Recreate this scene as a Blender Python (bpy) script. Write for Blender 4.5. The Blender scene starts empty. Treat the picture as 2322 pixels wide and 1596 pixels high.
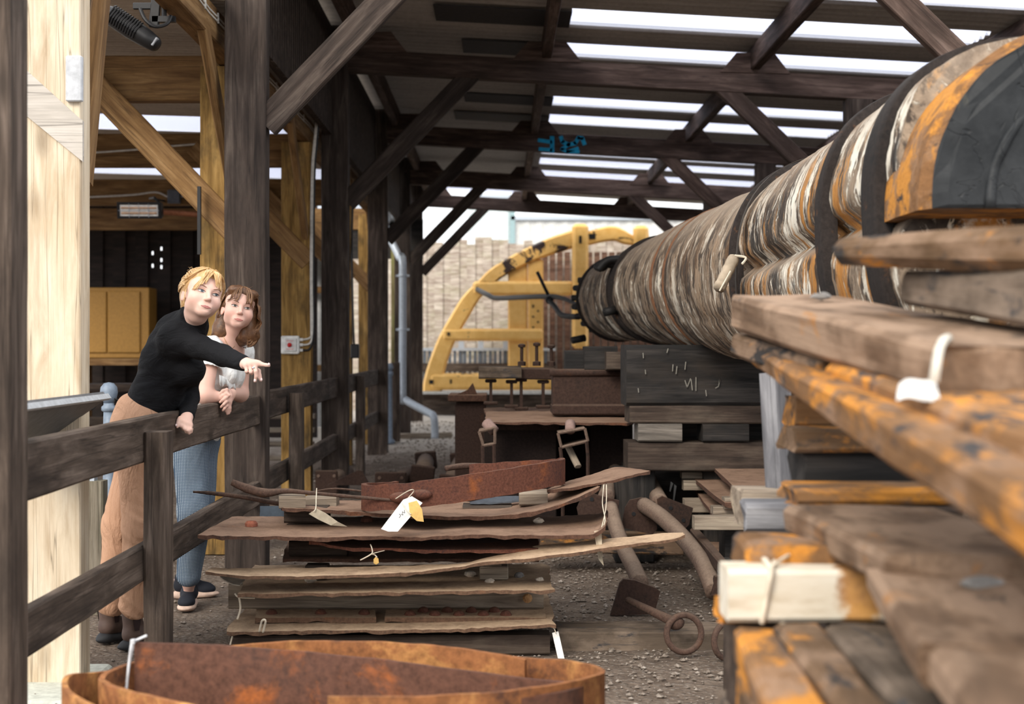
import bpy, bmesh, math, random
import numpy as np
from mathutils import Vector, Matrix, noise as mnoise
random.seed(7)
SC = bpy.context.scene
COL = SC.collection

# ---------------------------------------------------------------- camera, sky, sun, exposure
FPX, CX, CY, CAMZ = 3225.0, 1133.0, 785.0, 1.30      # focal length (px), principal pixel, eye height
cam_data = bpy.data.cameras.new('camera')
cam_data.sensor_width = 36.0
cam_data.lens = 36.0 * FPX / 2322.0
cam_data.shift_x = (1161.0 - CX) / 2322.0
cam_data.shift_y = (CY - 798.0) / 2322.0
cam_data.clip_start = 0.05
cam_data.clip_end = 300
cam_data.dof.use_dof = True
cam_data.dof.focus_distance = 6.5
cam_data.dof.aperture_fstop = 3.0
cam = bpy.data.objects.new('camera', cam_data)
COL.objects.link(cam)
cam.location = (0, 0, CAMZ)
cam.rotation_euler = (math.pi / 2, 0, 0)
SC.camera = cam

SC.cycles.max_bounces = 7; SC.cycles.diffuse_bounces = 4; SC.cycles.glossy_bounces = 2; SC.cycles.transmission_bounces = 2; SC.cycles.transparent_max_bounces = 6
SC.view_settings.view_transform = 'Standard'
SC.view_settings.look = 'None'
SC.view_settings.gamma = 1.0
SC.view_settings.exposure = 0.40
SC.view_settings.use_curve_mapping = False

world = bpy.data.worlds.new('overcast_sky')
SC.world = world
world.use_nodes = True
wn = world.node_tree.nodes; wl = world.node_tree.links
for n in list(wn): wn.remove(n)
w_out = wn.new('ShaderNodeOutputWorld'); w_bg = wn.new('ShaderNodeBackground')
w_tc = wn.new('ShaderNodeTexCoord'); w_sep = wn.new('ShaderNodeSeparateXYZ'); w_rmp = wn.new('ShaderNodeValToRGB')
wl.new(w_tc.outputs['Generated'], w_sep.inputs[0]); wl.new(w_sep.outputs['Z'], w_rmp.inputs[0])
w_rmp.color_ramp.elements[0].position = 0.0; w_rmp.color_ramp.elements[0].color = (0.955, 0.97, 1.0, 1)
w_rmp.color_ramp.elements[1].position = 0.9; w_rmp.color_ramp.elements[1].color = (0.98, 0.985, 1.0, 1)
wl.new(w_rmp.outputs[0], w_bg.inputs['Color']); w_bg.inputs['Strength'].default_value = 1.55
wl.new(w_bg.outputs[0], w_out.inputs['Surface'])

sun_data = bpy.data.lights.new('hazy_sun', 'SUN')
sun_data.energy = 2.3; sun_data.angle = math.radians(24); sun_data.color = (1.0, 0.91, 0.79)
sun = bpy.data.objects.new('hazy_sun', sun_data); COL.objects.link(sun)
SUN_DIR = Vector((0.50, 1.0, -0.72))                 # light travels away from behind and left of the viewer
sun.rotation_euler = SUN_DIR.to_track_quat('-Z', 'Y').to_euler()
sun.location = (-6, -8, 9)

# ---------------------------------------------------------------- helpers
def P(px, py, y):
    """world point seen at photo pixel (px, py) at depth y"""
    return Vector(((px - CX) * y / FPX, y, CAMZ + (CY - py) * y / FPX))
def PX(px, y): return (px - CX) * y / FPX
def PZ(py, y): return CAMZ + (CY - py) * y / FPX
def V(*a): return Vector(a)

def tag(o, label=None, cat=None, group=None, kind=None):
    if label: o['label'] = label
    if cat: o['category'] = cat
    if group: o['group'] = group
    if kind: o['kind'] = kind
    return o

def link(name, me, mat=None, parent=None, smooth=False):
    o = bpy.data.objects.new(name, me)
    COL.objects.link(o)
    if mat is not None: me.materials.append(mat)
    if smooth and len(me.polygons):
        me.polygons.foreach_set('use_smooth', [True] * len(me.polygons))
    if parent is not None: attach(o, parent)
    return o

def attach(o, parent):
    o.parent = parent
    o.matrix_parent_inverse = parent_world(parent).inverted()
def parent_world(p):
    m = p.matrix_basis.copy()
    if p.parent is not None:
        m = parent_world(p.parent) @ p.matrix_parent_inverse @ m
    return m

def thing(name, loc, label, cat, group=None):
    o = bpy.data.objects.new(name, None)
    o.empty_display_size = 0.1
    COL.objects.link(o)
    o.location = loc
    return tag(o, label, cat, group, 'thing')

class MB:
    """collects geometry, then becomes ONE mesh object"""
    def __init__(s): s.v = []; s.f = []
    def add(s, vs, fs):
        b = len(s.v); s.v.extend([tuple(v) for v in vs]); s.f.extend([[i + b for i in f] for f in fs]); return s
    def loft(s, rings, caps=True, closed=True, loop=False):
        n = len(rings[0]); vs = [p for r in rings for p in r]; fs = []
        m = len(rings)
        for i in range(m if loop else m - 1):
            a = i * n; c = ((i + 1) % m) * n
            for j in range(n if closed else n - 1):
                k = (j + 1) % n
                fs.append([a + j, a + k, c + k, c + j])
        if caps and closed and not loop:
            fs.append(list(range(n))[::-1]); fs.append([(m - 1) * n + j for j in range(n)])
        return s.add(vs, fs)
    def box(s, c, size, rot=None, ch=0.0):
        x, y, z = [q / 2 for q in size]
        c = Vector(c)
        if ch <= 0:
            vs = [Vector((sx * x, sy * y, sz * z)) for sz in (-1, 1) for sy in (-1, 1) for sx in (-1, 1)]
            fs = [[0, 2, 3, 1], [4, 5, 7, 6], [0, 1, 5, 4], [2, 6, 7, 3], [0, 4, 6, 2], [1, 3, 7, 5]]
        else:
            ch = min(ch, x * .9, y * .9, z * .9)
            r0 = [(-x + ch, -y), (x - ch, -y), (x, -y + ch), (x, y - ch), (x - ch, y), (-x + ch, y), (-x, y - ch), (-x, -y + ch)]
            def ring(k, zz):
                return [Vector((px * (1 - k * ch / x), py * (1 - k * ch / y), zz)) for px, py in r0]
            rr = [ring(1, -z), ring(0, -z + ch), ring(0, z - ch), ring(1, z)]
            vs = [p for r in rr for p in r]; fs = []
            for i in range(3):
                for j in range(8):
                    k = (j + 1) % 8; fs.append([i * 8 + j, i * 8 + k, i * 8 + 8 + k, i * 8 + 8 + j])
            fs.append(list(range(8))[::-1]); fs.append([24 + j for j in range(8)])
        if rot is not None: vs = [rot @ v for v in vs]
        return s.add([v + c for v in vs], fs)
    def prism(s, poly, vec):
        """poly: list of 3-D points (planar), extruded along vec"""
        n = len(poly); vec = Vector(vec)
        vs = [Vector(p) for p in poly] + [Vector(p) + vec for p in poly]
        fs = [list(range(n))[::-1], [n + i for i in range(n)]]
        for i in range(n):
            k = (i + 1) % n; fs.append([i, k, n + k, n + i])
        return s.add(vs, fs)
    def tube(s, pts, r, n=10, caps=True, squash=None):
        pts = [Vector(p) for p in pts]
        rr = r if hasattr(r, '__len__') else [r] * len(pts)
        rings = []; up = None
        for i, p in enumerate(pts):
            t = (pts[min(i + 1, len(pts) - 1)] - pts[max(i - 1, 0)])
            if t.length < 1e-9: t = Vector((0, 0, 1))
            t.normalize()
            if up is None:
                up = Vector((0, 0, 1)) if abs(t.z) < .9 else Vector((1, 0, 0))
            up = (up - t * up.dot(t)); up.normalize()
            b = t.cross(up)
            ring = []
            for j in range(n):
                a = 2 * math.pi * j / n
                ca, sa = math.cos(a), math.sin(a)
                if squash: sa *= squash
                ring.append(p + (up * sa + b * ca) * rr[i])
            rings.append(ring)
        return s.loft(rings, caps)
    def ball(s, c, r, n=12, m=8, sc=(1, 1, 1)):
        c = Vector(c); vs = []; fs = []
        for i in range(m + 1):
            th = math.pi * i / m
            for j in range(n):
                a = 2 * math.pi * j / n
                vs.append(c + Vector((r * sc[0] * math.sin(th) * math.cos(a), r * sc[1] * math.sin(th) * math.sin(a), r * sc[2] * math.cos(th))))
        for i in range(m):
            for j in range(n):
                k = (j + 1) % n
                fs.append([i * n + j, i * n + n + j, i * n + n + k, i * n + k])
        return s.add(vs, fs)
    def lathe(s, c, prof, n=16, rot=None):
        c = Vector(c); rings = []
        for r, z in prof:
            ring = [Vector((r * math.cos(2 * math.pi * j / n), r * math.sin(2 * math.pi * j / n), z)) for j in range(n)]
            if rot is not None: ring = [rot @ p for p in ring]
            rings.append([p + c for p in ring])
        return s.loft(rings)
    def mesh(s, name):
        me = bpy.data.meshes.new(name); me.from_pydata(s.v, [], s.f)
        me.validate()
        bm = bmesh.new(); bm.from_mesh(me)
        bmesh.ops.recalc_face_normals(bm, faces=bm.faces)
        bm.to_mesh(me); bm.free(); me.update()
        return me
    def build(s, name, mat, parent=None, smooth=False):
        return link(name, s.mesh(name), mat, parent, smooth)

def smooth_path(pts, k=6):
    pts = [Vector(p) for p in pts]
    out = []
    for i in range(len(pts) - 1):
        p0 = pts[max(i - 1, 0)]; p1 = pts[i]; p2 = pts[i + 1]; p3 = pts[min(i + 2, len(pts) - 1)]
        for j in range(k):
            t = j / k
            out.append(0.5 * ((2 * p1) + (p2 - p0) * t + (2 * p0 - 5 * p1 + 4 * p2 - p3) * t * t + (-p0 + 3 * p1 - 3 * p2 + p3) * t ** 3))
    out.append(pts[-1])
    return out

def nz(p, s=1.0):
    return mnoise.noise(Vector(p) * s)

def timber(name, p0, p1, w, h, mat, parent=None, up=(0, 0, 1), ch=0.008, rough=0.003, seg=None, bow=0.0, taper=1.0, ragged=0.0, freq=4.0):
    """a beam from p0 to p1; w across, h along 'up'; local X runs with the grain"""
    p0 = Vector(p0); p1 = Vector(p1); L = (p1 - p0).length
    X = (p1 - p0).normalized(); Z = Vector(up); Z = (Z - X * Z.dot(X)).normalized(); Y = Z.cross(X)
    M = Matrix(((X.x, Y.x, Z.x, p0.x), (X.y, Y.y, Z.y, p0.y), (X.z, Y.z, Z.z, p0.z), (0, 0, 0, 1)))
    seg = seg or max(2, min(40, int(L / 0.12)))
    seed = random.uniform(0, 90)
    rings = []
    # section: points around a rectangle with chamfered corners and two mid points per side
    def sect(w, h):
        a, b = w / 2, h / 2; c = min(ch, a * .6, b * .6)
        return [(-a + c, -b), (-a / 3, -b), (a / 3, -b), (a - c, -b), (a, -b + c), (a, -b / 3), (a, b / 3), (a, b - c),
                (a - c, b), (a / 3, b), (-a / 3, b), (-a + c, b), (-a, b - c), (-a, b / 3), (-a, -b / 3), (-a, -b + c)]
    for i in range(seg + 1):
        t = i / seg; x = L * t
        k = 1 + (taper - 1) * t
        z0 = bow * math.sin(math.pi * t)
        ring = []
        for (y, z) in sect(w * k, h * k):
            q = Vector((x * freq * .5 + seed, y * freq * 3 + seed * 2, z * freq * 3))
            d = mnoise.noise(q) * rough + mnoise.noise(q * 3.1) * rough * .5
            d2 = mnoise.noise(q + Vector((31, 17, 5))) * rough
            xx = x
            if ragged and i in (0, seg):
                xx += mnoise.noise(Vector((y * 24 + seed, z * 24, i * 3.3 + 7))) * ragged
            ring.append(Vector((xx, y + d * (1 if y > 0 else -1), z + z0 + d2 * (1 if z > 0 else -1))))
        rings.append(ring)
    mb = MB().loft(rings)
    o = mb.build(name, mat, None)
    o.matrix_world = M; o.matrix_basis = M
    if parent is not None: attach(o, parent)
    return o

def resample(pts, n):
    pts = [Vector(p) for p in pts]
    d = [0]
    for a, b in zip(pts, pts[1:]): d.append(d[-1] + (b - a).length)
    out = []
    for i in range(n):
        t = d[-1] * i / (n - 1); j = 0
        while j < len(d) - 2 and d[j + 1] < t: j += 1
        s = (t - d[j]) / max(1e-9, d[j + 1] - d[j])
        out.append(pts[j].lerp(pts[j + 1], s))
    return out

def sheet(name, front, back, th, mat, parent=None, n=48, m=8, jag=0.006, wave=0.003, smooth=False):
    """a plate lofted between a front and a back edge line, thickness th downward"""
    F = resample(smooth_path(front, 6), n); B = resample(smooth_path(back, 6), n)
    seed = random.uniform(0, 50)
    top = []; bot = []
    for j in range(m + 1):
        t = j / m
        for i in range(n):
            p = F[i].lerp(B[i], t)
            q = Vector((p.x * 9 + seed, p.y * 9, p.z * 3))
            p = p + Vector((0, 0, mnoise.noise(q) * wave))
            if jag and (j in (0, m) or i in (0, n - 1)):
                jj = mnoise.noise(Vector((p.x * 28 + seed, p.y * 28, 1))) * jag + mnoise.noise(Vector((p.x * 90, p.y * 90, seed))) * jag * .4
                if j in (0, m): p.y += jj
                if i in (0, n - 1): p.x += jj * 1.5
                p.z += jj * .3
            top.append(p); bot.append(p - Vector((0, 0, th * (1 + .5 * mnoise.noise(q * 2)))))
    N = n * (m + 1)
    fs = []
    for j in range(m):
        for i in range(n - 1):
            a = j * n + i
            fs.append([a, a + 1, a + n + 1, a + n]); fs.append([N + a, N + a + n, N + a + n + 1, N + a + 1])
    for i in range(n - 1):
        fs.append([i, N + i, N + i + 1, i + 1]); a = m * n + i; fs.append([a, a + 1, N + a + 1, N + a])
    for j in range(m):
        a = j * n; fs.append([a, a + n, N + a + n, N + a]); a += n - 1; fs.append([a, N + a, N + a + n, a + n])
    return MB().add(top + bot, fs).build(name, mat, parent, smooth)

def ribbon(name, pts, h, th, mat, parent=None, up=(0, 0, 1), k=8, smooth=True, jag=0.0):
    """a flat bar set on edge following a path through the top rim"""
    pts = smooth_path(pts, k); up = Vector(up); rings = []
    for i, p in enumerate(pts):
        t = pts[min(i + 1, len(pts) - 1)] - pts[max(i - 1, 0)]; t.z = 0; t.normalize()
        s = Vector((t.y, -t.x, 0)) * th / 2
        hh = h[0] + (h[1] - h[0]) * i / (len(pts) - 1) if isinstance(h, tuple) else h
        dz = Vector((0, 0, mnoise.noise(p * 14) * jag))
        rings.append([p + s + dz, p - s + dz, p - s - up * hh * .5, p - s - up * hh + dz, p + s - up * hh + dz, p + s - up * hh * .5])
    return MB().loft(rings).build(name, mat, parent, False)

def copy_tree(o, parent=None):
    c = o.copy(); COL.objects.link(c)
    if parent is not None: c.parent = parent
    for ch in o.children: copy_tree(ch, c)
    return c

# ---------------------------------------------------------------- materials
class NT:
    def __init__(s, name):
        s.m = bpy.data.materials.new(name); s.m.use_nodes = True
        s.t = s.m.node_tree; s.n = s.t.nodes; s.l = s.t.links
        for x in list(s.n): s.n.remove(x)
        s.out = s.n.new('ShaderNodeOutputMaterial'); s.b = s.n.new('ShaderNodeBsdfPrincipled')
        s.l.new(s.b.outputs[0], s.out.inputs['Surface'])
        s.tc = s.n.new('ShaderNodeTexCoord')
        s._rnd = None
    def put(s, inp, v):
        if isinstance(v, (int, float)): inp.default_value = v
        elif isinstance(v, (tuple, list)):
            inp.default_value = tuple(v) if len(v) == len(inp.default_value) else tuple(v) + (1,)
        else: s.l.new(v, inp)
    def coord(s, scale=(1, 1, 1), rnd=False, kind='Object', loc=(0, 0, 0)):
        mp = s.n.new('ShaderNodeMapping'); mp.inputs['Scale'].default_value = scale; mp.inputs['Location'].default_value = loc
        src = s.tc.outputs[kind]
        if rnd:
            oi = s.n.new('ShaderNodeObjectInfo'); ml = s.n.new('ShaderNodeMath'); ml.operation = 'MULTIPLY'; ml.inputs[1].default_value = 61.7
            s.l.new(oi.outputs['Random'], ml.inputs[0])
            ad = s.n.new('ShaderNodeVectorMath'); ad.operation = 'ADD'
            s.l.new(src, ad.inputs[0]); s.l.new(ml.outputs[0], ad.inputs[1]); src = ad.outputs[0]
        s.l.new(src, mp.inputs['Vector']); return mp.outputs[0]
    def rnd(s):
        oi = s.n.new('ShaderNodeObjectInfo'); return oi.outputs['Random']
    def noise(s, vec, scale=5, detail=5, rough=.55, dist=0.0):
        x = s.n.new('ShaderNodeTexNoise'); s.l.new(vec, x.inputs['Vector'])
        x.inputs['Scale'].default_value = scale; x.inputs['Detail'].default_value = detail
        x.inputs['Roughness'].default_value = rough; x.inputs['Distortion'].default_value = dist
        return x.outputs['Fac']
    def wave(s, vec, scale=5, dist=2, detail=3, dirn='Y'):
        x = s.n.new('ShaderNodeTexWave'); s.l.new(vec, x.inputs['Vector']); x.bands_direction = dirn
        x.inputs['Scale'].default_value = scale; x.inputs['Distortion'].default_value = dist; x.inputs['Detail'].default_value = detail
        return x.outputs['Fac']
    def voro(s, vec, scale=5, feat='F1'):
        x = s.n.new('ShaderNodeTexVoronoi'); s.l.new(vec, x.inputs['Vector']); x.inputs['Scale'].default_value = scale; x.feature = feat
        return x.outputs['Distance']
    def ramp(s, fac, stops):
        x = s.n.new('ShaderNodeValToRGB'); s.l.new(fac, x.inputs[0]); e = x.color_ramp.elements
        while len(e) < len(stops): e.new(0.5)
        for q, (p, c) in zip(e, stops):
            q.position = p
            q.color = (c, c, c, 1) if isinstance(c, (int, float)) else tuple(c) + (1,)
        return x.outputs[0]
    def step(s, fac, lo, hi): return s.ramp(fac, [(lo, 0.0), (hi, 1.0)])
    def mix(s, fac, a, b, mode='MIX'):
        x = s.n.new('ShaderNodeMix'); x.data_type = 'RGBA'; x.blend_type = mode
        s.put(x.inputs[0], fac); s.put(x.inputs[6], a); s.put(x.inputs[7], b)
        return x.outputs[2]
    def math(s, op, a, b=0.0):
        x = s.n.new('ShaderNodeMath'); x.operation = op; s.put(x.inputs[0], a); s.put(x.inputs[1], b); return x.outputs[0]
    def vary(s, col, amt=.2):
        """each object its own shade"""
        r = s.ramp(s.rnd(), [(0, 1 - amt), (1, 1 + amt)])
        return s.mix(1.0, col, r, 'MULTIPLY')
    def axis(s, k, kind='Object'):
        x = s.n.new('ShaderNodeSeparateXYZ'); s.l.new(s.tc.outputs[kind], x.inputs[0]); return x.outputs[k]
    def normal_z(s):
        g = s.n.new('ShaderNodeNewGeometry'); x = s.n.new('ShaderNodeSeparateXYZ'); s.l.new(g.outputs['Normal'], x.inputs[0]); return x.outputs[2]
    def bump(s, h, strength=.3, dist=.01):
        x = s.n.new('ShaderNodeBump'); s.l.new(h, x.inputs['Height']); x.inputs['Strength'].default_value = strength; x.inputs['Distance'].default_value = dist
        s.l.new(x.outputs[0], s.b.inputs['Normal'])
    def fin(s, col, rough=.8, metal=0.0, spec=.3):
        s.put(s.b.inputs['Base Color'], col); s.put(s.b.inputs['Roughness'], rough); s.put(s.b.inputs['Metallic'], metal)
        s.b.inputs['Specular IOR Level'].default_value = spec
        return s.m

def plain(name, c, rough=.6, metal=0.0, spec=.3, speck=.15):
    n = NT(name); f = n.noise(n.coord(), 30, 4)
    col = n.mix(n.step(f, .35, .65), tuple(q * (1 - speck) for q in c), tuple(min(1, q * (1 + speck)) for q in c))
    return n.fin(col, rough, metal, spec)

def wood(name, dark, mid, light, stretch=9.0, rough=.8, knots=True, vary=.15, stain=None, stain_amt=.55, bump=.35, crack=True):
    n = NT(name)
    v = n.coord((1.0, stretch, stretch), rnd=True)
    g = n.noise(v, 2.2, 8, .62, .6)
    fine = n.noise(n.coord((2.0, 60, 60), rnd=True), 2.0, 3, .6)
    col = n.ramp(g, [(.30, dark), (.5, mid), (.70, light)])
    col = n.mix(n.math('MULTIPLY', n.step(fine, .45, .7), .35), col, dark)
    h = n.math('ADD', n.math('MULTIPLY', g, .5), n.math('MULTIPLY', fine, .5))
    if knots:
        k = n.voro(n.coord((1.0, 2.2, 2.2), rnd=True), 1.9)
        km = n.ramp(k, [(.05, 1.0), (.16, 0.0)])
        col = n.mix(n.math('MULTIPLY', km, .55), col, tuple(q * .45 for q in dark))
    if crack:
        c = n.noise(n.coord((.35, 16, 16), rnd=True), 1.6, 2, .5, .2)
        cm = n.ramp(c, [(.485, 0.0), (.5, 1.0), (.515, 0.0)])
        col = n.mix(n.math('MULTIPLY', cm, .6), col, tuple(q * .25 for q in dark))
    if stain is not None:
        sm = n.noise(n.coord((.9, 1.8, 1.8), rnd=True), 2.6, 6, .65)
        col = n.mix(n.math('MULTIPLY', n.step(sm, .48, .68), stain_amt), col, stain)
    n.bump(h, bump, .006)
    return n.fin(n.vary(col, vary), rough, 0, .25)

def old_wood(name, base, dusty, orange, tar, o_lo=.5, t_lo=.56, d_lo=.45, vary=.12):
    """weathered ship timber: brown, with bright orange and black patches and dust"""
    n = NT(name)
    g = n.noise(n.coord((1.2, 9, 9), rnd=True), 2.4, 8, .65, .5)
    fine = n.noise(n.coord((3, 40, 40), rnd=True), 2, 4, .6)
    col = n.ramp(g, [(.3, tuple(q * .55 for q in base)), (.6, base), (.75, tuple(q * 1.4 for q in base))])
    ds = n.noise(n.coord((2, 3, 3), rnd=True), 2.0, 7, .6)
    col = n.mix(n.math('MULTIPLY', n.step(ds, d_lo, d_lo + .14), .85), col, dusty)
    og = n.noise(n.coord((1.6, 3.2, 3.2), rnd=True, loc=(4, 2, 9)), 2.6, 8, .66, .4)
    ocol = n.ramp(fine, [(.3, tuple(q * .65 for q in orange)), (.7, orange)])
    col = n.mix(n.step(og, o_lo, o_lo + .08), col, ocol)
    tr = n.noise(n.coord((1.4, 4.4, 4.4), rnd=True, loc=(14, 7, 3)), 2.8, 8, .68, .5)
    col = n.mix(n.step(tr, t_lo, t_lo + .07), col, tar)
    tone = n.noise(n.coord((.6, .6, .6), rnd=True), 3.0, 2)
    col = n.mix(n.math('MULTIPLY', n.step(fine, .55, .75), .3), col, tuple(q * .4 for q in base))
    n.bump(n.math('ADD', g, n.math('MULTIPLY', fine, .6)), .5, .008)
    return n.fin(n.vary(col, vary), .85, 0, .2)

def rust(name, base, bright, dark, lo=.52, scale=6, dust=None, dust_amt=.8, fine_scale=60, bump=.4, rough=.85):
    n = NT(name)
    v = n.coord(rnd=False)
    a = n.noise(v, scale, 8, .66, .3); b = n.noise(v, fine_scale, 5, .7); c = n.noise(n.coord(loc=(5, 3, 8)), scale * .45, 6, .6)
    col = n.ramp(b, [(.32, tuple(q * .6 for q in base)), (.5, base), (.68, tuple(q * 1.35 for q in base))])
    col = n.mix(n.step(a, lo, lo + .14), col, n.mix(n.step(b, .35, .6), tuple(q * .7 for q in bright), bright))
    col = n.mix(n.step(c, .54, .66), col, n.mix(n.step(b, .4, .6), dark, base))
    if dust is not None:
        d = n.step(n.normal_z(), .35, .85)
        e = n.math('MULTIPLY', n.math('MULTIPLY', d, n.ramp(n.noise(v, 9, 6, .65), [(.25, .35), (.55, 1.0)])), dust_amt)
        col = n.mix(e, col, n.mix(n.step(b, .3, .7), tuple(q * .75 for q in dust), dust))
    n.bump(n.math('ADD', a, b), bump, .004)
    return n.fin(col, rough, 0, .25)
# ---------------------------------------------------------------- shared materials
M_dark = wood('dark_stained_timber', (.019, .013, .010), (.050, .036, .029), (.105, .082, .067), stain=(.014, .010, .009), stain_amt=.5, bump=.3, vary=.16)
M_beam = wood('red_brown_timber', (.032, .019, .014), (.083, .054, .043), (.165, .116, .096), stain=(.024, .017, .013), stain_amt=.55, vary=.22)
M_rail = wood('grey_brown_fence_timber', (.030, .021, .016), (.082, .060, .046), (.17, .13, .105), stain=(.026, .019, .015), stain_amt=.75, vary=.12)
M_pale = wood('pale_fresh_timber', (.44, .34, .23), (.64, .545, .41), (.74, .66, .53), stretch=7, stain=(.52, .37, .21), stain_amt=.35, vary=.04, bump=.2)
M_gold = wood('golden_treated_timber', (.10, .055, .014), (.25, .145, .042), (.40, .25, .085), stain=(.040, .029, .014), stain_amt=.8, vary=.14)
M_goldbeam = wood('golden_brown_beam_timber', (.09, .045, .016), (.20, .112, .043), (.31, .19, .085), vary=.12, stain=(.10, .05, .02), stain_amt=.5)
M_spacer = wood('grey_sawn_softwood', (.13, .10, .075), (.26, .21, .16), (.40, .34, .26), vary=.22, knots=False)
M_palegrey = wood('pale_grey_brace', (.36, .33, .29), (.52, .48, .43), (.62, .58, .53), vary=.0, stretch=7, bump=.2)
M_greyplank = wood('silver_grey_weathered_plank', (.060, .060, .066), (.165, .165, .178), (.33, .33, .345), stretch=6, vary=.05, stain=(.05, .05, .055), stain_amt=.6)
M_black = wood('black_tarred_timber', (.008, .008, .008), (.022, .020, .019), (.050, .044, .040), stain=(.035, .026, .019), stain_amt=.6, vary=.15)
M_browndark = wood('dark_dusty_timber', (.02, .013, .010), (.052, .036, .027), (.11, .08, .06), stain=(.16, .13, .10), stain_amt=.35, vary=.2)
M_old = old_wood('orange_stained_ship_timber', (.13, .078, .042), (.25, .165, .11), (.56, .235, .045), (.035, .032, .031), o_lo=.545, t_lo=.545)
M_oldtop = old_wood('dusty_ship_timber', (.16, .10, .062), (.30, .205, .140), (.42, .19, .055), (.055, .045, .038), o_lo=.60, t_lo=.62, d_lo=.40)
M_oldbright = old_wood('bright_orange_ship_timber', (.22, .115, .05), (.31, .195, .125), (.62, .26, .045), (.045, .042, .042), o_lo=.49, t_lo=.56, d_lo=.50)
M_oldgrey = old_wood('grey_brown_ship_timber', (.10, .075, .055), (.19, .145, .11), (.30, .14, .05), (.045, .042, .042), o_lo=.66, t_lo=.56, d_lo=.45)
def cream_mat():
    n = NT('cream_painted_timber'); f = n.noise(n.coord((2, 12, 12)), 2.4, 8, .65); g = n.noise(n.coord((9, 9, 9)), 2.0, 7, .65)
    col = n.ramp(f, [(.3, (.46, .38, .27)), (.45, (.64, .58, .47)), (.7, (.74, .71, .62))])
    d = n.math('ABSOLUTE', n.math('SUBTRACT', n.axis(0), .245)); m = n.ramp(n.math('ADD', d, n.math('MULTIPLY', n.math('SUBTRACT', g, .5), .09)), [(.028, 1.0), (.045, 0.0)])
    m = n.math('MULTIPLY', m, n.ramp(n.axis(2), [(.49, 1.0), (.53, .0)]) if False else 1.0)
    col = n.mix(n.math('MULTIPLY', m, .9), col, n.mix(n.step(g, .35, .6), (.26, .10, .02), (.55, .26, .05)))
    n.bump(f, .3, .006); return n.fin(col, .8, 0, .25)
M_whitewood = cream_mat()
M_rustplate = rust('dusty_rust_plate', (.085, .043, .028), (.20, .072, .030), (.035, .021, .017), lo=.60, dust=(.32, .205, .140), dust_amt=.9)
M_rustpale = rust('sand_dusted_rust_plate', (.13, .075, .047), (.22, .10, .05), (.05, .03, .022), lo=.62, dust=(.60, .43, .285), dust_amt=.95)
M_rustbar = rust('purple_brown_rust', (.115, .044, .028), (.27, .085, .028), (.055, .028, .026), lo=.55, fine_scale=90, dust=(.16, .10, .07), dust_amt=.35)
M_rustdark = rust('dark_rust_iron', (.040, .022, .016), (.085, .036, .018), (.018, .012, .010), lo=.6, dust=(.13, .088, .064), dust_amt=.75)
M_rustorange = rust('bright_orange_rust', (.26, .105, .040), (.60, .30, .10), (.10, .045, .028), lo=.50, scale=5, fine_scale=30, bump=.3)
M_rustpatch = rust('patchy_rust_sheet', (.115, .052, .034), (.42, .125, .030), (.062, .040, .034), lo=.545, scale=4.5, fine_scale=45, bump=.2, rough=.6)
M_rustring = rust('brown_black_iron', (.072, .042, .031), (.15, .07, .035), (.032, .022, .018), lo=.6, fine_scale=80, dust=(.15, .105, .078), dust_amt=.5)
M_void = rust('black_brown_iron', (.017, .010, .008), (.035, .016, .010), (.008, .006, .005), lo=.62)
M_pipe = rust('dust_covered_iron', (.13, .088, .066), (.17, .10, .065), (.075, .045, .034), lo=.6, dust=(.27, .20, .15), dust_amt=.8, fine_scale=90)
M_galv = plain('galvanised_metal', (.42, .47, .53), .45, .35, .5, .08)
M_blackmetal = plain('black_metal', (.012, .012, .013), .45, .2, .4)
M_iron = plain('black_iron', (.02, .019, .019), .6, .3, .3)
M_bluegrey = plain('blue_grey_paint', (.17, .215, .275), .5, 0, .4)
M_string = plain('pale_string', (.62, .55, .44), .9)
M_tagwhite = plain('white_label_card', (.72, .71, .68), .7)
M_tagbeige = plain('beige_label_card', (.42, .36, .27), .8)
M_tagyellow = plain('yellowed_label_card', (.62, .40, .13), .8)
M_stone = plain('pale_stone', (.60, .52, .42), .9, 0, .2, .3)
M_stonegrey = plain('grey_stone', (.22, .21, .20), .9, 0, .2, .3)
M_white = plain('white_plastic', (.68, .68, .66), .45)
M_red = plain('red_plastic', (.50, .015, .015), .35)
M_cable = plain('white_cable', (.55, .53, .49), .6)
M_blue = plain('blue_spray_paint', (.010, .34, .58), .7)
M_chalk = plain('chalk_mark', (.20, .19, .165), .9)
M_ink = plain('dark_ink', (.05, .05, .05), .8)
M_copper = plain('copper_pipe', (.36, .15, .08), .4, .7)

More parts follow.
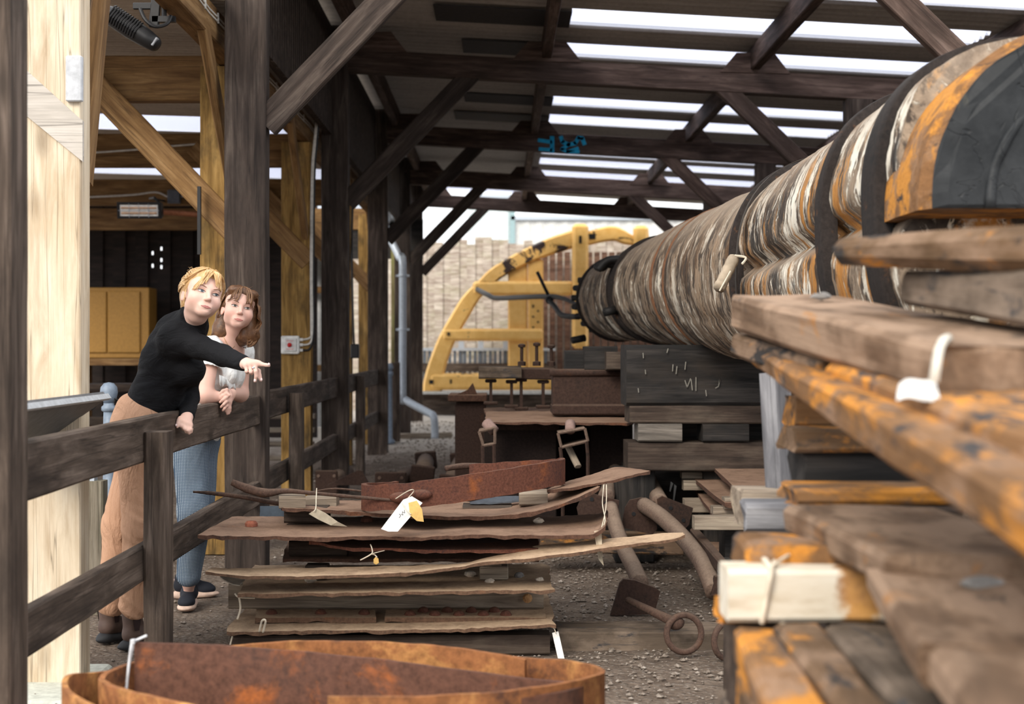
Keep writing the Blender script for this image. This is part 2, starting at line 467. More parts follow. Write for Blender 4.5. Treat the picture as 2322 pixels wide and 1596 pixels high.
# ---------------------------------------------------------------- ground
def ground_mat():
    n = NT('dirt_and_gravel')
    v = n.coord(kind='Object')
    big = n.noise(v, .55, 5, .6); mid = n.noise(v, 6, 8, .7); fine = n.noise(v, 55, 5, .7)
    vo = n.voro(v, 38); vo2 = n.voro(v, 90)
    dirt = n.ramp(mid, [(.3, (.105, .076, .058)), (.55, (.19, .145, .112)), (.75, (.29, .23, .18))])
    grv = n.ramp(vo, [(.0, (.42, .38, .34)), (.35, (.27, .235, .20)), (.6, (.13, .105, .085))])
    gm = n.math('MULTIPLY', n.step(fine, .47, .6), .75)
    col = n.mix(gm, dirt, grv)
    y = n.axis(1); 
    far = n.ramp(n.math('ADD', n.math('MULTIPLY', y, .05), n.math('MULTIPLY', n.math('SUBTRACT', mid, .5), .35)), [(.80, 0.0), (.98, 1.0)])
    col = n.mix(n.math('MULTIPLY', far, .85), col, n.mix(n.step(vo, .1, .5), (.78, .73, .66), (.50, .455, .40)))  # paler far gravel, lifted further to imitate daylight beyond the shed
    col = n.mix(n.step(big, .55, .72), col, n.mix(.5, col, (.20, .155, .12)))
    n.bump(n.math('ADD', n.math('MULTIPLY', vo, -1.2), n.math('ADD', fine, n.math('MULTIPLY', mid, 2.0))), .8, .02)
    return n.fin(col, .95, 0, .15)
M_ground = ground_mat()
def build_ground():
    nx, ny = 150, 220; vs = []; fs = []
    xs = np.concatenate([[-60, -30, -16], np.linspace(-9, 9, nx), [16, 30, 60]])
    ys = np.concatenate([[-25, -10, -3, 0], np.linspace(2.4, 30, ny), [45, 80, 150]])
    for y in ys:
        for x in xs:
            z = 0.0
            if abs(x) < 8.9 and 2.4 < y < 29.9:
                z = .018 * mnoise.noise((x * 1.3, y * 1.3, 0)) + .008 * mnoise.noise((x * 6, y * 6, 3)) - .012
            vs.append((x, y, z))
    w = len(xs)
    for j in range(len(ys) - 1):
        for i in range(w - 1):
            a = j * w + i; fs.append([a, a + 1, a + w + 1, a + w])
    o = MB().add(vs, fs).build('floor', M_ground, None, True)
    return tag(o, 'brown dirt and gravel ground of the yard', 'ground', kind='structure')
build_ground()

# loose gravel on the ground: uncountable
def build_gravel():
    mb = MB(); rnd = random.Random(5)
    def chip(x, y, r):
        z = .018 * mnoise.noise((x * 1.3, y * 1.3, 0)) - .010
        vs = []
        for (a, b, c) in ((0, 0, 1), (1, 0, .1), (.3, .95, 0), (-.8, .55, .1), (-.75, -.6, 0), (.35, -.9, .1), (0, 0, -1)):
            k = r * rnd.uniform(.65, 1.25); vs.append((x + a * k, y + b * k, z + r * .3 + c * k * .7))
        fs = [[0, i, i % 5 + 1] for i in range(1, 6)] + [[6, i % 5 + 1, i] for i in range(1, 6)]
        mb.add(vs, fs)
    for _ in range(5200):
        y = 3.9 + 9 * rnd.random() ** 1.7
        chip(rnd.uniform(-2.6, 1.6), y, rnd.choice((.003, .004, .005, .007, .011)) * rnd.uniform(.7, 1.3))
    for _ in range(2600):
        chip(rnd.gauss(.5, .45), rnd.uniform(4.6, 9.0), rnd.choice((.003, .004, .006, .008, .013)) * rnd.uniform(.7, 1.4))
    for _ in range(1800):
        y = rnd.uniform(12, 25); chip(rnd.uniform(-2.4, .6), y, rnd.uniform(.008, .022))
    n = NT('mixed_gravel'); f = n.noise(n.coord(), 40, 3)
    col = n.ramp(f, [(.3, (.09, .072, .058)), (.5, (.20, .165, .135)), (.7, (.36, .32, .28))])
    o = mb.build('gravel', n.fin(col, .95, 0, .15))
    tag(o, 'loose gravel chips strewn over the dirt ground', 'gravel', kind='stuff')
build_gravel()

# ---------------------------------------------------------------- the shed: posts, beams, braces, purlins, roof
BEAM_Y = [12.70, 17.15, 21.50, 24.90]
POST_Y = [3.99, 8.26, 12.70, 17.15, 21.50, 24.90]
def beam_bottom(x): return 3.65 - 0.055 * (x - .366)
def roof_z(x): return beam_bottom(x) + .45
PURLIN_X = [-1.25, 0.42, 2.27, 4.10]

POST_LAB = ['nearest dark shed post, cut off by the left edge of the photo',
            'dark brown shed post standing right beside the two women',
            'dark shed post behind the post beside the women, next in the row',
            'reddish shed post, paled for outdoor light, standing on open gravel, third beyond the women',
            'slim dark shed post just right of the downpipe top',
            'last dark shed post before the pale board fence']
for i, y in enumerate(POST_Y):
    top = roof_z(-1.47) - .05
    o = timber('shed_post', (-1.466, y, -.05), (-1.466, y, top), .238, .15, M_rail if i in (0, 3) else M_dark, up=(0, 1, 0), ch=.006, rough=.003, seg=24)  # reddish post gets paler timber in place of the light from outside
    tag(o, POST_LAB[i], 'post', 'posts along the left side of the shed', 'thing')

for i, y in enumerate(BEAM_Y[:3]):
    o = timber('shed_post', (3.2, y, -.05), (3.2, y, beam_bottom(3.2)), .24, .16, M_dark, up=(0, 1, 0))
    tag(o, ['dark shed post behind the mast under the nearest roof beam', 'dark shed post behind the mast under the blue-marked beam', 'dark shed post behind the mast under the sunlit pale beam'][i],
        'post', 'posts along the right side of the shed', 'thing')

BLAB = ['long dark roof tie beam nearest to the viewer, high above the mast', 'roof tie beam with blue spray paint marks',
        'sunlit pinkish roof tie beam beyond the blue-marked one', 'farthest dark roof tie beam, just above the yellow frame']
def gusset(x, y, w, h, th, slope_y):
    zb = beam_bottom(x) + .19
    return [V(x - w / 2, y - th, zb), V(x + w / 2, y - th, zb - .055 * w * .5), V(x + w * .27, y - th, zb + h), V(x - w * .27, y - th, zb + h)]
for i, y in enumerate(BEAM_Y):
    t = thing('tie_beam', (0, y, beam_bottom(0)), BLAB[i], 'roof beam', 'tie beams across the shed')
    x0, x1 = -1.75, 4.55
    hb = [.20, .225, .24, .22][i]
    timber('beam', (x0, y, beam_bottom(x0) + hb / 2), (x1, y, beam_bottom(x1) + hb / 2), .13, hb, M_beam, t, ch=.006, rough=.003, seg=30)
    for x in PURLIN_X[:3]:
        xx = x if x > -1 else x + .12
        m = MB().prism(gusset(xx, y, .62, .17, .075, 0), (0, .045, 0))
        m.build('gusset', M_beam, t)
    if i == 1:
        mk = MB(); z = beam_bottom(.6) ; yf = y - .069
        def bar(pts, w=.022):
            for a, b in zip(pts, pts[1:]):
                a = P(a[0], a[1], yf); b = P(b[0], b[1], yf); d = (b - a).normalized(); s = Vector((-d.z, 0, d.x)) * w
                a = a - d * w * .6; b = b + d * w * .6
                mk.prism([a + s, b + s, b - s, a - s], (0, -.002, 0))
        bar([(1252, 310), (1252, 344)], .026); bar([(1222, 318), (1250, 322)]); bar([(1224, 338), (1250, 340)])
        bar([(1272, 311), (1276, 322), (1290, 328), (1304, 325), (1312, 312), (1320, 313), (1325, 326)], .024)
        bar([(1290, 328), (1274, 338), (1286, 344), (1312, 344)], .020); bar([(1310, 336), (1286, 344)], .018)
        mk.build('spray_mark', M_blue, t)['label'] = 'blue spray paint letters'

# left braces (five) and right braces (five)
LB = ['nearest dark brace crossing the top of the photo from the post beside the women', 'dark brace under the nearest roof tie beam on the left side',
      'dark brace under the left part of the blue-marked beam', 'dark brace below the left end of the sunlit beam', 'thin dark brace in front of the pale fence and sky']
for i, y in enumerate(POST_Y[1:]):
    o = timber('diagonal_brace', (-1.36, y - .02, 2.58), (-.24, y - .02, beam_bottom(-.2) + .06), .075, .165, M_dark, up=(0, 0, 1), seg=10)
    tag(o, LB[i], 'brace', 'braces on the left side of the shed', 'thing')
RB = ['brown brace at top right above the black mast end', 'brown brace right of the long purlin under the nearest tie beam', 'dark brace under the right end of the blue-marked beam',
      'short dark brace under the sunlit beam above the mast']
for i, y in enumerate([8.26] + BEAM_Y[:3]):
    o = timber('diagonal_brace', (3.12, y - .02, 2.52), (1.98, y - .02, beam_bottom(2.0) + .06), .075, .155, M_beam, up=(0, 0, 1), seg=10)
    tag(o, RB[i], 'brace', 'braces on the right side of the shed', 'thing')
PL = ['roof purlin at the left above the dark posts', 'roof purlin running away left of the skylight strips', 'roof purlin crossing the skylight strips above the mast', 'brown roof purlin in the top right corner']
for x, lab in zip(PURLIN_X, PL):
    z = beam_bottom(x) + .21 + .10
    o = timber('roof_purlin', (x, 8.2, z), (x, 26.2, z), .085, .20, M_beam, seg=40)
    tag(o, lab, 'purlin', 'purlins under the shed roof', 'thing')

def roof_mat(name, c1, c2):
    n = NT(name); a = n.noise(n.coord((.6, 7, 1)), 2.2, 7, .6); b = n.noise(n.coord(), 30, 3)
    col = n.mix(n.step(a, .3, .7), c1, c2); col = n.mix(n.math('MULTIPLY', n.step(b, .4, .7), .25), col, tuple(q * .5 for q in c1))
    return n.fin(col, .75, 0, .2)
M_roof = roof_mat('grey_fibre_cement_roof', (.36, .335, .31), (.48, .455, .425))
M_roofl = roof_mat('pale_fibre_cement_roof', (.40, .35, .30), (.52, .47, .41))
def glaze_mat():
    n = NT('translucent_rooflight')
    tr = n.n.new('ShaderNodeBsdfTransparent'); tl = n.n.new('ShaderNodeBsdfTranslucent'); mx = n.n.new('ShaderNodeMixShader')
    tr.inputs[0].default_value = (.93, .94, 1.0, 1); tl.inputs[0].default_value = (.9, .92, .98, 1); mx.inputs[0].default_value = .25
    n.l.new(tr.outputs[0], mx.inputs[1]); n.l.new(tl.outputs[0], mx.inputs[2]); n.l.new(mx.outputs[0], n.out.inputs['Surface'])
    return n.m
M_glaze = glaze_mat()

def corrugated(mb, x0, x1, y0, y1, zf, pitch=.146, amp=.022, per=8, nx=2, th=.006):
    ny = max(2, int((y1 - y0) / pitch * per))
    top = []
    for j in range(ny + 1):
        y = y0 + (y1 - y0) * j / ny
        for i in range(nx + 1):
            x = x0 + (x1 - x0) * i / nx
            top.append(Vector((x, y, zf(x) + amp * math.sin(2 * math.pi * y / pitch))))
    w = nx + 1; N = len(top); fs = []
    for j in range(ny):
        for i in range(nx):
            a = j * w + i; fs.append([a, a + 1, a + w + 1, a + w]); fs.append([N + a, N + a + w, N + a + w + 1, N + a + 1])
    mb.add(top + [p + Vector((0, 0, th)) for p in top], fs)

STRIPS = [(10.35, 10.95), (11.72, 12.30), (13.02, 13.62), (15.78, 16.36), (17.02, 17.66), (20.0, 20.5), (20.96, 21.6), (22.4, 23.4)]
rm = MB(); X0, X1, XA, XB, YE = -1.72, 5.1, .60, 4.06, 26.0
y = 8.5
wi = 1
for (a, b) in STRIPS:
    corrugated(rm, X0, X1, y, a, roof_z)
    corrugated(rm, X0, XA, a, b, roof_z); corrugated(rm, XB, X1, a, b, roof_z)
    g = MB(); corrugated(g, XA, XB, a, b, roof_z, per=6, th=.003)
    o = g.build('window_%d' % wi, M_glaze, None, True)
    tag(o, 'long translucent rooflight strip, number %d counted from the viewer' % wi, 'rooflight', 'rooflights of the main shed', 'structure'); wi += 1
    y = b
corrugated(rm, X0, X1, y, 24.3, roof_z)
corrugated(rm, X0, -1.2, 24.3, YE, roof_z); corrugated(rm, .44, X1, 24.3, YE, roof_z)
g = MB(); corrugated(g, -1.2, .44, 24.3, YE, roof_z, th=.003)
tag(g.build('window_%d' % wi, M_glaze, None, True), 'wide white rooflight at the far left end of the shed roof', 'rooflight', None, 'structure'); wi += 1
tag(rm.build('ceiling', M_roof, None, True), 'grey corrugated underside of the main shed roof', 'roof', kind='structure')
dk = MB()
for (a, b), xl in zip(STRIPS[1:5], (-.55, -.35, -.4, -.55)):
    dk.box((xl / 2 + .3, (a + b) / 2, roof_z(.1) - .028), (.6 - xl, b - a, .006), Matrix.Rotation(math.atan(.055), 3, 'Y'))
tag(dk.build('trim_1', plain('dark_roof_sheet', (.05, .048, .05), .8)), 'dark sheet patches on the roof beside the skylights', 'roof patch', kind='structure')

# right-hand boarded wall
mb = MB()
for k in range(64):
    yy = 7.4 + k * .29
    mb.box((4.75 + .012 * (k % 2), yy + .14, 1.75), (.03, .282, 3.6))
tag(mb.build('wall_right', M_dark), 'dark boarded wall behind the mast on the right', 'wall', kind='structure')

# slatted screens above the left roof, bay by bay
SL = ['slatted dark screen above the fence right of the post beside the women', 'slatted screen over the second bay of the fence line', 'slatted screen over the third bay of the fence line', 'slatted screen over the farthest bay of the fence line']
for i in range(4):
    ya, yb = POST_Y[i + 1] + .09, POST_Y[i + 2] - .09
    t = thing('slatted_screen', (-1.5, ya, 3.2), SL[i], 'screen', 'slatted screens between the shed posts')
    mb = MB(); yy = ya + .03
    while yy < yb: mb.box((-1.5, yy, 3.66), (.022, .085, .96)); yy += .105
    mb.build('slats', M_dark, t)
    timber('rail', (-1.53, ya, 3.24), (-1.53, yb, 3.24), .05, .12, M_dark, t); timber('rail', (-1.53, ya, 4.02), (-1.53, yb, 4.02), .05, .12, M_dark, t)

# ---------------------------------------------------------------- left shed with pale and golden timber
LP_Y = [5.55, 8.95, 12.25, 15.6, 18.9]
LLAB = ['broad pale new timber post in bright light at the left', 'golden mossy post behind the dark post beside the women', 'golden post carrying the white switch box',
        'golden post mostly hidden behind the second dark shed post', 'golden post hidden behind the reddish shed post']
def zl(x): return 3.30 + .03 * (-1.6 - x)
for i, y in enumerate(LP_Y):
    t = thing('timber_post', (-1.75, y, 0), LLAB[i], 'post', 'posts of the left shed')
    m = M_pale if i == 0 else M_gold
    wd = .30 if i == 0 else .255
    xr = -1.617
    timber('shaft', (xr - wd / 2, y, 0), (xr - wd / 2, y, 3.05 if i else 3.3), wd, .13, m, t, up=(0, 1, 0), seg=16, rough=.002, ch=.005)
    if i == 0:
        # housed brace flush with the face and grey splice block
        a, b = P(40, 210, 5.478), P(187, 318, 5.478)
        MB().prism([P(28, 130, 5.478), P(187, 274, 5.478), P(187, 366, 5.478), P(28, 237, 5.478)], (0, .02, 0)).build('housed_brace', M_palegrey, t)['label'] = 'grey weathered diagonal brace let into the pale post'
        mb = MB().box(P(169, 179, 5.475), (.062, .03, .175), None, .004)
        mb.build('splice_block', plain('pale_grey_block', (.50, .52, .55), .7), t)['label'] = 'pale grey block let into the post edge'
        timber('eave_brace', (-1.645, 5.62, 1.95), (-1.645, 6.00, 3.12), .05, .11, M_goldbeam, t)['label'] = 'brown brace rising to the eave beam'
    else:
        timber('housed_brace', (-2.62, y - .05, 3.02), (xr - .02, y - .05, 2.02 if i > 1 else 2.0), .05, .165, M_goldbeam, t, up=(0, 0, 1))
        timber('eave_brace', (-1.66, y - .1, 2.25), (-1.66, y - 1.0, 3.1), .05, .12, M_goldbeam, t)
BL2 = ['thick golden brown cross beam of the left shed below the near heater', 'golden cross beam with a white cable, beneath the left rooflight', 'golden cross beam above the lit heater lamp', 'far golden cross beam of the left shed']
for i, y in enumerate(LP_Y[1:]):
    t = thing('cross_beam', (-4, y, 2.85), BL2[i], 'beam', 'cross beams of the left shed')
    timber('beam', (-7, y + .1, 2.995), (-1.62, y + .1, 2.995), .12, .285, M_goldbeam, t, seg=20)
o = timber('eave_beam', (-1.70, 6.4, 3.16), (-1.70, 19.5, 3.16), .13, .20, M_goldbeam, seg=40)
tag(o, 'brown eave beam with clipped cables running away above the women', 'beam', kind='thing')
cb = MB()
for dz, off in ((.045, .0), (.02, .01)):
    pts = [(-1.632 + .002 * math.sin(k), 6.5 + k * .3, 3.16 + dz + .006 * math.sin(k * 2.1)) for k in range(22)]
    cb.tube(pts, .006, 6)
for k in range(15): cb.box((-1.632, 6.8 + k * .36, 3.20), (.012, .012, .06))
tag(cb.build('clipped_cable', M_cable), 'pair of pale cables clipped along the eave beam', 'cable', kind='thing')

rl = MB(); LX0, LX1 = -7.2, -1.58
LS = [(12.55, 13.5), (16.1, 17.2)]
y = 7.9; wl_i = wi
for (a, b) in LS:
    corrugated(rl, LX0, LX1, y, a, zl, pitch=.076, amp=.011, per=6); corrugated(rl, -2.0, LX1, a, b, zl, pitch=.076, amp=.011, per=6)
    g = MB(); corrugated(g, LX0, -2.0, a, b, zl, pitch=.076, amp=.011, per=6, th=.003)
    tag(g.build('window_%d' % wl_i, M_glaze, None, True), 'bright rooflight in the left shed roof, %s one' % ('nearer' if wl_i == wi else 'farther'), 'rooflight', 'rooflights of the left shed', 'structure'); wl_i += 1
    y = b
corrugated(rl, LX0, LX1, y, 17.6, zl, pitch=.076, amp=.011, per=6); corrugated(rl, LX0, -2.75, 17.6, 20.3, zl, pitch=.076, amp=.011, per=6)
tag(rl.build('ceiling', M_roofl, None, True), 'pale corrugated underside of the left shed roof', 'roof', kind='structure')

# dark back wall of the left shed with a yellow cupboard in front
mb = MB(); k = 0; x = -7.4
rr = random.Random(3)
HOLES = {345: ((2.60, .05), (2.42, .05)), 366: ((2.66, .05), (2.50, .05), (2.40, .05)), 384: ((2.72, .07), (2.60, .05), (2.44, .05)), 411: ((2.70, .08), (2.58, .06))}
hx = {PX(p_, 20.2): z_ for p_, z_ in HOLES.items()}
while x < -2.72:
    yy = 20.2 + .032 * (k % 2); hit = [(h_, z_) for h_, z_ in hx.items() if x <= h_ < x + .16]
    if not hit: mb.box((x + .08, yy, 1.68), (.176, .03, 3.36))
    else:
        h_, z_ = hit[0]; a_, b_ = x - .008, x + .168; hw = .014
        mb.box(((a_ + h_ - hw) / 2, yy, 1.68), (h_ - hw - a_, .03, 3.36)); mb.box(((b_ + h_ + hw) / 2, yy, 1.68), (b_ - h_ - hw, .03, 3.36))
        zc = 0.0
        for zz, hh in sorted(z_):
            mb.box((h_, yy, (zc + zz) / 2), (2 * hw, .03, zz - zc)); zc = zz + hh
        mb.box((h_, yy, (zc + 3.36) / 2), (2 * hw, .03, 3.36 - zc))
    x += .16; k += 1
tag(mb.build('wall_back', wood('black_wall_boards', (.008, .006, .005), (.018, .012, .010), (.036, .024, .019), vary=.1)), 'dark vertical boards closing the back of the left shed', 'wall', kind='structure')
t = thing('yellow_cupboard', P(275, 812, 19.4), 'large ochre yellow cupboard in the dark shed behind the women', 'cupboard')
M_ochre = plain('ochre_paint', (.36, .19, .04), .55, 0, .3, .1)
c0, c1 = P(170, 812, 19.4), P(338, 652, 19.4)
mb = MB().box(((c0.x + c1.x) / 2, 19.62, (c0.z + c1.z) / 2), (c1.x - c0.x, .44, c1.z - c0.z), None, .01); mb.build('carcass', M_ochre, t)
for a, b in ((170, 242), (244, 318)):
    q0, q1 = P(a, 800, 19.38), P(b, 660, 19.38)
    MB().box(((q0.x + q1.x) / 2, 19.385, (q0.z + q1.z) / 2), (q1.x - q0.x, .03, q1.z - q0.z), None, .012).build('door', M_ochre, t)
MB().box((c0.x / 2 + c1.x / 2, 19.6, c0.z - .05), (c1.x - c0.x + .05, .5, .09)).build('plinth', M_goldbeam, t)
for dx in (.08, .9): MB().box((c0.x + dx, 19.6, c0.z / 2 - .05), (.08, .4, c0.z - .1)).build('leg', M_goldbeam, t)

# knot holes letting daylight through the back wall: small pale specks of the yard behind
# infrared heaters
def heater(label, c, w, h, d, tilt, yaw, bracket):
    t = thing('infrared_heater', c, label, 'heater', 'heater lamps under the left shed roof')
    R = Matrix.Rotation(yaw, 3, 'Z') @ Matrix.Rotation(tilt, 3, 'X')
    def at(x, y, z): return Vector(c) + R @ Vector((x, y, z))
    mb = MB()
    prof = [(-d / 2, -h * .5), (d / 2, -h * .38), (d / 2, h * .38), (-d / 2, h * .5)]
    mb.loft([[at(-w / 2, a, b) for a, b in prof], [at(-w / 2 * .94, a, b) for a, b in prof], [at(w / 2 * .94, a, b) for a, b in prof], [at(w / 2, a, b) for a, b in prof]])
    mb.build('housing', M_blackmetal, t)
    fr = MB()
    for s in (-1, 1):
        fr.box(at(0, -d / 2 - .006, s * h * .40), (w * .96, .012, h * .1), R); fr.box(at(s * w * .455, -d / 2 - .006, 0), (w * .05, .012, h * .8), R)
    fr.build('bezel', M_blackmetal, t)
    MB().box(at(0, -d / 2 - .002, 0), (w * .88, .006, h * .68), R).build('reflector', plain('heater_reflector', (.86, .86, .80), .35, .0), t)['label'] = 'pale polished reflector'
    el = MB()
    for q in (-.16, .16): el.tube([at(-w * .4, -d / 2 - .012, q * h), at(w * .4, -d / 2 - .012, q * h)], h * .06, 8)
    el.build('lamp_tube', plain('amber_glass_tube', (.62, .40, .25), .2), t)
    gd = MB()
    for q in (-.22, 0, .22): gd.tube([at(q * w, -d / 2 - .02, -h * .42), at(q * w, -d / 2 - .02, h * .42)], .003, 5)
    gd.tube([at(-w * .46, -d / 2 - .02, 0), at(w * .46, -d / 2 - .02, 0)], .003, 5)
    gd.build('guard', M_galv, t)
    fins = MB()
    for k in range(9): fins.box(at(-w * .32 + k * w * .08, d / 2 + .004, 0), (w * .03, .014, h * .6), R)
    fins.build('cooling_fins', M_blackmetal, t)
    br = MB(); 
    for pth in bracket: br.tube(pth, .012, 8)
    br.build('bracket', M_blackmetal, t)
c = P(318, 476, 14.6)
heater('lit-looking silver heater lamp with black frame hanging over the dark shed', c, .45, .17, .10, .18, 0.02, [[c + Vector((.2, .03, .06)), c + Vector((.14, .03, .13)), c + Vector((0, .4, .16)), c + Vector((0, 1.06, .2))]])
c = P(300, 66, 7.4)
t = thing('infrared_heater', c, 'black ribbed heater lamp hanging close under the left roof, seen from its side', 'heater', 'heater lamps under the left shed roof')
a_, e_ = P(238, 26, 7.4), P(358, 104, 7.4); ax_ = (e_ - a_).normalized(); nn_ = V(-ax_.z, 0, ax_.x); nn_ = nn_ if nn_.z > 0 else -nn_
rg_ = []
for u_, h_, d_ in ((0, .028, .06), (.04, .042, .085), (.15, .052, .10), (.5, .055, .105), (.8, .048, .10), (.96, .040, .09), (1.0, .030, .07)):
    p_ = a_.lerp(e_, u_); rg_.append([p_ + nn_ * h_ * math.sin(q_) + V(0, d_ * .6 * math.cos(q_), 0) for q_ in [2 * math.pi * k_ / 16 for k_ in range(16)]])
MB().loft(rg_).build('housing', M_blackmetal, t, True)
fn_ = MB()
for k_ in range(12):
    p_ = a_.lerp(e_, .14 + .045 * k_); fn_.tube([p_ + nn_ * .054 + V(0, -.03, 0), p_ + nn_ * .045 + V(0, -.050, 0), p_ - nn_ * .01 + V(0, -.066, 0), p_ - nn_ * .040 + V(0, -.045, 0)], .0055, 6)
fn_.build('cooling_fins', M_blackmetal, t)
MB().box(e_ + V(-.006, -.03, .012), (.012, .05, .05), Matrix.Rotation(.6, 3, 'Y'), .003).build('end_cap', plain('grey_cap', (.25, .26, .28), .4), t)['label'] = 'paler grey end cap'
br_ = MB().box(P(330, 14, 7.45), (.13, .02, .035), None, .004).box(P(352, 28, 7.45), (.05, .03, .16), Matrix.Rotation(.1, 3, 'Y'), .004)
br_.tube(smooth_path([P(318, 20, 7.4), P(330, 45, 7.38), P(352, 60, 7.38), P(378, 54, 7.4), P(388, 36, 7.42)], 5), .010, 8)
br_.box(P(372, 44, 7.45), (.12, .03, .03)).tube([P(372, 44, 7.45), P(372, -60, 7.45), V(-1.72, 7.45, 3.08)], .014, 8)
br_.build('bracket', M_blackmetal, t)
cb = MB().tube(smooth_path([P(200, 447, 15.63), P(300, 442, 15.63), P(352, 436, 15.63), P(380, 446, 15.63)], 5), .011, 6)
cb.tube(smooth_path([P(410, 446, 15.63), P(430, 441, 15.63), P(460, 431, 15.63)], 5), .011, 6)
tag(cb.build('cable_run', M_cable), 'white cable along the cross beam above the lit heater lamp', 'cable', kind='thing')
cb = MB().tube(smooth_path([P(200, 347, 12.28), P(300, 340, 12.28), P(380, 332, 12.28), P(458, 326, 12.28)], 5), .009, 6)
tag(cb.build('cable_run', M_cable), 'white cable along the cross beam under the left rooflight', 'cable', kind='thing')
tag(MB().box(P(395, 446, 15.6), (.14, .07, .15), None, .01).build('junction_box', plain('grey_plastic', (.10, .11, .13), .5)), 'small dark grey junction box on the beam right of the heater lamp', 'junction box', kind='thing')
tag(MB().tube([P(360, 480, 14.9), P(460, 487, 14.9)], .03, 10).build('copper_pipe', M_copper), 'short copper pipe right of the heater lamp', 'pipe', kind='thing')
tag(MB().box(P(452, 500, 8.80), (.02, .03, .42)).build('cable_duct', M_blackmetal), 'thin black strip on the edge of the golden mossy post', 'strip', kind='thing')
# ---------------------------------------------------------------- post-and-rail fence along the exhibit
def Q(px, y, z): return Vector((PX(px, y), y, z))
def fence_bay(label, y0, y1, xr, py_, px_, top_h, low, post_top):
    t = thing('rail_fence', (xr, (y0 + y1) / 2, 0), label, 'fence', 'bays of the post-and-rail fence')
    timber('rail', (xr, y0, .935), (xr, y1, .935), .05, .175, M_rail, t, seg=24, rough=.004)
    timber('rail', (xr, y0, .455), (xr, y1, .455), .05, .14, M_rail, t, seg=24, rough=.004)
    timber('post', (px_, py_, -.03), (px_, py_, post_top), .088, .14, M_rail, t, up=(0, 1, 0), seg=12, ch=.012, rough=.004)
    return t
fence_bay('near bay of grey brown rail fence that the two women lean on', 4.06, 8.18, -1.405, 5.57, -1.335, .175, .14, .967)
fence_bay('second bay of rail fence beyond the post beside the women', 8.34, 12.62, -1.46, 9.6, -1.37, .175, .14, .985)
fence_bay('third bay of rail fence, ending at the reddish post', 12.78, 17.07, -1.475, 14.4, -1.41, .175, .14, 1.0)

# visitor-side furniture
t = thing('information_panel', (-1.66, 5.0, 0), 'grey slanted information panel seen from behind, beside the near fence rail', 'panel')
pr = [V(-1.515, 4.42, 1.10), V(-1.515, 5.50, 1.10), V(-1.80, 5.50, .90), V(-1.80, 4.42, .90)]
nrm = (pr[1] - pr[0]).cross(pr[2] - pr[0]).normalized(); nrm = -nrm if nrm.z < 0 else nrm
MB().prism(pr, nrm * .03).build('board', plain('grey_panel_board', (.13, .13, .133), .6), t)
MB().box((-1.513, 4.96, 1.105), (.014, 1.08, .022), Matrix.Rotation(-.6, 3, 'Y')).build('edge_trim', plain('pale_grey_trim', (.46, .48, .50), .5), t)['label'] = 'paler grey top edge'
MB().box((-1.66, 5.46, .90), (.20, .05, .06)).build('bracket', M_galv, t)
xs_ = PX(217, 7.0)
t = thing('short_post', (xs_, 7.0, 0), 'short grey green post with a metal bracket on top, behind the blonde woman', 'post')
timber('shaft', (xs_, 7.0, -.02), (xs_, 7.0, .64), .095, .095, wood('mossy_grey_post', (.09, .075, .055), (.19, .165, .125), (.30, .27, .22), vary=0, stain=(.15, .15, .09)), t, up=(0, 1, 0))
MB().box((xs_ - .01, 7.0, .74), (.022, .06, .22)).box((xs_ - .05, 7.0, .72), (.018, .05, .18)).build('bracket', M_galv, t)['label'] = 'galvanised upright bracket'

mb = MB().box((-1.86, 5.5, -.01), (.56, .62, .03), None, .01)
tag(mb.build('concrete_pad', plain('pale_concrete', (.52, .54, .48), .9)), 'pale concrete pad under the bright new timber post', 'pad', kind='thing')
t = thing('stanchion', P(247, 900, 8.0) * Vector((1, 1, 0)) if False else Vector((PX(247, 8.0), 8.0, 0)), 'blue grey ball-topped stanchion behind the blonde woman', 'stanchion')
x0 = PX(247, 8.0)
MB().lathe((x0, 8.0, 0), [(.075, 0), (.075, .03), (.036, .06), (.032, .85), (.030, .93)], 14).build('post', M_bluegrey, t, True)
MB().lathe((x0, 8.0, .93), [(.03, 0), (.042, .01), (.042, .03), (.030, .04), (.03, .05)], 14).build('collar', M_bluegrey, t, True)
MB().lathe((x0, 8.0, .98), [(.028, 0), (.044, .03), (.050, .06), (.046, .09), (.028, .112), (.001, .118)], 14).build('ball_finial', M_bluegrey, t, True)
ch = MB()
def chain(mb, a, b, sag, r=.010, n=20):
    for k in range(n):
        u = k / (n - 1); p = a.lerp(b, u) - Vector((0, 0, sag * 4 * u * (1 - u)))
        u2 = min(1, u + .04); d = (a.lerp(b, u2) - Vector((0, 0, sag * 4 * u2 * (1 - u2))) - p)
        if d.length < 1e-6: d = b - a
        d.normalize(); s = Vector((0, 0, 1)) if k % 2 else d.cross(Vector((0, 0, 1))).normalized()
        R = r * 1.9; pts = []
        for q in range(11):
            ang = 2 * math.pi * q / 10
            pts.append(p + d * math.cos(ang) * R * 1.35 + s * math.sin(ang) * R * .8)
        mb.tube(pts, r * .5, 5, False)
chain(ch, V(x0 - .04, 8.0, 1.0), V(x0 - 1.0, 8.1, 1.0), .18); tag(ch.build('chain', M_blackmetal), 'dark chain hung on the left side of the blue grey stanchion', 'chain', kind='thing')
ch = MB(); chain(ch, V(x0 + .04, 8.0, 1.0), V(x0 + .75, 8.6, 1.0), .12); tag(ch.build('chain', M_blackmetal), 'dark chain hung on the right side of the blue grey stanchion', 'chain', kind='thing')
t = thing('bench', (-3.4, 12.8, 0), 'low dark bench in the left shed behind the stanchion', 'bench')
timber('seat', (-4.6, 12.8, .93), (-2.45, 12.8, .93), .35, .07, M_browndark, t); timber('rail', (-4.6, 12.9, .62), (-2.45, 12.9, .62), .1, .08, M_browndark, t)
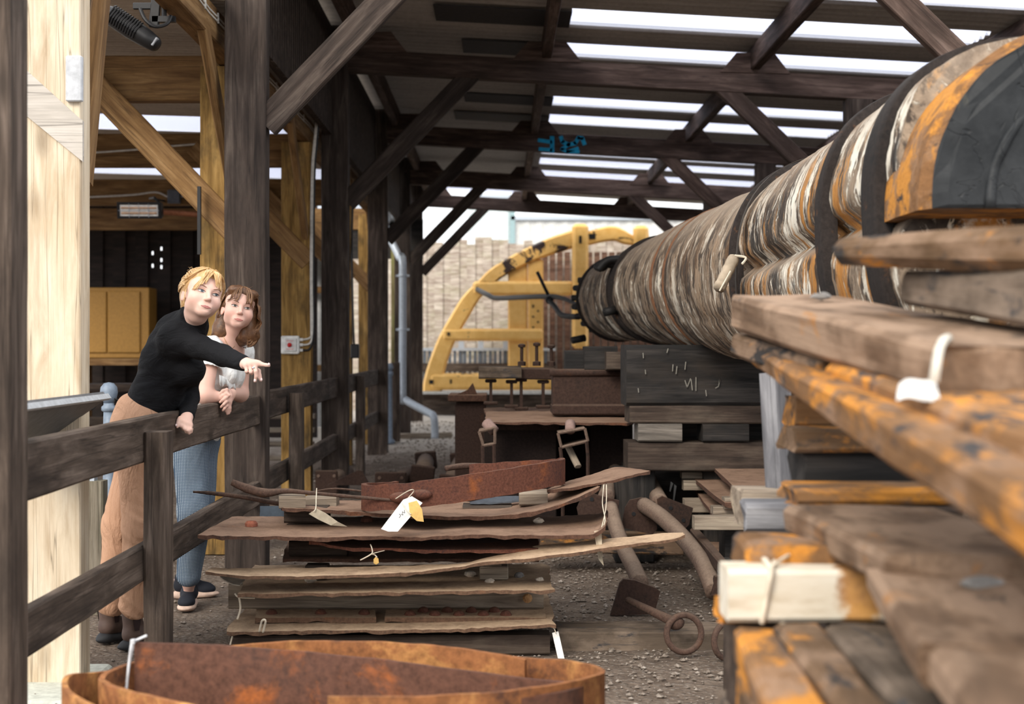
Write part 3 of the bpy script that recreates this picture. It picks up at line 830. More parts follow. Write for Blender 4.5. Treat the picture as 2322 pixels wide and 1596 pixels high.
for xx in (-4.4, -2.6): timber('leg', (xx, 12.85, 0), (xx, 12.85, .9), .12, .2, M_browndark, t, up=(0, 1, 0))
t = thing('slatted_bench', (-2.45, 14.5, 0), 'slatted wooden bench glimpsed right of the dark post beside the women', 'bench')
for k, z in enumerate((.16, .30, .44, .58)):
    timber('slat', (-2.75, 14.5 + k * .05, z), (-1.9, 14.5 + k * .05, z), .12, .05, M_spacer, t)
for xx in (-2.65, -2.0): timber('leg', (xx, 14.66, 0), (xx, 14.66, .64), .08, .08, M_rail, t, up=(0, 1, 0))

# switch box and conduits on the golden post
yb = 12.25 - .075
c = P(659, 782, yb)
t = thing('switch_box', c, 'pale grey switch box with a red button on the golden post', 'switch box')
MB().box(c, (.155, .07, .155), None, .008).build('housing', M_white, t)
MB().box(P(659, 782, yb - .042), (.10, .012, .11), None, .004).build('cover', plain('cover_grey', (.60, .60, .59), .5), t)
MB().lathe(P(657, 782, yb - .045), [(.019, 0), (.019, .02), (.013, .028), (.001, .03)], 14, Matrix.Rotation(math.pi / 2, 3, 'X')).build('button', M_red, t, True)['label'] = 'round red push button'
lb = MB()
for zz in (-.035, .035): lb.box(P(657, 782, yb - .049) + V(0, 0, zz), (.06, .002, .012))
lb.build('label_strip', plain('faded_red_print', (.55, .38, .37), .6), t)
for dz in (.045, 0, -.045): MB().tube([c + V(.077, 0, dz), c + V(.105, 0, dz)], .014, 8).build('cable_gland', M_white, t)
for k, (dz, m, lab) in enumerate(((.045, M_cable, 'upper white conduit curving from the switch box up the golden post'), (0, M_cable, 'middle white conduit curving from the switch box up the golden post'), (-.045, M_blackmetal, 'black conduit curving from the switch box up the golden post'))):
    px = 706 + k * 3.0
    pts = [c + V(.10, 0, dz), c + V(.17, 0, dz + .02), P(px, 742, yb), P(px - 1, 640, yb), P(px, 480, yb), P(px + 2, 380, yb), P(px + 6, 330, yb), P(px + 12, 260, yb)]
    tag(MB().tube(smooth_path(pts, 5), .010, 6).build('conduit', m, None, True), lab, 'conduit', kind='thing')
c = P(805, 796, 15.4)
tag(MB().box(c, (.09, .12, .155), None, .01).build('junction_box', M_blackmetal), 'small black box on the side of the golden post beyond the second dark post', 'junction box', kind='thing')
pts = [P(803, 780, 15.35), P(800, 700, 15.35), P(798, 560, 15.35), P(800, 470, 15.35), P(806, 425, 15.35)]
tag(MB().tube(smooth_path(pts, 5), .012, 6).build('conduit', M_blackmetal, None, True), 'black conduit rising from the small black box', 'conduit', kind='thing')

# ---------------------------------------------------------------- beyond the shed: fence, buildings, gutter, downpipe
M_board = wood('silvered_fence_boards', (.24, .19, .155), (.44, .38, .325), (.66, .61, .54), stretch=7, vary=.0, knots=False, stain=(.24, .27, .10), stain_amt=.25)
mb = MB(); x = -3.15; rr = random.Random(11); k = 0
while x < 4.2:
    h = 3.46 + rr.uniform(-.09, .07); w = .148
    mb.box((x + .08, 29.0 + (.0 if k % 2 else .034), h / 2), (.178, .03, h)); x += .166; k += 1
t = thing('board_fence', (0, 29.0, 0), 'tall pale vertical board fence closing the far end of the yard', 'fence')
mb.build('boards', M_board, t)
for z in (.6, 2.3): timber('rail', (-3.15, 29.1, z), (4.2, 29.1, z), .08, .12, M_rail, t)
M_shadeboard = wood('shade_brown_boards', (.045, .022, .014), (.11, .058, .038), (.19, .115, .08), stretch=7, vary=.05, knots=False)  # darker brown paints the roof's shade onto the boards here
mb = MB(); x = .85
while x < 4.0: mb.box((x + .065, 28.7, 1.6), (.115, .03, 3.2)); x += .150
tag(mb.build('shade_slat_panel', M_shadeboard), 'brown slats standing in for under-roof shade on the fence behind the yellow frame', 'fence', kind='thing')

def cladding(mb, x0, x1, y, z0, z1, pitch=.25):
    n = int((x1 - x0) / pitch * 4); vs = []
    for i in range(n + 1):
        x = x0 + (x1 - x0) * i / n; yy = y + (.03 if (i // 2) % 2 else 0)
        vs += [(x, yy, z0), (x, yy, z1), (x, yy + .02, z0), (x, yy + .02, z1)]
    fs = []
    for i in range(n):
        a = i * 4; b = a + 4; fs += [[a, b, b + 1, a + 1], [a + 2, a + 3, b + 3, b + 2], [a + 1, b + 1, b + 3, a + 3]]
    mb.add(vs, fs)
t = thing('warehouse', (0, 38, 0), 'pale blue grey clad warehouse rising over the board fence', 'building')
mb = MB(); cladding(mb, -.85, .34, 38, 0, 5.25); mb.build('wall', plain('pale_blue_cladding', (.60, .68, .70), .5), t)
mb = MB(); cladding(mb, .34, 5.0, 38.0, 0, 4.65, .34); mb.build('wall', plain('white_grey_cladding', (.56, .57, .56), .5), t)
MB().box((.34, 37.95, 2.6), (.14, .1, 5.2)).build('corner_trim', plain('teal_trim', (.25, .36, .38), .5), t)
MB().box((2.7, 40, 4.72), (4.8, 4.2, .1)).box((-.25, 40, 5.3), (1.25, 4.2, .1)).build('roof', M_galv, t)
MB().box((2.1, 42, 2.3), (5.9, .2, 4.6)).build('wall', plain('white_grey_cladding', (.56, .57, .56), .5), t)

# lean-to with gutter at the far left, corrugated sheet fence below
t = thing('lean_to', (-2.6, 22.2, 0), 'dark lean-to with a pale gutter between the dark shed posts', 'building')
MB().box((-2.9, 22.3, 2.98), (3.4, .1, .62)).build('fascia', M_black, t)
rfl = MB(); n = 48; vs = []; fs = []
for i in range(n * 4 + 1):
    xx = -4.6 + 3.2 * i / (n * 4); zz = .014 * math.sin(i * math.pi / 2)
    vs += [(xx, 22.1, 3.36 + zz), (xx, 24.3, 3.75 + zz)]
for i in range(n * 4): fs.append([2 * i, 2 * i + 2, 2 * i + 3, 2 * i + 1])
rfl.add(vs, fs).build('roof', M_galv, t)
MB().tube([(-4.6, 22.1, 3.32), (-1.45, 22.1, 3.30)], .065, 10).build('gutter', M_galv, t, True)
for xx in (-2.62, -1.62): timber('post', (xx, 22.3, 0), (xx, 22.3, 2.9), .16, .12, wood('mossy_post', (.10, .085, .035), (.20, .17, .08), (.30, .27, .16), vary=.0, stain=(.16, .20, .03), stain_amt=.6), t, up=(0, 1, 0))
mb = MB(); cladding(mb, -4.6, -2.72, 22.9, 0.0, 2.75, .15)
tag(mb.build('sheet_fence', plain('pale_corrugated_sheet', (.56, .57, .58), .5)), 'pale corrugated sheet fence glimpsed beside the golden switch-box post', 'fence', kind='thing')
for z in (.95, 2.2):
    o = timber('fence_rail', (-4.6, 22.75, z), (-2.72, 22.75, z), .06, .11, M_goldbeam)
    tag(o, 'brown rail across the corrugated sheet fence, %s one' % ('lower' if z < 1.5 else 'upper'), 'rail', kind='thing')

t = thing('downpipe', (PX(912, 20.2), 20.2, 0), 'galvanised downpipe with a bent foot beside the dark posts', 'downpipe')
pts = [P(872, 505, 20.6), P(882, 535, 20.5), P(906, 585, 20.3), P(913, 605, 20.2), P(913, 890, 20.2), P(918, 906, 20.2), P(970, 935, 19.9), P(983, 944, 19.8), P(986, 972, 19.8), P(986, 994, 19.8)]
MB().tube(smooth_path(pts, 4), .052, 12).build('pipe', M_galv, t, True)
for yy in (625, 747): MB().lathe(P(913, yy, 20.2), [(.062, -.02), (.066, 0), (.062, .02)], 12).box(P(913, yy, 20.2), (.19, .03, .03)).build('bracket', M_galv, t)
MB().box(P(866, 490, 20.7), (.24, .24, .22), None, .03).build('hopper', M_galv, t)
o = timber('kerb_timber', (-2.2, 19.9, .02), (-.7, 20.4, .02), .12, .09, M_spacer)
tag(o, 'low grey kerb timber on the gravel at the downpipe foot', 'timber', kind='thing')
t = thing('stanchion', (PX(884, 19), 19, 0), 'small blue grey stanchion behind the reddish post', 'stanchion')
MB().lathe((PX(884, 19), 19, 0), [(.07, 0), (.07, .04), (.035, .07), (.032, .9), (.045, .92), (.045, .95), (.03, .97)], 12).build('post', M_bluegrey, t, True)
MB().lathe((PX(884, 19), 19, .97), [(.028, 0), (.05, .05), (.028, .1), (.001, .105)], 12).build('ball_finial', M_bluegrey, t, True)
o = timber('short_post', (PX(897, 19.4), 19.4, 0), (PX(897, 19.4), 19.4, 1.08), .12, .12, M_rail, up=(0, 1, 0))
tag(o, 'short mossy fence post left of the downpipe', 'post', kind='thing')
t = thing('low_retaining_wall', (0, 27.4, 0), 'low mossy sleeper wall with pale top under the yellow frame', 'wall')
for z in (.10, .30): timber('sleeper', (PX(955, 27.3), 27.3, z), (3.3, 27.3, z), .6, .20, M_rail, t)
MB().box((1.0, 27.2, .425), (5.0, .9, .05)).build('coping', plain('pale_coping', (.60, .60, .57), .7), t)['label'] = 'pale flat coping'
t = thing('slatted_railing', (PX(1075, 28.2), 28.2, .53), 'blue grey slatted railing glimpsed through the yellow frame', 'railing')
xa, xb = PX(940, 28.2), PX(1260, 28.2)
MB().box(((xa + xb) / 2, 28.2, PZ(792, 28.2)), (xb - xa, .08, .06)).build('top_rail', M_galv, t)
mb = MB(); x = xa
while x < xb: mb.box((x, 28.21, .90), (.055, .02, .72)); x += .10
mb.build('slats', plain('slate_blue_slats', (.10, .125, .16), .5), t)
MB().box(((xa + xb) / 2, 28.16, PZ(833, 28.2)), (xb - xa, .03, .17)).build('mid_board', M_rail, t)
for pxx in (1046, 1090, 1147): MB().box((PX(pxx, 28.2), 28.26, .82), (.11, .05, 1.64)).build('upright', M_galv, t)

# ---------------------------------------------------------------- the yellow curved frame
def yellow_mat():
    n = NT('chipped_yellow_paint')
    v = n.coord(); a = n.noise(v, 2.2, 8, .7, .6); b = n.noise(v, 9, 5, .6)
    col = n.mix(n.step(b, .35, .7), (.78, .45, .12), (.88, .55, .18))
    col = n.mix(n.step(a, .625, .645), col, (.035, .02, .016))
    col = n.mix(n.math('MULTIPLY', n.step(n.noise(v, 1.2, 6, .7), .55, .75), .4), col, (.42, .20, .05))
    n.bump(a, .2); return n.fin(col, .5, 0, .35)
M_yellow = yellow_mat()
def yellow_chip():
    n = NT('heavily_chipped_yellow_paint')
    v = n.coord(); a = n.noise(v, 1.7, 8, .72, .8); b = n.noise(v, 9, 5, .6)
    col = n.mix(n.step(b, .35, .7), (.74, .42, .11), (.84, .52, .17))
    col = n.mix(n.step(a, .53, .55), col, (.035, .02, .016))
    n.bump(a, .2); return n.fin(col, .55, 0, .3)
M_yellowchip = yellow_chip()
YY = 27.0
t = thing('ship_rudder', P(1180, 885, YY), 'big yellow painted curved timber rudder frame standing before the board fence', 'frame')
def arc_beam(name, outer, inner, d, mat, k=8, push=0):
    oo = smooth_path([P(a, b, YY + push) for a, b in outer], k); ii = smooth_path([P(a, b, YY + push) for a, b in inner], k)
    n = len(oo); ii = resample(ii, n); oo = resample(oo, n)
    rings = []
    for p, q in zip(oo, ii):
        e = (q - p) * .12
        rings.append([p + e + V(0, -d / 2, 0), q - e + V(0, -d / 2, 0), q + V(0, -d / 4, 0), q + V(0, d / 2, 0), p + V(0, d / 2, 0), p + V(0, -d / 4, 0)])
    return MB().loft(rings).build(name, mat, t)
arc_beam('rim', [(958, 886), (962, 858), (975, 815), (995, 765), (1020, 720), (1050, 672), (1088, 634)], [(1003, 886), (1005, 858), (1016, 815), (1036, 765), (1062, 720), (1092, 672), (1128, 640)], .26, M_yellow)
arc_beam('rim_top', [(1084, 638), (1110, 612), (1150, 586), (1200, 560), (1250, 538), (1300, 522)], [(1122, 642), (1140, 628), (1172, 610), (1215, 590), (1258, 575), (1300, 562)], .27, M_yellowchip)['label'] = 'upper rim with dark patches of lost paint'
arc_beam('crest', [(1334, 524), (1370, 515), (1395, 514), (1415, 522), (1440, 535), (1470, 528)], [(1334, 556), (1370, 548), (1395, 546), (1415, 553), (1440, 556), (1470, 560)], .22, M_yellowchip)['label'] = 'broken carved crest'
def rect_beam(name, x0, y0, x1, y1, d, mat, push=0, ch=.03):
    a = P(x0, y1, YY + push); b = P(x1, y0, YY + push)
    return MB().box(((a.x + b.x) / 2, YY + push, (a.z + b.z) / 2), (abs(b.x - a.x), d, abs(b.z - a.z)), None, ch).build(name, mat, t)
rect_beam('crossbar', 975, 846, 1290, 884, .30, M_yellow, -.02, .06); rect_beam('crossbar', 1003, 745, 1232, 773, .28, M_yellow, -.02, .05); rect_beam('crossbar', 1072, 638, 1300, 670, .28, M_yellow, -.02, .05)
rect_beam('column', 1152, 592, 1196, 862, .14, M_yellow, .04); rect_beam('column', 1197, 588, 1232, 862, .14, M_yellow, .02)
rect_beam('stock', 1297, 508, 1334, 790, .22, M_yellow, -.1, .06)
rect_beam('stock', 1436, 512, 1470, 700, .22, M_yellow, -.1, .06)
bl = MB()
for a, b in ((1205, 693), (1216, 705), (1205, 718), (1216, 730), (1205, 742)):
    p = P(a + 4, b, YY - .06); bl.tube([p, p + V(0, -.02, 0)], .02, 8)
for a, b, w, h in ((1017, 757, .05, .06), (978, 866, .08, .08), (1022, 865, .03, .08), (1082, 654, .05, .06)): bl.box(P(a, b, YY - .175), (w, .02, h))
for a, b, w, h in ((1316, 543, .05, .14), (1343, 536, .12, .10)): bl.box(P(a, b, YY - .215 if a < 1330 else YY - .115), (w, .02, h))
bl.build('bolt_holes', M_blackmetal, t)
pts = [P(1083, 657, 26.75), P(1105, 668, 23.5), P(1125, 676, 22.5), P(1180, 674, 20), P(1243, 672, 17), P(1275, 676, 15.5), P(1312, 692, 14.0)]
tag(MB().tube(smooth_path(pts, 6), [.05 - .03 * i / 36 for i in range(37)], 8).build('rope', M_iron, None, True), 'dark rope strung from the yellow frame to the mast tip', 'rope', kind='thing')
hk = MB().tube([P(1218, 616, 16.5), P(1243, 668, 16.5)], .02, 7); hk.ball(P(1246, 680, 16.5), .05, 10, 6)
hk.tube(smooth_path([P(1246, 682, 16.5), P(1258, 695, 16), P(1275, 715, 15), P(1312, 718, 14.0)], 5), .03, 7)
tag(hk.build('turnbuckle', M_iron, None, True), 'dark iron bar and shackle on the rope at the mast tip', 'shackle', kind='thing')

# ---------------------------------------------------------------- the great mast
def mast_mat(name, nose=False, nearness=True):
    n = NT(name)
    y = n.axis(1)
    st = n.noise(n.coord((.75, 2.5, .75)), 2.0, 10, .66, .5)               # broad streaks down the sides
    st2 = n.noise(n.coord((.8, 3.6, .8), loc=(3, 1, 7)), 1.9, 9, .66, .4)
    patch = n.noise(n.coord((1.3, 3.0, 1.3), loc=(9, 4, 2)), 2.0, 10, .70, .7)
    fine = n.noise(n.coord((9, 55, 9)), 1.6, 6, .7)
    flake = n.noise(n.coord((8, 20, 6), loc=(2, 6, 1)), 1.5, 9, .72, .6)
    near = n.ramp(n.math('MULTIPLY', n.math('SUBTRACT', y, 3.5), .25), [(.60, 1.0), (.92, 0.0)])
    dark = n.mix(n.step(fine, .35, .65), (.028, .021, .017), (.095, .073, .057))
    warm = n.mix(n.step(fine, .32, .62), (.15, .11, .078), (.32, .245, .175))
    col = n.mix(n.step(n.math('ADD', patch, n.math('MULTIPLY', n.math('SUBTRACT', flake, .5), .35)), .46, .50), dark, warm)
    cream = n.mix(n.step(fine, .28, .6), (.60, .52, .39), (.80, .77, .68))
    cm = n.step(n.math('ADD', st, n.math('MULTIPLY', n.math('SUBTRACT', flake, .5), .85)), .525, .545)
    cm = n.math('MULTIPLY', cm, n.math('MAXIMUM', near, n.math('MULTIPLY', n.step(patch, .50, .56), .8)))
    col = n.mix(cm, col, cream)
    orange = n.mix(n.step(fine, .35, .65), (.27, .105, .026), (.55, .27, .070))
    om = n.step(n.math('ADD', st2, n.math('MULTIPLY', n.math('SUBTRACT', fine, .5), .25)), .53, .58)
    om = n.math('MULTIPLY', om, n.math('MAXIMUM', near, .12))
    col = n.mix(om, col, orange)
    tar = n.step(n.math('ADD', n.noise(n.coord((1.1, 3.4, 1.1), loc=(6, 2, 3)), 2.0, 9, .7, .5), n.math('MULTIPLY', n.math('SUBTRACT', flake, .5), .3)), .56, .59)
    col = n.mix(n.math('MULTIPLY', tar, .9), col, (.028, .024, .022))
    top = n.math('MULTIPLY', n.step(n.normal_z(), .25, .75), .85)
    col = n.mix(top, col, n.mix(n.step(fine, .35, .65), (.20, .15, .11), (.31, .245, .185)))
    n.bump(n.math('ADD', n.math('MULTIPLY', cm, .35), n.math('ADD', fine, flake)), .55, .008)
    return n.fin(col, .75, 0, .25)
M_mast = mast_mat('peeling_cream_mast_paint')
SEC = [(4.10, 1.690, 1.705, .545, .50, 2.9), (4.9, 1.66, 1.695, .53, .485, 2.8), (6.5, 1.635, 1.67, .505, .485, 2.6), (6.95, 1.61, 1.672, .505, .49, 2.3), (8.0, 1.52, 1.688, .480, .478, 2.1),
       (9.5, 1.42, 1.716, .452, .450, 2.0), (11.0, 1.325, 1.742, .418, .418, 2.0), (11.6, 1.285, 1.748, .412, .412, 2.0), (13.6, 1.145, 1.755, .392, .392, 2.0), (13.95, 1.12, 1.755, .36, .36, 2.0)]
def sec(y):
    for a, b in zip(SEC, SEC[1:]):
        if y <= b[0] or b is SEC[-1]:
            u = max(0, min(1, (y - a[0]) / (b[0] - a[0]))); return [p + (q - p) * u for p, q in zip(a, b)]
def mast_ring(y, off=0.0, nth=112, rough=1.0, rel=1.0):
    _, xc, zc, rx, rz, e = sec(y)
    ring = []
    for j in range(nth):
        a = 2 * math.pi * j / nth
        ca, sa = math.cos(a), math.sin(a)
        k = (abs(ca) ** e + abs(sa) ** e) ** (-1 / e)
        g = 0.0
        if rough:
            da = abs((a - math.pi + math.pi) % (2 * math.pi) - math.pi)
            if y < 6.93: g -= .060 * math.exp(-(da / .075) ** 2) + .02 * math.exp(-(da / .16) ** 2)
            d2 = abs(((a - (math.pi + .52) + math.pi) % (2 * math.pi)) - math.pi)
            if y > 6.93 and y < 11: g -= .022 * math.exp(-(d2 / .014) ** 2)
            q = Vector((math.cos(a) * 3.0, y * 3.2, math.sin(a) * 3.0))
            g += (.010 * mnoise.noise(q) + .004 * mnoise.noise(q * 4) + .0025 * mnoise.noise(q * 11)) * rough
            if y > 11.7: g -= .014 * max(0, math.sin((y - 11.7) * 2 * math.pi / .20) - .1)
            for yy, w, dp in ((6.80, .055, .075), (7.62, .012, .012), (8.75, .018, .018), (9.25, .022, .020), (10.2, .02, .018), (10.55, .02, .018), (11.0, .02, .02), (5.75, .01, .012)):
                g -= dp * math.exp(-((y - yy) / w) ** 4)
            if 8.85 < y < 9.15: g += .006
        r = k + 0
        ring.append(Vector((xc + ca * k * (rx * rel + g + off), y, zc + sa * k * (rz * rel + g + off))))
    return ring
t = thing('ship_mast', (1.5, 8, 1.2), 'huge old round wooden mast with peeling cream and orange paint', 'mast')
ys = list(np.linspace(4.10, 7.4, 170)) + list(np.linspace(7.43, 11.0, 120)) + list(np.linspace(11.03, 13.95, 150))
MB().loft([mast_ring(y) for y in ys]).build('shaft', M_mast, t, True)
M_band = rust('tarred_iron_band', (.021, .016, .014), (.20, .085, .03), (.010, .010, .010), lo=.60, scale=7, bump=.6, rough=.85)
def band(y, w, off, mat=M_band, name='iron_band', wob=0.0):
    rings = []
    for dy, o in ((-w / 2, -.03), (-w / 2, off), (-w / 4, off + .004), (w / 4, off + .004), (w / 2, off), (w / 2, -.03)):
        rg = mast_ring(y + dy, o, 112, .0)
        if wob: rg = [p + V(0, wob * mnoise.noise(V(p.z * 3, p.x * 3, y)), 0) for p in rg]
        rings.append(rg)
    return MB().loft(rings, caps=False).build(name, mat, t, True)
band(4.30, .17, .022, wob=.05); band(4.93, .115, .024, wob=.05); band(6.72, .05, .03, wob=.03); band(11.30, .09, .02); band(11.52, .05, .014)
for yy in (8.75, 9.25): band(yy, .02, .004, plain('rusty_thin_hoop', (.13, .06, .03), .8), 'hoop')
band(13.62, .06, .02)
# the black upper end block, overhanging a recess
def half_ring(y, off, z0, e=2.25):
    _, xc, zc, rx, rz, _e = sec(4.1); xc += .02; rx += .03
    pts = []
    n = 40
    for j in range(n + 1):
        a = math.pi * j / n; ca, sa = math.cos(a), math.sin(a); k = (abs(ca) ** e + abs(sa) ** e) ** (-1 / e)
        q = V(ca * 2.2, y * 6, sa * 2.2)
        pts.append(V(xc + ca * k * (rx + off), y + (.012 * mnoise.noise(q * 1.7) if off < 0 else 0), z0 + sa * k * (rz + off + .02) + .006 * mnoise.noise(q * 3)))
    for j in range(1, 10): pts.append(V(xc - (rx + off) + 2 * (rx + off) * j / 10, y, z0))
    return pts
z0 = 1.668
M_endside = old_wood('orange_end_block', (.24, .12, .05), (.30, .185, .11), (.62, .27, .05), (.05, .04, .035), o_lo=.46, t_lo=.60, d_lo=.5)
MB().loft([half_ring(4.26, -.01, z0), half_ring(4.08, .0, z0), half_ring(3.84, .006, z0), half_ring(3.80, -.02, z0)]).build('end_block', M_endside, t)
def tar_face():
    n = NT('cracked_black_tar'); a = n.noise(n.coord(), 5, 8, .65); c = n.noise(n.coord(loc=(3, 3, 8)), 6, 7, .7); d = n.noise(n.coord((7, 1, 1.4)), 1.6, 5, .6)
    k = n.noise(n.coord((1, 1, 1), loc=(8, 1, 2)), 3.5, 3, .6, 1.5); kr = n.ramp(k, [(.492, 0.0), (.5, 1.0), (.508, 0.0)])
    col = n.mix(n.step(a, .4, .65), (.010, .012, .014), (.030, .033, .036)); col = n.mix(n.step(c, .655, .675), col, (.48, .19, .03))
    col = n.mix(n.math('MULTIPLY', n.step(d, .60, .68), .5), col, (.10, .09, .06))
    n.bump(n.math('SUBTRACT', a, n.math('MULTIPLY', kr, .5)), .5, .01); return n.fin(col, .55, 0, .25)
M_tar = tar_face()
fr = half_ring(3.792, -.016, z0); fr2 = [p + V(0, -.014, 0) for p in half_ring(3.80, -.06, z0 + .01)]
MB().loft([fr, fr2]).build('tarred_face', M_tar, t)['label'] = 'cracked black tar over the mast end'
rim = half_ring(3.80, -.17, z0)
MB().tube([p + V(0, -.012, 0) for p in rim[:41]], .016, 8).build('raised_bead', M_tar, t, True)
for (a, b, yy) in ((1385, 706, 11.25), (1312, 770, 13.6)): MB().tube([P(a + 14, b - 4, yy), P(a - 14, b + 2, yy - .05)], .035, 9).build('iron_peg', M_iron, t, True)
lump = MB()
for a, b in ((1362, 605), (1375, 597), (1388, 598), (1402, 592)): lump.ball(P(a, b, 11.5), .05, 10, 7, (1.2, 1, .8))
lump.tube(smooth_path([P(1355, 612, 11.4), P(1378, 590, 11.4), P(1410, 588, 11.4)], 6), .03, 8)
lump.build('iron_clamp', M_iron, t, True)
studs = MB()
for k in range(8):
    an = math.pi * (.80 + k * .09); p = V(1.12 + .33 * math.cos(an), 13.96, 1.755 + .33 * math.sin(an)); studs.tube([p, p + V(-.02, -.14 if k % 2 else .05, 0) * .8 + V(-.06, 0, 0)], .03, 7)
studs.build('tip_studs', M_iron, t)
# lashing strap with buckle roll
st = []
for k in range(26):
    a = math.pi * (.50 + .030 * k); y = 6.60 - .10 * math.sin(k * .12)
    rg = sec(6.6); e = rg[5]; ca, sa = math.cos(a), math.sin(a); kk = (abs(ca) ** e + abs(sa) ** e) ** (-1 / e)
    st.append(V(rg[1] + ca * kk * (rg[3] + .030), y + .12 * (k / 25.0), rg[2] + sa * kk * (rg[4] + .030)))
rings = []
for i, p in enumerate(st):
    rings.append([p + V(0, -.022, 0), p + V(0, .022, 0), p + V(.004, .022, .004), p + V(.004, -.022, .004)])
t2 = thing('lashing_strap', st[10], 'dark webbing strap lashed around the mast, with a pale roll of slack', 'strap')
MB().loft(rings).build('webbing', plain('dark_webbing', (.055, .047, .040), .9), t2)
a, b = P(1664, 585, 6.52), P(1630, 655, 6.42)
MB().tube([a + (b - a) * k / 8 for k in range(9)], [.026 + .003 * (k % 2) for k in range(9)], 10).build('slack_roll', plain('beige_webbing', (.33, .27, .20), .9), t2, True)['label'] = 'pale beige rolled slack'
MB().tube(smooth_path([a + V(.0, -.02, .01), a + V(.05, -.03, .0), a + V(.03, -.04, -.03)], 4), .006, 6).build('tie', M_string, t2); MB().tube([b + V(.0, -.02, -.01), b + V(.05, -.02, .08)], .004, 6).build('tie', M_string, t2)

# ---------------------------------------------------------------- what carries the mast
def gtimber(lab, cat, *a, name='baulk', group=None, **k):
    o = timber(name, *a, **k); return tag(o, lab, cat, group, 'thing')
t = thing('black_baulk', (1.5, 8.7, .945), 'big black tarred baulk under the mast with white chalk strokes', 'timber')
timber('body', (PX(1421, 8.5), 8.72, 1.125), (2.45, 8.72, 1.125), .42, .365, M_black, t, ch=.02, rough=.004, seg=24)
mk = MB()
def stroke(pts, y, w):
    for a, b in zip(pts, pts[1:]):
        a = P(a[0], a[1], y); b = P(b[0], b[1], y); d = (b - a).normalized(); s = V(-d.z, 0, d.x) * w
        mk.prism([a + s, b + s, b - s, a - s], (0, -.002, 0))
for s_ in ([(1553, 862), (1558, 878), (1566, 858)], [(1567, 860), (1570, 885)], [(1578, 855), (1578, 886)], [(1458, 800), (1459, 812)], [(1463, 838), (1464, 848)], [(1515, 790), (1512, 800)], [(1526, 826), (1525, 842)], [(1535, 830), (1533, 848)], [(1600, 884), (1602, 898)], [(1630, 868), (1633, 858), (1629, 876), (1622, 880)], [(1447, 880), (1448, 890)], [(1555, 820), (1553, 838)]):
    mk = MB(); stroke(s_, 8.495, .0028); mk.build('chalk_mark', M_chalk, t)
gtimber('dusty dark timber lying directly under the black baulk', 'timber', (PX(1428, 8.5), 8.68, .89), (2.4, 8.68, .89), .36, .105, M_browndark, name='bearer_timber')
gtimber('grey block with sawn end under the dusty timber', 'timber block', (PX(1448, 8.45), 8.6, .785), (PX(1548, 8.45), 8.6, .785), .26, .105, wood('grey_end_grain', (.05, .044, .038), (.12, .105, .09), (.21, .185, .16)), name='timber_block')
gtimber('dark mossy block right of the grey block under the mast', 'timber block', (PX(1595, 8.45), 8.6, .785), (PX(1700, 8.45), 8.6, .785), .26, .105, M_black, name='timber_block')
gtimber('long dark sleeper carrying the two blocks under the mast', 'timber', (PX(1420, 8.6), 8.65, .64), (2.3, 8.65, .64), .32, .17, M_browndark, name='sleeper')
for k, (px_, lab) in enumerate(((1440, 'left'), (1640, 'right'))):
    gtimber('dark upright block on the ground carrying the %s end of the sleeper' % lab, 'timber block', (PX(px_, 8.6), 8.7, 0), (PX(px_, 8.6), 8.7, .56), .24, .24, M_black, up=(0, 1, 0), name='timber_block')
gtimber('dark chock with pale left edge on the iron trough, left one', 'chock', (PX(1282, 9.5), 9.6, 1.205), (PX(1329, 9.5), 9.6, 1.205), .2, .135, M_black, name='chock')
gtimber('dark square chock beside it, nearer the mast tip', 'chock', (PX(1326, 9.4), 9.55, 1.22), (PX(1402, 9.4), 9.55, 1.22), .2, .16, M_black, name='chock')
gtimber('small wedge chock between the square chock and the black baulk', 'chock', (PX(1378, 9.2), 9.4, 1.205), (PX(1424, 9.2), 9.4, 1.205), .18, .12, M_browndark, name='chock')

t = thing('iron_trough', (.6, 9.6, .84), 'dark rusty iron trough with a beaded rim beside the black baulk', 'trough')
xa, xb = PX(1253, 9.5), PX(1445, 9.5)
MB().box(((xa + xb) / 2, 9.62, .995), (xb - xa, .3, .27), None, .01).build('body', M_rustdark, t)
MB().tube([(xa - .02, 9.47, 1.125), (xb, 9.47, 1.125)], .026, 10).build('beaded_rim', M_rustdark, t, True)
MB().box(((xa + xb) / 2, 9.61, .878), (xb - xa + .01, .34, .075), None, .012).build('base_flange', M_rustdark, t)
o = sheet('iron_table_plate', [Q(1098, 8.9, .825), Q(1200, 8.9, .825), Q(1320, 8.9, .823), Q(1436, 8.9, .82)], [Q(1104, 10.2, .835), Q(1250, 10.2, .835), Q(1420, 10.2, .835)], .014, M_rustplate)
tag(o, 'flat dusty iron plate under the trough, its edge toward the viewer', 'plate', kind='thing')
t = thing('iron_box', (.15, 9.4, 0), 'dark rusty iron box standing under the flat dusty plate', 'box')
a, b = PX(1120, 9.2), PX(1262, 9.2)
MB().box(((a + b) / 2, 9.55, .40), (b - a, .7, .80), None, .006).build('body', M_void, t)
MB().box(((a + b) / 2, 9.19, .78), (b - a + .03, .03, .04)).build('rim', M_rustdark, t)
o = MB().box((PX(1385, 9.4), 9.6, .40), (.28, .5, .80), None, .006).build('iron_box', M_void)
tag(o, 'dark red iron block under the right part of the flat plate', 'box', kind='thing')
tag(MB().box((PX(1300, 9.9), 10.1, .40), (.30, .4, .80), None, .006).build('iron_box', M_void), 'added black block closing the bright gap behind the right open iron frame', 'box', kind='thing')  # added filler that shuts out a bright gap between the boxes
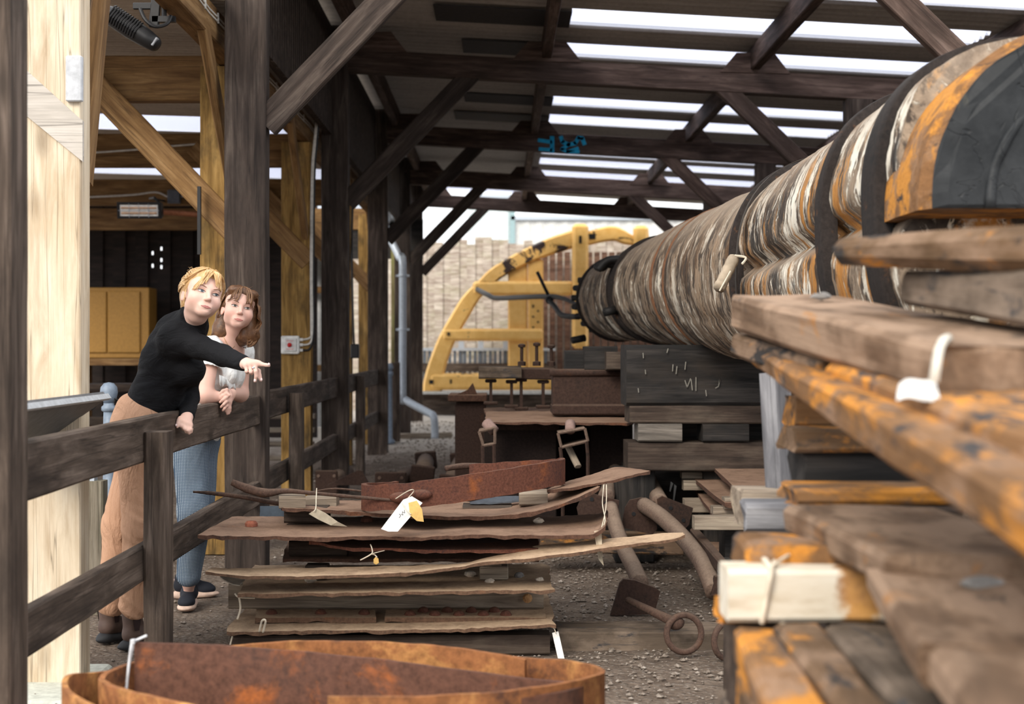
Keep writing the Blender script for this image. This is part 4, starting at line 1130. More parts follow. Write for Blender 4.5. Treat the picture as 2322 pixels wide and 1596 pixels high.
def open_frame(lab, corners, y, d, th):
    t = thing('iron_box_section', P(sum(c[0] for c in corners) / 4, max(c[1] for c in corners), y), lab, 'frame')
    mb = MB()
    for p, q in zip(corners, corners[1:] + corners[:1]):
        mb.tube([P(p[0], p[1], y), P(q[0], q[1], y)], th, 6); 
        a, b = P(p[0], p[1], y), P(q[0], q[1], y); mb.prism([a, b, b + V(0, d, 0), a + V(0, d, 0)], V(0, 0, .006))
    mb.build('frame', M_pipe, t)
    return t
fa = open_frame('small open iron box frame hanging under the flat plate, left one', [(1086, 978), (1122, 970), (1122, 1006), (1096, 1010)], 8.8, .2, .010)
MB().tube([P(1103, 958, 8.9), P(1120, 977, 8.85)], .035, 10).build('pipe_stub', plain('pink_dusty_iron', (.28, .19, .165), .9), fa, True)
fb = open_frame('small open iron box frame hanging under the flat plate, right one', [(1265, 982), (1326, 971), (1333, 1000), (1273, 1014)], 8.8, .2, .010)
MB().tube([P(1293, 958, 8.9), P(1293, 977, 8.85)], .032, 10).build('pipe_stub', plain('pink_dusty_iron', (.28, .19, .165), .9), fb, True)
MB().tube([P(1270, 1014, 8.8), P(1276, 1060, 8.8), P(1276, 1180, 8.8)], .012, 6).tube([P(1330, 1000, 8.8), P(1333, 1035, 8.8), P(1333, 1180, 8.8)], .012, 6).build('legs', M_rustdark, fb)
MB().tube([P(1094, 1010, 8.8), P(1097, 1180, 8.8)], .012, 6).tube([P(1120, 1006, 8.8), P(1122, 1180, 8.8)], .012, 6).build('legs', M_rustdark, fa)
gtimber('short pale stick leaning in the dark under the right iron frame', 'stick', P(1289, 1014, 8.95), P(1311, 1058, 8.85), .04, .03, M_spacer, name='stick')

gtimber('added black baulk blocking light behind the blocks under the mast, lower one', 'timber', V(.80, 9.25, .27), V(2.5, 9.25, .27), .3, .54, M_black, name='baulk')  # added pair: stops stray light and stands in for shadow under the mast
gtimber('added black baulk blocking light behind the blocks under the mast, upper one', 'timber', V(.95, 9.25, .82), V(2.5, 9.25, .82), .28, .54, M_black, name='baulk')
# left pedestal and rail scraps
t = thing('iron_pedestal', (PX(1063, 11), 11.2, 0), 'brown iron pedestal with a finned top left of the rail scraps', 'pedestal')
a, b = PX(1031, 11), PX(1102, 11)
MB().box(((a + b) / 2, 11.2, .43), (b - a, .3, .86), None, .01).build('column', M_rustdark, t)
a, b = PX(1015, 10.95), PX(1104, 10.95)
MB().box(((a + b) / 2, 11.2, .90), (b - a, .45, .055), None, .006).build('top_plate', M_rustplate, t)
MB().prism([P(1036, 894, 10.98), P(1082, 894, 10.98), P(1080, 889, 10.98), P(1072, 868, 10.98), P(1060, 884, 10.98)], (0, .03, 0)).build('fin', M_rustplate, t)
t = thing('bedplate', (PX(1180, 10.6), 10.8, 0), 'dark iron bed carrying the upright rail scraps', 'bedplate')
a, b = PX(1098, 10.5), PX(1262, 10.5)
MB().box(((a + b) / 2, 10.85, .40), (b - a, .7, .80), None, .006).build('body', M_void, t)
sheet('top_plate', [Q(1098, 10.4, .815), Q(1262, 10.4, .815)], [Q(1098, 11.2, .82), Q(1262, 11.2, .82)], .012, M_rustplate, t)
def rail_piece(px, w, top, bot, y):
    h0, h1 = PZ(bot, y), PZ(top, y); x = PX(px, y)
    return MB().box((x, y + .05, (h0 + h1) / 2), (.022, .10, h1 - h0)).box((x, y + .05, h1 - .012), (w, .12, .024), None, .006).box((x, y + .05, h0 + .012), (w * 1.25, .12, .024), None, .006)
for px_, top, bot, lab in ((1113, 860, 918, 'leftmost upright rail scrap below the stone slab'), (1160, 862, 925, 'second upright rail scrap below the stone slab'), (1182, 858, 930, 'tall thin rail scrap under the right end of the slab'), (1232, 862, 926, 'rail scrap nearest the iron trough')):
    tag(rail_piece(px_, .085, top, bot, 10.5).build('rail_scrap', M_rustdark), lab, 'rail scrap', 'upright rail scraps', 'thing')
gtimber('rough grey slab lying on the upright rail scraps', 'slab', P(1086, 844, 10.55), P(1182, 844, 10.55), .3, .085, M_oldgrey, name='stone_slab', rough=.008)
gtimber('dark iron slab end beside the grey slab', 'slab', P(1172, 846, 10.6), P(1256, 847, 10.6), .3, .085, M_rustdark, name='iron_slab')
for px_, top, lab in ((1183, 779, 'left of the three upright rusty bolts before the yellow frame'), (1217, 776, 'middle of the three upright rusty bolts before the yellow frame'), (1250, 781, 'right of the three upright rusty bolts, with a bent wire')):
    x, z1 = PX(px_, 10.55), PZ(top, 10.55)
    m = MB().lathe((x, 10.55, 1.155), [(.012, 0), (.012, z1 - 1.155 - .03), (.026, z1 - 1.155 - .026), (.028, z1 - 1.155 - .008), (.012, z1 - 1.155)], 10).lathe((x, 10.55, 1.155), [(.03, 0), (.03, .03), (.014, .035)], 6)
    tag(m.build('iron_bolt', M_rustdark), lab, 'bolt', 'upright rusty bolts', 'thing')

# scrap columns lying on the dirt by the second post
def scrap(lab, kind, y, spec):
    t = thing('scrap_column', P(spec[0], spec[3], y) * V(1, 1, 0), lab, 'iron column', 'short iron columns lying on the dirt')
    x0, x1, y0, y1 = spec[0], spec[2], spec[1], spec[3]
    if kind == 'flange':
        a, b = PX(x0, y), PX(x1, y); z0_, z1_ = 0.0, PZ(y0, y)
        MB().box(((a + b) / 2, y, (z0_ + z1_) / 2), (b - a, .03, z1_ - z0_), None, .01).build('flange', M_rustdark, t)
        MB().tube([((a + b) / 2, y + .02, z1_ * .55), ((a + b) / 2 + .1, y + .7, z1_ * .55 + .02)], .07, 12).build('pipe', M_pipe, t, True)
        h = MB()
        for q in (-.35, .35): p = V((a + b) / 2 + q * (b - a), y - .014, z1_ * .8); h.tube([p, p + V(0, -.012, 0)], .014, 8)
        h.build('bolt_heads', M_pipe, t)
    else:
        a, b = P(spec[4], spec[5], y + .9), P(spec[6], spec[7], y)
        MB().tube([a, b], [.075, .085], 12).build('pipe', M_pipe, t, True)
        MB().box(V(b.x, b.y, b.z), (.21, .07, .16), Matrix.Rotation(.12, 3, 'Y'), .012).build('end_block', M_rustdark, t)
        MB().box(V(a.x, a.y, a.z), (.20, .08, .17), Matrix.Rotation(-.1, 3, 'Y'), .012).build('end_block', M_rustdark, t)
    return t
scrap('dark square flange of an iron column at the foot of the second dark post', 'flange', 12.2, (715, 1066, 766, 1110))
scrap('iron column with a wide low flange in front of the gravel path', 'flange', 12.0, (850, 1070, 922, 1100))
scrap('short iron column lying end-on on the dirt, left of two', 'pipe', 12.4, (940, 1035, 985, 1085, 966, 1044, 958, 1076))
scrap('short iron column lying end-on on the dirt, right of two', 'pipe', 12.2, (1010, 1015, 1072, 1062, 1046, 1046, 1022, 1098))
o = MB().prism([P(742, 1100, 11.6), P(838, 1100, 11.6), P(822, 1068, 11.6), P(812, 1066, 11.6)], (0, .035, 0)).build('gusset_plate', M_rustdark)
tag(o, 'dark triangular iron plate leaning between the flanges', 'plate', kind='thing')
# ---------------------------------------------------------------- the heap of iron plates in the middle
def plate(lab, front, back, th, mat, name='iron_plate', **k):
    o = sheet(name, front, back, th, mat, **k); return tag(o, lab, 'plate', 'rusty plates of the middle heap', 'thing')
def S(lst, y): return [P(a, b, y) for a, b in lst]
gtimber('dark timber bearer on the ground under the plate heap, front one', 'timber', P(527, 1458, 6.10), P(1246, 1456, 6.10), .12, .085, M_browndark, name='bearer_timber')
gtimber('dark timber bearer under the plate heap, rear one', 'timber', Q(560, 6.75, .04), Q(1210, 6.75, .04), .12, .085, M_browndark, name='bearer_timber')
p1 = plate('lowest sand-coloured plate of the heap with a ragged right end', S([(508, 1433), (560, 1433), (700, 1429), (900, 1429), (1100, 1423), (1262, 1416)], 5.97), [Q(585, 6.9, .10), Q(800, 6.9, .10), Q(1050, 6.9, .105), Q(1240, 6.9, .11)], .014, M_rustpale, jag=.010)
def rivet_strip(lab, x0, x1, yf, yb, z, rows):
    t = thing('riveted_strip', Q((x0 + x1) / 2, yf, z), lab, 'strip', 'riveted strips on the lowest plate')
    sheet('bar', [Q(x0, yf, z), Q((x0 + x1) / 2, yf, z), Q(x1, yf, z)], [Q(x0 + 6, yb, z), Q(x1 - 4, yb, z)], .022, M_rustpale, t, n=24, jag=.002)
    for px, y in rows:
        MB().lathe(Q(px, y, z - .004), [(.026, 0), (.025, .010), (.018, .020), (.008, .025), (.001, .026)], 12).build('rivet', M_rustbar, t, True)
rivet_strip('riveted strip with three rivets on the left of the lowest plate', 578, 853, 6.13, 6.42, .130, [(616, 6.22), (727, 6.22), (826, 6.22)])
rivet_strip('riveted strip with two rows of rivets on the right of the lowest plate', 872, 1238, 6.13, 6.42, .130, [(930, 6.19), (986, 6.19), (1041, 6.19), (1096, 6.19), (1147, 6.19), (960, 6.272), (1014, 6.272), (1069, 6.272), (1121, 6.272)])
gtimber('long pale grey batten laid across the heap above the rivets', 'batten', Q(522, 6.36, .188), Q(1232, 6.36, .190), .09, .112, M_spacer, name='batten', rough=.002)
p2 = plate('sand-coloured plate on the pale batten with pebbles on it', S([(541, 1346), (700, 1345), (1000, 1341), (1256, 1337)], 5.95), [Q(575, 6.75, .262), Q(800, 6.75, .262), Q(1050, 6.75, .265), Q(1240, 6.75, .268)], .014, M_rustpale, jag=.009)
b = Q(1120, 6.26, .308)
tag(MB().box(b, (.126, .085, .058), None, .004).build('wood_block', M_spacer), 'small pale wood block propping the twisted plate', 'wood block', kind='thing')
tag(MB().box(b + V(-.002, .0, .036), (.07, .08, .010), None, .002).build('wood_shim', M_spacer), 'thin wooden shim on top of the small pale block', 'shim', kind='thing')
tag(MB().box(Q(720, 6.3, .305), (.10, .08, .062), None, .004).build('wood_block', M_browndark), 'dark wood block hidden under the left end of the twisted plate', 'wood block', kind='thing')
def pebble(lab, c, r, mat, sc=(1.3, 1, .75)):
    mb = MB(); n, m = 10, 7; vs = []; sd = random.uniform(0, 90)
    for i in range(m + 1):
        th = math.pi * i / m
        for j in range(n):
            a = 2 * math.pi * j / n; d = V(math.sin(th) * math.cos(a), math.sin(th) * math.sin(a), math.cos(th))
            k = r * (1 + .35 * mnoise.noise(d * 1.6 + V(sd, 0, 0))); vs.append(Vector(c) + V(d.x * k * sc[0], d.y * k * sc[1], d.z * k * sc[2]))
    fs = [[i * n + j, i * n + n + j, i * n + n + (j + 1) % n, i * n + (j + 1) % n] for i in range(m) for j in range(n)]
    return tag(mb.add(vs, fs).build('pebble', mat), lab, 'pebble', 'pebbles on the plates and timbers', 'thing')
pebble('elongated white pebble on the pebbled plate, at the left', Q(703, 6.2, .282), .017, M_stone, (1.6, 1, .7))
pebble('white pebble in the middle of the pebbled plate', Q(876, 6.35, .284), .017, M_stone)
pebble('white pebble just left of the small pale wood block', Q(1066, 6.35, .284), .020, M_stone)
pebble('small pale pebble in front of the wood block', Q(1111, 6.18, .280), .016, M_stone)
pebble('dark grey pebble right of the wood block', Q(1177, 6.32, .282), .018, M_stonegrey)
pebble('flat pale pebble at the right end of the pebbled plate', Q(1224, 6.22, .280), .014, M_stone)
fl = MB().lathe(Q(1196, 6.29, .185), [(.001, -.014), (.016, -.008), (.022, .004), (.012, .014), (.001, .016)], 9, Matrix.Rotation(1.2, 3, 'X'))
tag(fl.build('rusty_nut', rust('orange_lump', (.36, .20, .09), (.6, .36, .12), (.2, .1, .05))), 'orange rusty nut on the right end of the pale batten', 'nut', kind='thing')
plate('long twisted sand-coloured plate sweeping up to the right', S([(466, 1295), (520, 1303), (600, 1306), (730, 1306), (860, 1301), (950, 1296), (1050, 1283), (1100, 1274), (1200, 1266), (1326, 1249), (1450, 1232), (1530, 1221), (1552, 1212)], 5.92),
      S([(480, 1287), (560, 1288), (700, 1287), (850, 1284), (950, 1281), (1050, 1276), (1125, 1257), (1213, 1238), (1326, 1227), (1450, 1214), (1525, 1208), (1550, 1207)], 6.12), .013, M_rustpale, n=90, m=5, jag=.006)
gtimber('dark block in the shadow between the plates, left', 'wood block', Q(660, 6.4, .40), Q(790, 6.4, .40), .14, .07, M_browndark, name='wood_block')
gtimber('dark block in the shadow between the plates, right', 'wood block', Q(1000, 6.5, .40), Q(1140, 6.5, .40), .14, .07, M_browndark, name='wood_block')
plate('dusty plate deep in the shadow of the heap', [Q(640, 6.28, .362), Q(900, 6.28, .36), Q(1222, 6.28, .362)], [Q(655, 7.0, .365), Q(1205, 7.0, .368)], .014, M_rustplate)
plate('dark rusty plate with a bulged left tip in the shadow below the wide plate', S([(702, 1225), (735, 1232), (772, 1240), (850, 1243), (1000, 1246), (1120, 1246), (1222, 1243)], 6.06), [Q(720, 6.75, .45), Q(950, 6.75, .445), Q(1215, 6.75, .45)], .014, M_rustbar)
tag(MB().box(Q(700, 6.5, .475), (.11, .2, .05), None, .004).build('wood_block', M_spacer), 'wood block under the wide plate, left of the heap', 'wood block', kind='thing')
tag(MB().box(Q(1150, 6.45, .475), (.12, .2, .05), None, .004).build('wood_block', M_browndark), 'wood block under the wide plate, right of the heap', 'wood block', kind='thing')
plate('wide dusty plate across the heap with a red nut at its left', S([(446, 1213), (520, 1215), (640, 1217), (740, 1218), (830, 1215), (900, 1216), (960, 1218), (1040, 1213), (1180, 1213), (1300, 1213), (1345, 1212), (1374, 1192)], 5.98),
      [Q(528, 6.62, .508), Q(700, 6.62, .508), Q(900, 6.62, .505), Q(1100, 6.62, .508), Q(1330, 6.62, .515), Q(1378, 6.55, .545)], .015, M_rustplate, n=80, jag=.008)
tag(MB().lathe(Q(570, 6.28, .505), [(.028, 0), (.028, .014), (.020, .024), (.001, .026)], 6).build('rusty_nut', rust('red_rust', (.26, .09, .06), (.4, .14, .08), (.12, .05, .04))), 'red rusty nut on the left part of the wide plate', 'nut', kind='thing')
tag(MB().lathe(Q(832, 6.45, .505), [(.030, 0), (.028, .016), (.014, .026), (.001, .027)], 10).build('rusty_rivet', M_rustbar), 'domed rusty rivet in the middle of the wide plate', 'rivet', kind='thing')
pebble('white pebble at the right of the wide plate', Q(1221, 6.35, .522), .016, M_stone, (1.5, 1, .8))
gtimber('dark short block under the upper plate, at its left end', 'wood block', Q(650, 6.4, .548), Q(745, 6.4, .548), .16, .066, M_browndark, name='wood_block')
gtimber('dark short block under the upper plate, at its right end', 'wood block', Q(1050, 6.55, .545), Q(1160, 6.55, .545), .16, .055, M_browndark, name='wood_block')
o = sheet('blue_grey_plate', S([(590, 1178), (640, 1176), (660, 1172)], 6.7), S([(590, 1148), (640, 1147), (660, 1146)], 6.75), .01, plain('dark_blue_steel', (.045, .058, .072), .5, .4), n=12, m=3, jag=.003)
tag(o, 'upright dark blue steel scrap at the left of the heap', 'plate', kind='thing')
plate('long upper plate of the heap curling up at its right end', S([(636, 1151), (760, 1158), (900, 1166), (1050, 1171), (1150, 1168), (1240, 1153), (1310, 1129), (1360, 1103)], 6.2),
      [P(650, 1133, 6.75), P(800, 1135, 6.75), P(1000, 1137, 6.75), P(1130, 1136, 6.75), P(1220, 1124, 6.7), P(1290, 1110, 6.6), P(1346, 1099, 6.5)], .016, M_rustplate, n=80, jag=.008)
def bent_bar(lab, pts, rad, mat=M_rustring):
    p = smooth_path(pts, 5); n = len(p); rr_ = [rad[0] + 0] * n
    for i in range(n):
        u = i / (n - 1) * (len(rad) - 1); j = min(int(u), len(rad) - 2); rr_[i] = rad[j] + (rad[j + 1] - rad[j]) * (u - j) + .0015 * mnoise.noise(p[i] * 40)
    return tag(MB().tube(p, rr_, 9).build('bent_iron_bar', mat, None, True), lab, 'bar', 'bent iron bars', 'thing')
bent_bar('thin bent iron bar jutting left toward the blue trousers', [P(438, 1115, 6.3), P(480, 1118, 6.3), P(560, 1128, 6.3), P(640, 1143, 6.32), P(700, 1148, 6.4)], [.004, .009, .011, .010, .008])
bent_bar('thicker curved iron bar with a blunt left end above the thin one', [P(526, 1093, 6.25), P(560, 1107, 6.25), P(600, 1117, 6.25), P(650, 1113, 6.25), P(700, 1117, 6.22), P(800, 1126, 6.15), P(900, 1135, 6.08), P(928, 1138, 6.06)], [.014, .020, .020, .012, .009, .008, .006, .004])
bent_bar('hair-thin iron strip behind the square timber offcut', [P(690, 1118, 6.5), P(760, 1108, 6.5), P(830, 1115, 6.5), P(800, 1110, 6.6)], [.003, .005, .004, .003])
gtimber('square grey timber offcut on the upper plate', 'offcut', P(632, 1136, 6.28), P(692, 1135, 6.30), .12, .054, M_spacer, name='timber_offcut', ch=.003, rough=.001)
gtimber('grey timber offcut just behind the square one', 'offcut', P(694, 1138, 6.5), P(766, 1136, 6.5), .12, .05, M_spacer, name='timber_offcut')
gtimber('grey timber offcut under the right end of the rust-red hoop', 'offcut', P(1177, 1128, 6.45), P(1241, 1127, 6.45), .14, .060, M_spacer, name='timber_offcut')
o = sheet('steel_shard', S([(1066, 1139), (1110, 1140), (1176, 1135)], 6.5), S([(1066, 1137), (1120, 1127), (1176, 1125)], 6.56), .006, plain('blue_steel', (.10, .115, .135), .45, .4), n=16, m=3, jag=.003)
tag(o, 'pointed blue steel shard under the rust-red hoop', 'shard', kind='thing')
# rust-red hoop
t = thing('rusty_hoop', P(1050, 1150, 6.2), 'thick rust-red iron hoop lying tilted on top of the heap', 'hoop')
ribbon('band', [P(900, 1092, 6.55), P(850, 1094, 6.42), P(825, 1098, 6.25), P(870, 1098, 6.12), P(950, 1091, 6.07), P(1060, 1076, 6.08), P(1160, 1061, 6.16), P(1245, 1046, 6.3), P(1276, 1040, 6.45), P(1258, 1040, 6.62), P(1200, 1044, 6.75), P(1120, 1048, 6.85), P(1066, 1052, 6.9)],
       .112, .022, M_rustbar, t, jag=.006)
lg = MB().ball(P(910, 1128, 6.06), .035, 12, 8, (1.5, .8, .7)).ball(P(955, 1121, 6.05), .032, 12, 8, (1.5, .8, .7))
lg.build('lug', M_rustbar, t, True)
plate('dusty plate rising to the right behind the hoop', S([(1238, 1111), (1300, 1104), (1364, 1094), (1426, 1079), (1472, 1069)], 6.3), S([(1265, 1098), (1296, 1088), (1345, 1074), (1389, 1060), (1430, 1061), (1471, 1067)], 6.75), .013, M_rustplate, n=40, jag=.006)
bent_bar('rusty bar lying behind the hoop', [P(1010, 1062, 6.9), P(1060, 1056, 6.95), P(1140, 1060, 7.0)], [.014, .016, .014])

# paper tags and strings
def card(name, lab, pts, mat, th=.0015, cat='label', bend=.0, extra=None):
    t = thing(name, pts[0], lab, cat, 'paper labels tied to the iron')
    n = len(pts); c = sum((Vector(p) for p in pts), Vector()) / n
    MB().prism(pts, (0, th, 0)).build('card', mat, t)
    return t
def string(t, pts, r=.0022, mat=None): return MB().tube(smooth_path(pts, 5), r, 6).build('string', mat or M_string, t, True)
t = card('paper_label', 'white paper label hanging on the rust-red hoop', [P(864, 1199, 5.94), P(880, 1205, 5.92), P(902, 1205, 5.92), P(958, 1140, 5.98), P(934, 1125, 6.0), P(914, 1133, 6.0)], M_tagwhite)
string(t, [P(897, 1131, 6.02), P(920, 1116, 6.0), P(934, 1110, 6.0), P(938, 1114, 6.02), P(926, 1128, 6.0)])
ik = MB()
for a, b in (((905, 1174), (909, 1169)), ((909, 1169), (905, 1165)), ((909, 1165), (914, 1168)), ((914, 1168), (912, 1160)), ((912, 1160), (918, 1163)), ((918, 1163), (917, 1156))):
    ik.tube([P(a[0], a[1], 5.935), P(b[0], b[1], 5.935)], .0012, 5)
ik.build('handwriting', M_ink, t)
t = card('paper_label', 'yellowed leaf-shaped label beside the white one', [P(926, 1140, 5.96), P(945, 1135, 5.96), P(957, 1155, 5.94), P(961, 1183, 5.93), P(945, 1181, 5.93), P(930, 1168, 5.94)], M_tagyellow)
string(t, [P(912, 1141, 5.97), P(920, 1155, 5.95), P(932, 1166, 5.93)])
t = card('paper_label', 'beige curled label hanging by the square timber offcut', [P(700, 1165, 6.0), P(718, 1153, 6.0), P(738, 1163, 6.0), P(766, 1183, 6.0), P(788, 1194, 6.02), P(750, 1191, 6.0), P(722, 1178, 6.0)], M_tagbeige)
string(t, [P(718, 1107, 6.12), P(717, 1130, 6.05), P(716, 1152, 6.0), P(711, 1160, 5.99)])
t = card('paper_label', 'small brown leaf-shaped label dangling from the dark plate by a twist of string', [P(847, 1268, 6.0), P(852, 1262, 6.0), P(858, 1266, 6.0), P(859, 1276, 6.0), P(853, 1280, 6.0), P(847, 1277, 6.0)], M_tagyellow)
string(t, [P(840, 1234, 6.02), P(844, 1246, 6.0), P(842, 1256, 5.99), P(817, 1270, 5.99)], .0028); string(t, [P(842, 1256, 5.99), P(850, 1258, 6.0), P(855, 1264, 6.0)], .0028); string(t, [P(842, 1256, 5.99), P(856, 1252, 6.0), P(872, 1248, 6.02)], .002)
t = card('paper_label', 'long beige label hanging from the right end of the wide plate', [P(1347, 1204, 6.02), P(1364, 1201, 6.02), P(1366, 1260, 6.0), P(1369, 1283, 6.0), P(1357, 1268, 6.0)], M_tagbeige)
string(t, [P(1370, 1092, 6.32), P(1366, 1140, 6.2), P(1372, 1180, 6.1), P(1362, 1206, 6.02)]); string(t, [P(1375, 1092, 6.32), P(1374, 1150, 6.2), P(1362, 1206, 6.02)])
t = card('paper_label', 'pale label hanging low at the right end of the lowest plate', [P(1252, 1435, 6.0), P(1266, 1431, 6.0), P(1281, 1497, 5.97), P(1266, 1497, 5.97)], M_tagwhite)
string(t, [P(1252, 1420, 6.0), P(1258, 1428, 5.99), P(1260, 1436, 5.99)])
t = thing('string_loop', P(540, 1390, 5.95), 'loops of pale string tied at the left end of the batten and lowest plate', 'string')
string(t, [P(533, 1346, 6.03), P(543, 1354, 6.02), P(578, 1356, 6.03)], .004); string(t, [P(542, 1352, 6.02), P(545, 1380, 6.02), P(538, 1404, 6.02)], .0045)
string(t, [P(588, 1432, 5.95), P(594, 1408, 5.93), P(602, 1408, 5.93), P(596, 1434, 5.95)], .005); string(t, [P(527, 1442, 6.0), P(522, 1462, 6.0)], .004)
o = sheet('plastic_scrap', S([(500, 1308), (525, 1322), (545, 1326)], 6.1), S([(498, 1300), (530, 1306), (556, 1312)], 6.16), .004, plain('crumpled_plastic', (.50, .46, .38), .4), n=14, m=3, jag=.004, wave=.01)
tag(o, 'crumpled pale plastic scrap under the left tip of the twisted plate', 'plastic scrap', kind='thing')

# ---------------------------------------------------------------- flanged iron pipes right of the heap
def flange(parent, poly, y, th=.025, tilt=0.0, holes=()):
    pts = [P(a, b, y + tilt * (b - poly[0][1])) for a, b in poly]
    MB().prism(pts, (0, th, 0)).build('flange', M_rustdark, parent)
    if holes:
        h = MB()
        for a, b in holes: p = P(a, b, y + tilt * (b - poly[0][1]) - .004); h.tube([p, p + V(0, .006, 0)], .012, 9)
        h.build('bolt_holes', M_blackmetal, parent)
t = thing('flanged_pipe', P(1440, 1395, 6.9), 'dusty iron pipe slanting down to a square foot left of the ringed eyebolt', 'pipe', 'flanged iron pipes')
MB().tube(smooth_path([P(1384, 1150, 8.0), P(1398, 1200, 7.8), P(1416, 1245, 7.55), P(1436, 1285, 7.25), P(1452, 1322, 6.98)], 5), .042, 14).build('pipe', M_pipe, t, True)
flange(t, [(1308, 1152), (1318, 1130), (1334, 1117), (1404, 1135), (1400, 1170), (1380, 1185), (1312, 1172)], 8.0, holes=[(1342, 1132), (1374, 1140)])
flange(t, [(1406, 1322), (1414, 1313), (1440, 1316), (1488, 1334), (1497, 1342), (1484, 1392), (1400, 1396), (1384, 1396)], 6.9, .03)
t = thing('flanged_pipe', P(1625, 1345, 6.8), 'dusty iron pipe curving down to the right toward the stacked timber', 'pipe', 'flanged iron pipes')
MB().tube(smooth_path([P(1460, 1145, 8.1), P(1500, 1172, 7.85), P(1545, 1215, 7.5), P(1585, 1265, 7.15), P(1606, 1305, 6.95), P(1620, 1342, 6.8)], 6), .045, 14).build('pipe', M_pipe, t, True)
flange(t, [(1410, 1190), (1418, 1150), (1428, 1134), (1456, 1128), (1486, 1138), (1490, 1200), (1480, 1212), (1410, 1196)], 8.1, holes=[(1437, 1165)])
flange(t, [(1612, 1350), (1622, 1308), (1640, 1306), (1641, 1352)], 6.78, .05)
t = thing('flanged_pipe', P(1380, 1120, 8.6), 'farther iron pipe leaning back behind the dusty plate, left one', 'pipe', 'flanged iron pipes')
MB().tube(smooth_path([P(1374, 1128, 8.5), P(1384, 1100, 8.9), P(1396, 1066, 9.4), P(1408, 1034, 9.9)], 5), .05, 14).build('pipe', M_pipe, t, True)
flange(t, [(1392, 1042), (1404, 1028), (1422, 1032), (1424, 1046), (1412, 1056)], 9.95)
t = thing('flanged_pipe', P(1490, 1130, 8.6), 'farther iron pipe leaning back behind the dusty plate, right one', 'pipe', 'flanged iron pipes')
MB().tube(smooth_path([P(1498, 1140, 8.4), P(1482, 1110, 8.8), P(1464, 1072, 9.3), P(1453, 1036, 9.9)], 5), .05, 14).build('pipe', M_pipe, t, True)
flange(t, [(1490, 1132), (1502, 1125), (1572, 1152), (1562, 1190), (1548, 1204), (1500, 1180)], 8.35, holes=[(1550, 1180), (1521, 1152)])
o = timber('orange_sleeper', P(1225, 1226, 8.3), P(1545, 1232, 8.3), .2, .11, M_old); tag(o, 'orange stained sleeper on the ground behind the slanting pipes', 'timber', kind='thing')
for a, b in ((1345, 1110), (1415, 1100)): pass
gtimber('long orange-edged sleeper on the ground with the eyebolt ring leaning on it', 'timber', P(1262, 1446, 6.26), P(1690, 1446, 6.26), .24, .10, M_oldgrey, name='ground_sleeper')
t = thing('eyebolt', P(1490, 1390, 6.05), 'rusty eyebolt threaded through an iron ring', 'eyebolt')
a, b = P(1424, 1360, 6.3), P(1532, 1412, 5.98)
MB().tube([a, a.lerp(b, .5), b], [.015, .018, .022], 10).ball(b, .034, 12, 8, (1.1, .8, .9)).build('shank', M_rustring, t, True)
def ring_mesh(c, R, r, ax1, ax2, n=30):
    pts = [c + ax1 * math.cos(2 * math.pi * k / n) * R + ax2 * math.sin(2 * math.pi * k / n) * R for k in range(n)]
    rings = []
    for k, p in enumerate(pts):
        tn = (pts[(k + 1) % n] - pts[k - 1]).normalized(); nr = (p - c).normalized(); bn = tn.cross(nr)
        rings.append([p + (nr * math.cos(2 * math.pi * j / 9) + bn * math.sin(2 * math.pi * j / 9)) * r for j in range(9)])
    return MB().loft(rings, loop=True)
c = P(1551, 1436, 5.95)
tag(ring_mesh(c, .076, .0135, V(.98, .18, 0), V(0, .25, .97)).build('iron_ring', M_rustring, None, True), 'heavy rusty iron ring hanging in the eyebolt', 'ring', kind='thing')
c = P(1650, 1452, 5.9)
tag(ring_mesh(c, .072, .0135, V(.85, .5, 0), V(0, .25, .97)).build('iron_ring', M_rustring, None, True), 'second rusty iron ring half hidden by the timber stack', 'ring', kind='thing')
t = card('paper_label', 'cream tapering label by the second iron ring', [P(1658, 1440, 5.8), P(1664, 1440, 5.8), P(1668, 1504, 5.75), P(1645, 1502, 5.75)], M_tagyellow)

# ---------------------------------------------------------------- brown plates on spacers under the mast
plate('broad brown pitted plate on spacers below the mast, uppermost', [Q(1664, 7.4, .57), Q(1700, 7.38, .57), Q(1790, 7.36, .57), Q(1900, 7.36, .57)], [Q(1578, 9.9, .57), Q(1640, 9.9, .57), Q(1735, 9.9, .57)], .022, M_rustplate, jag=.003)
plate('second brown plate on spacers, sticking out to the left below the uppermost', [Q(1642, 7.35, .492), Q(1720, 7.35, .492), Q(1880, 7.35, .492)], [Q(1522, 9.9, .50), Q(1600, 9.9, .50), Q(1700, 9.9, .50)], .022, M_rustplate, jag=.004)
plate('third brown plate on spacers, lowest of the pile under the mast', [Q(1625, 7.3, .41), Q(1720, 7.3, .41), Q(1880, 7.3, .41)], [Q(1560, 9.5, .41), Q(1700, 9.5, .41)], .022, M_rustplate, jag=.004)
plate('small brown plate farther back below the mast', [Q(1650, 9.95, .64), Q(1740, 9.95, .64)], [Q(1640, 11.0, .64), Q(1730, 11.0, .64)], .02, M_rustplate, jag=.003)
plate('ground-level brown plate behind the curved pipe', [Q(1610, 7.0, .12), Q(1760, 7.0, .12)], [Q(1560, 8.6, .12), Q(1700, 8.6, .12)], .02, M_rustplate, jag=.004)
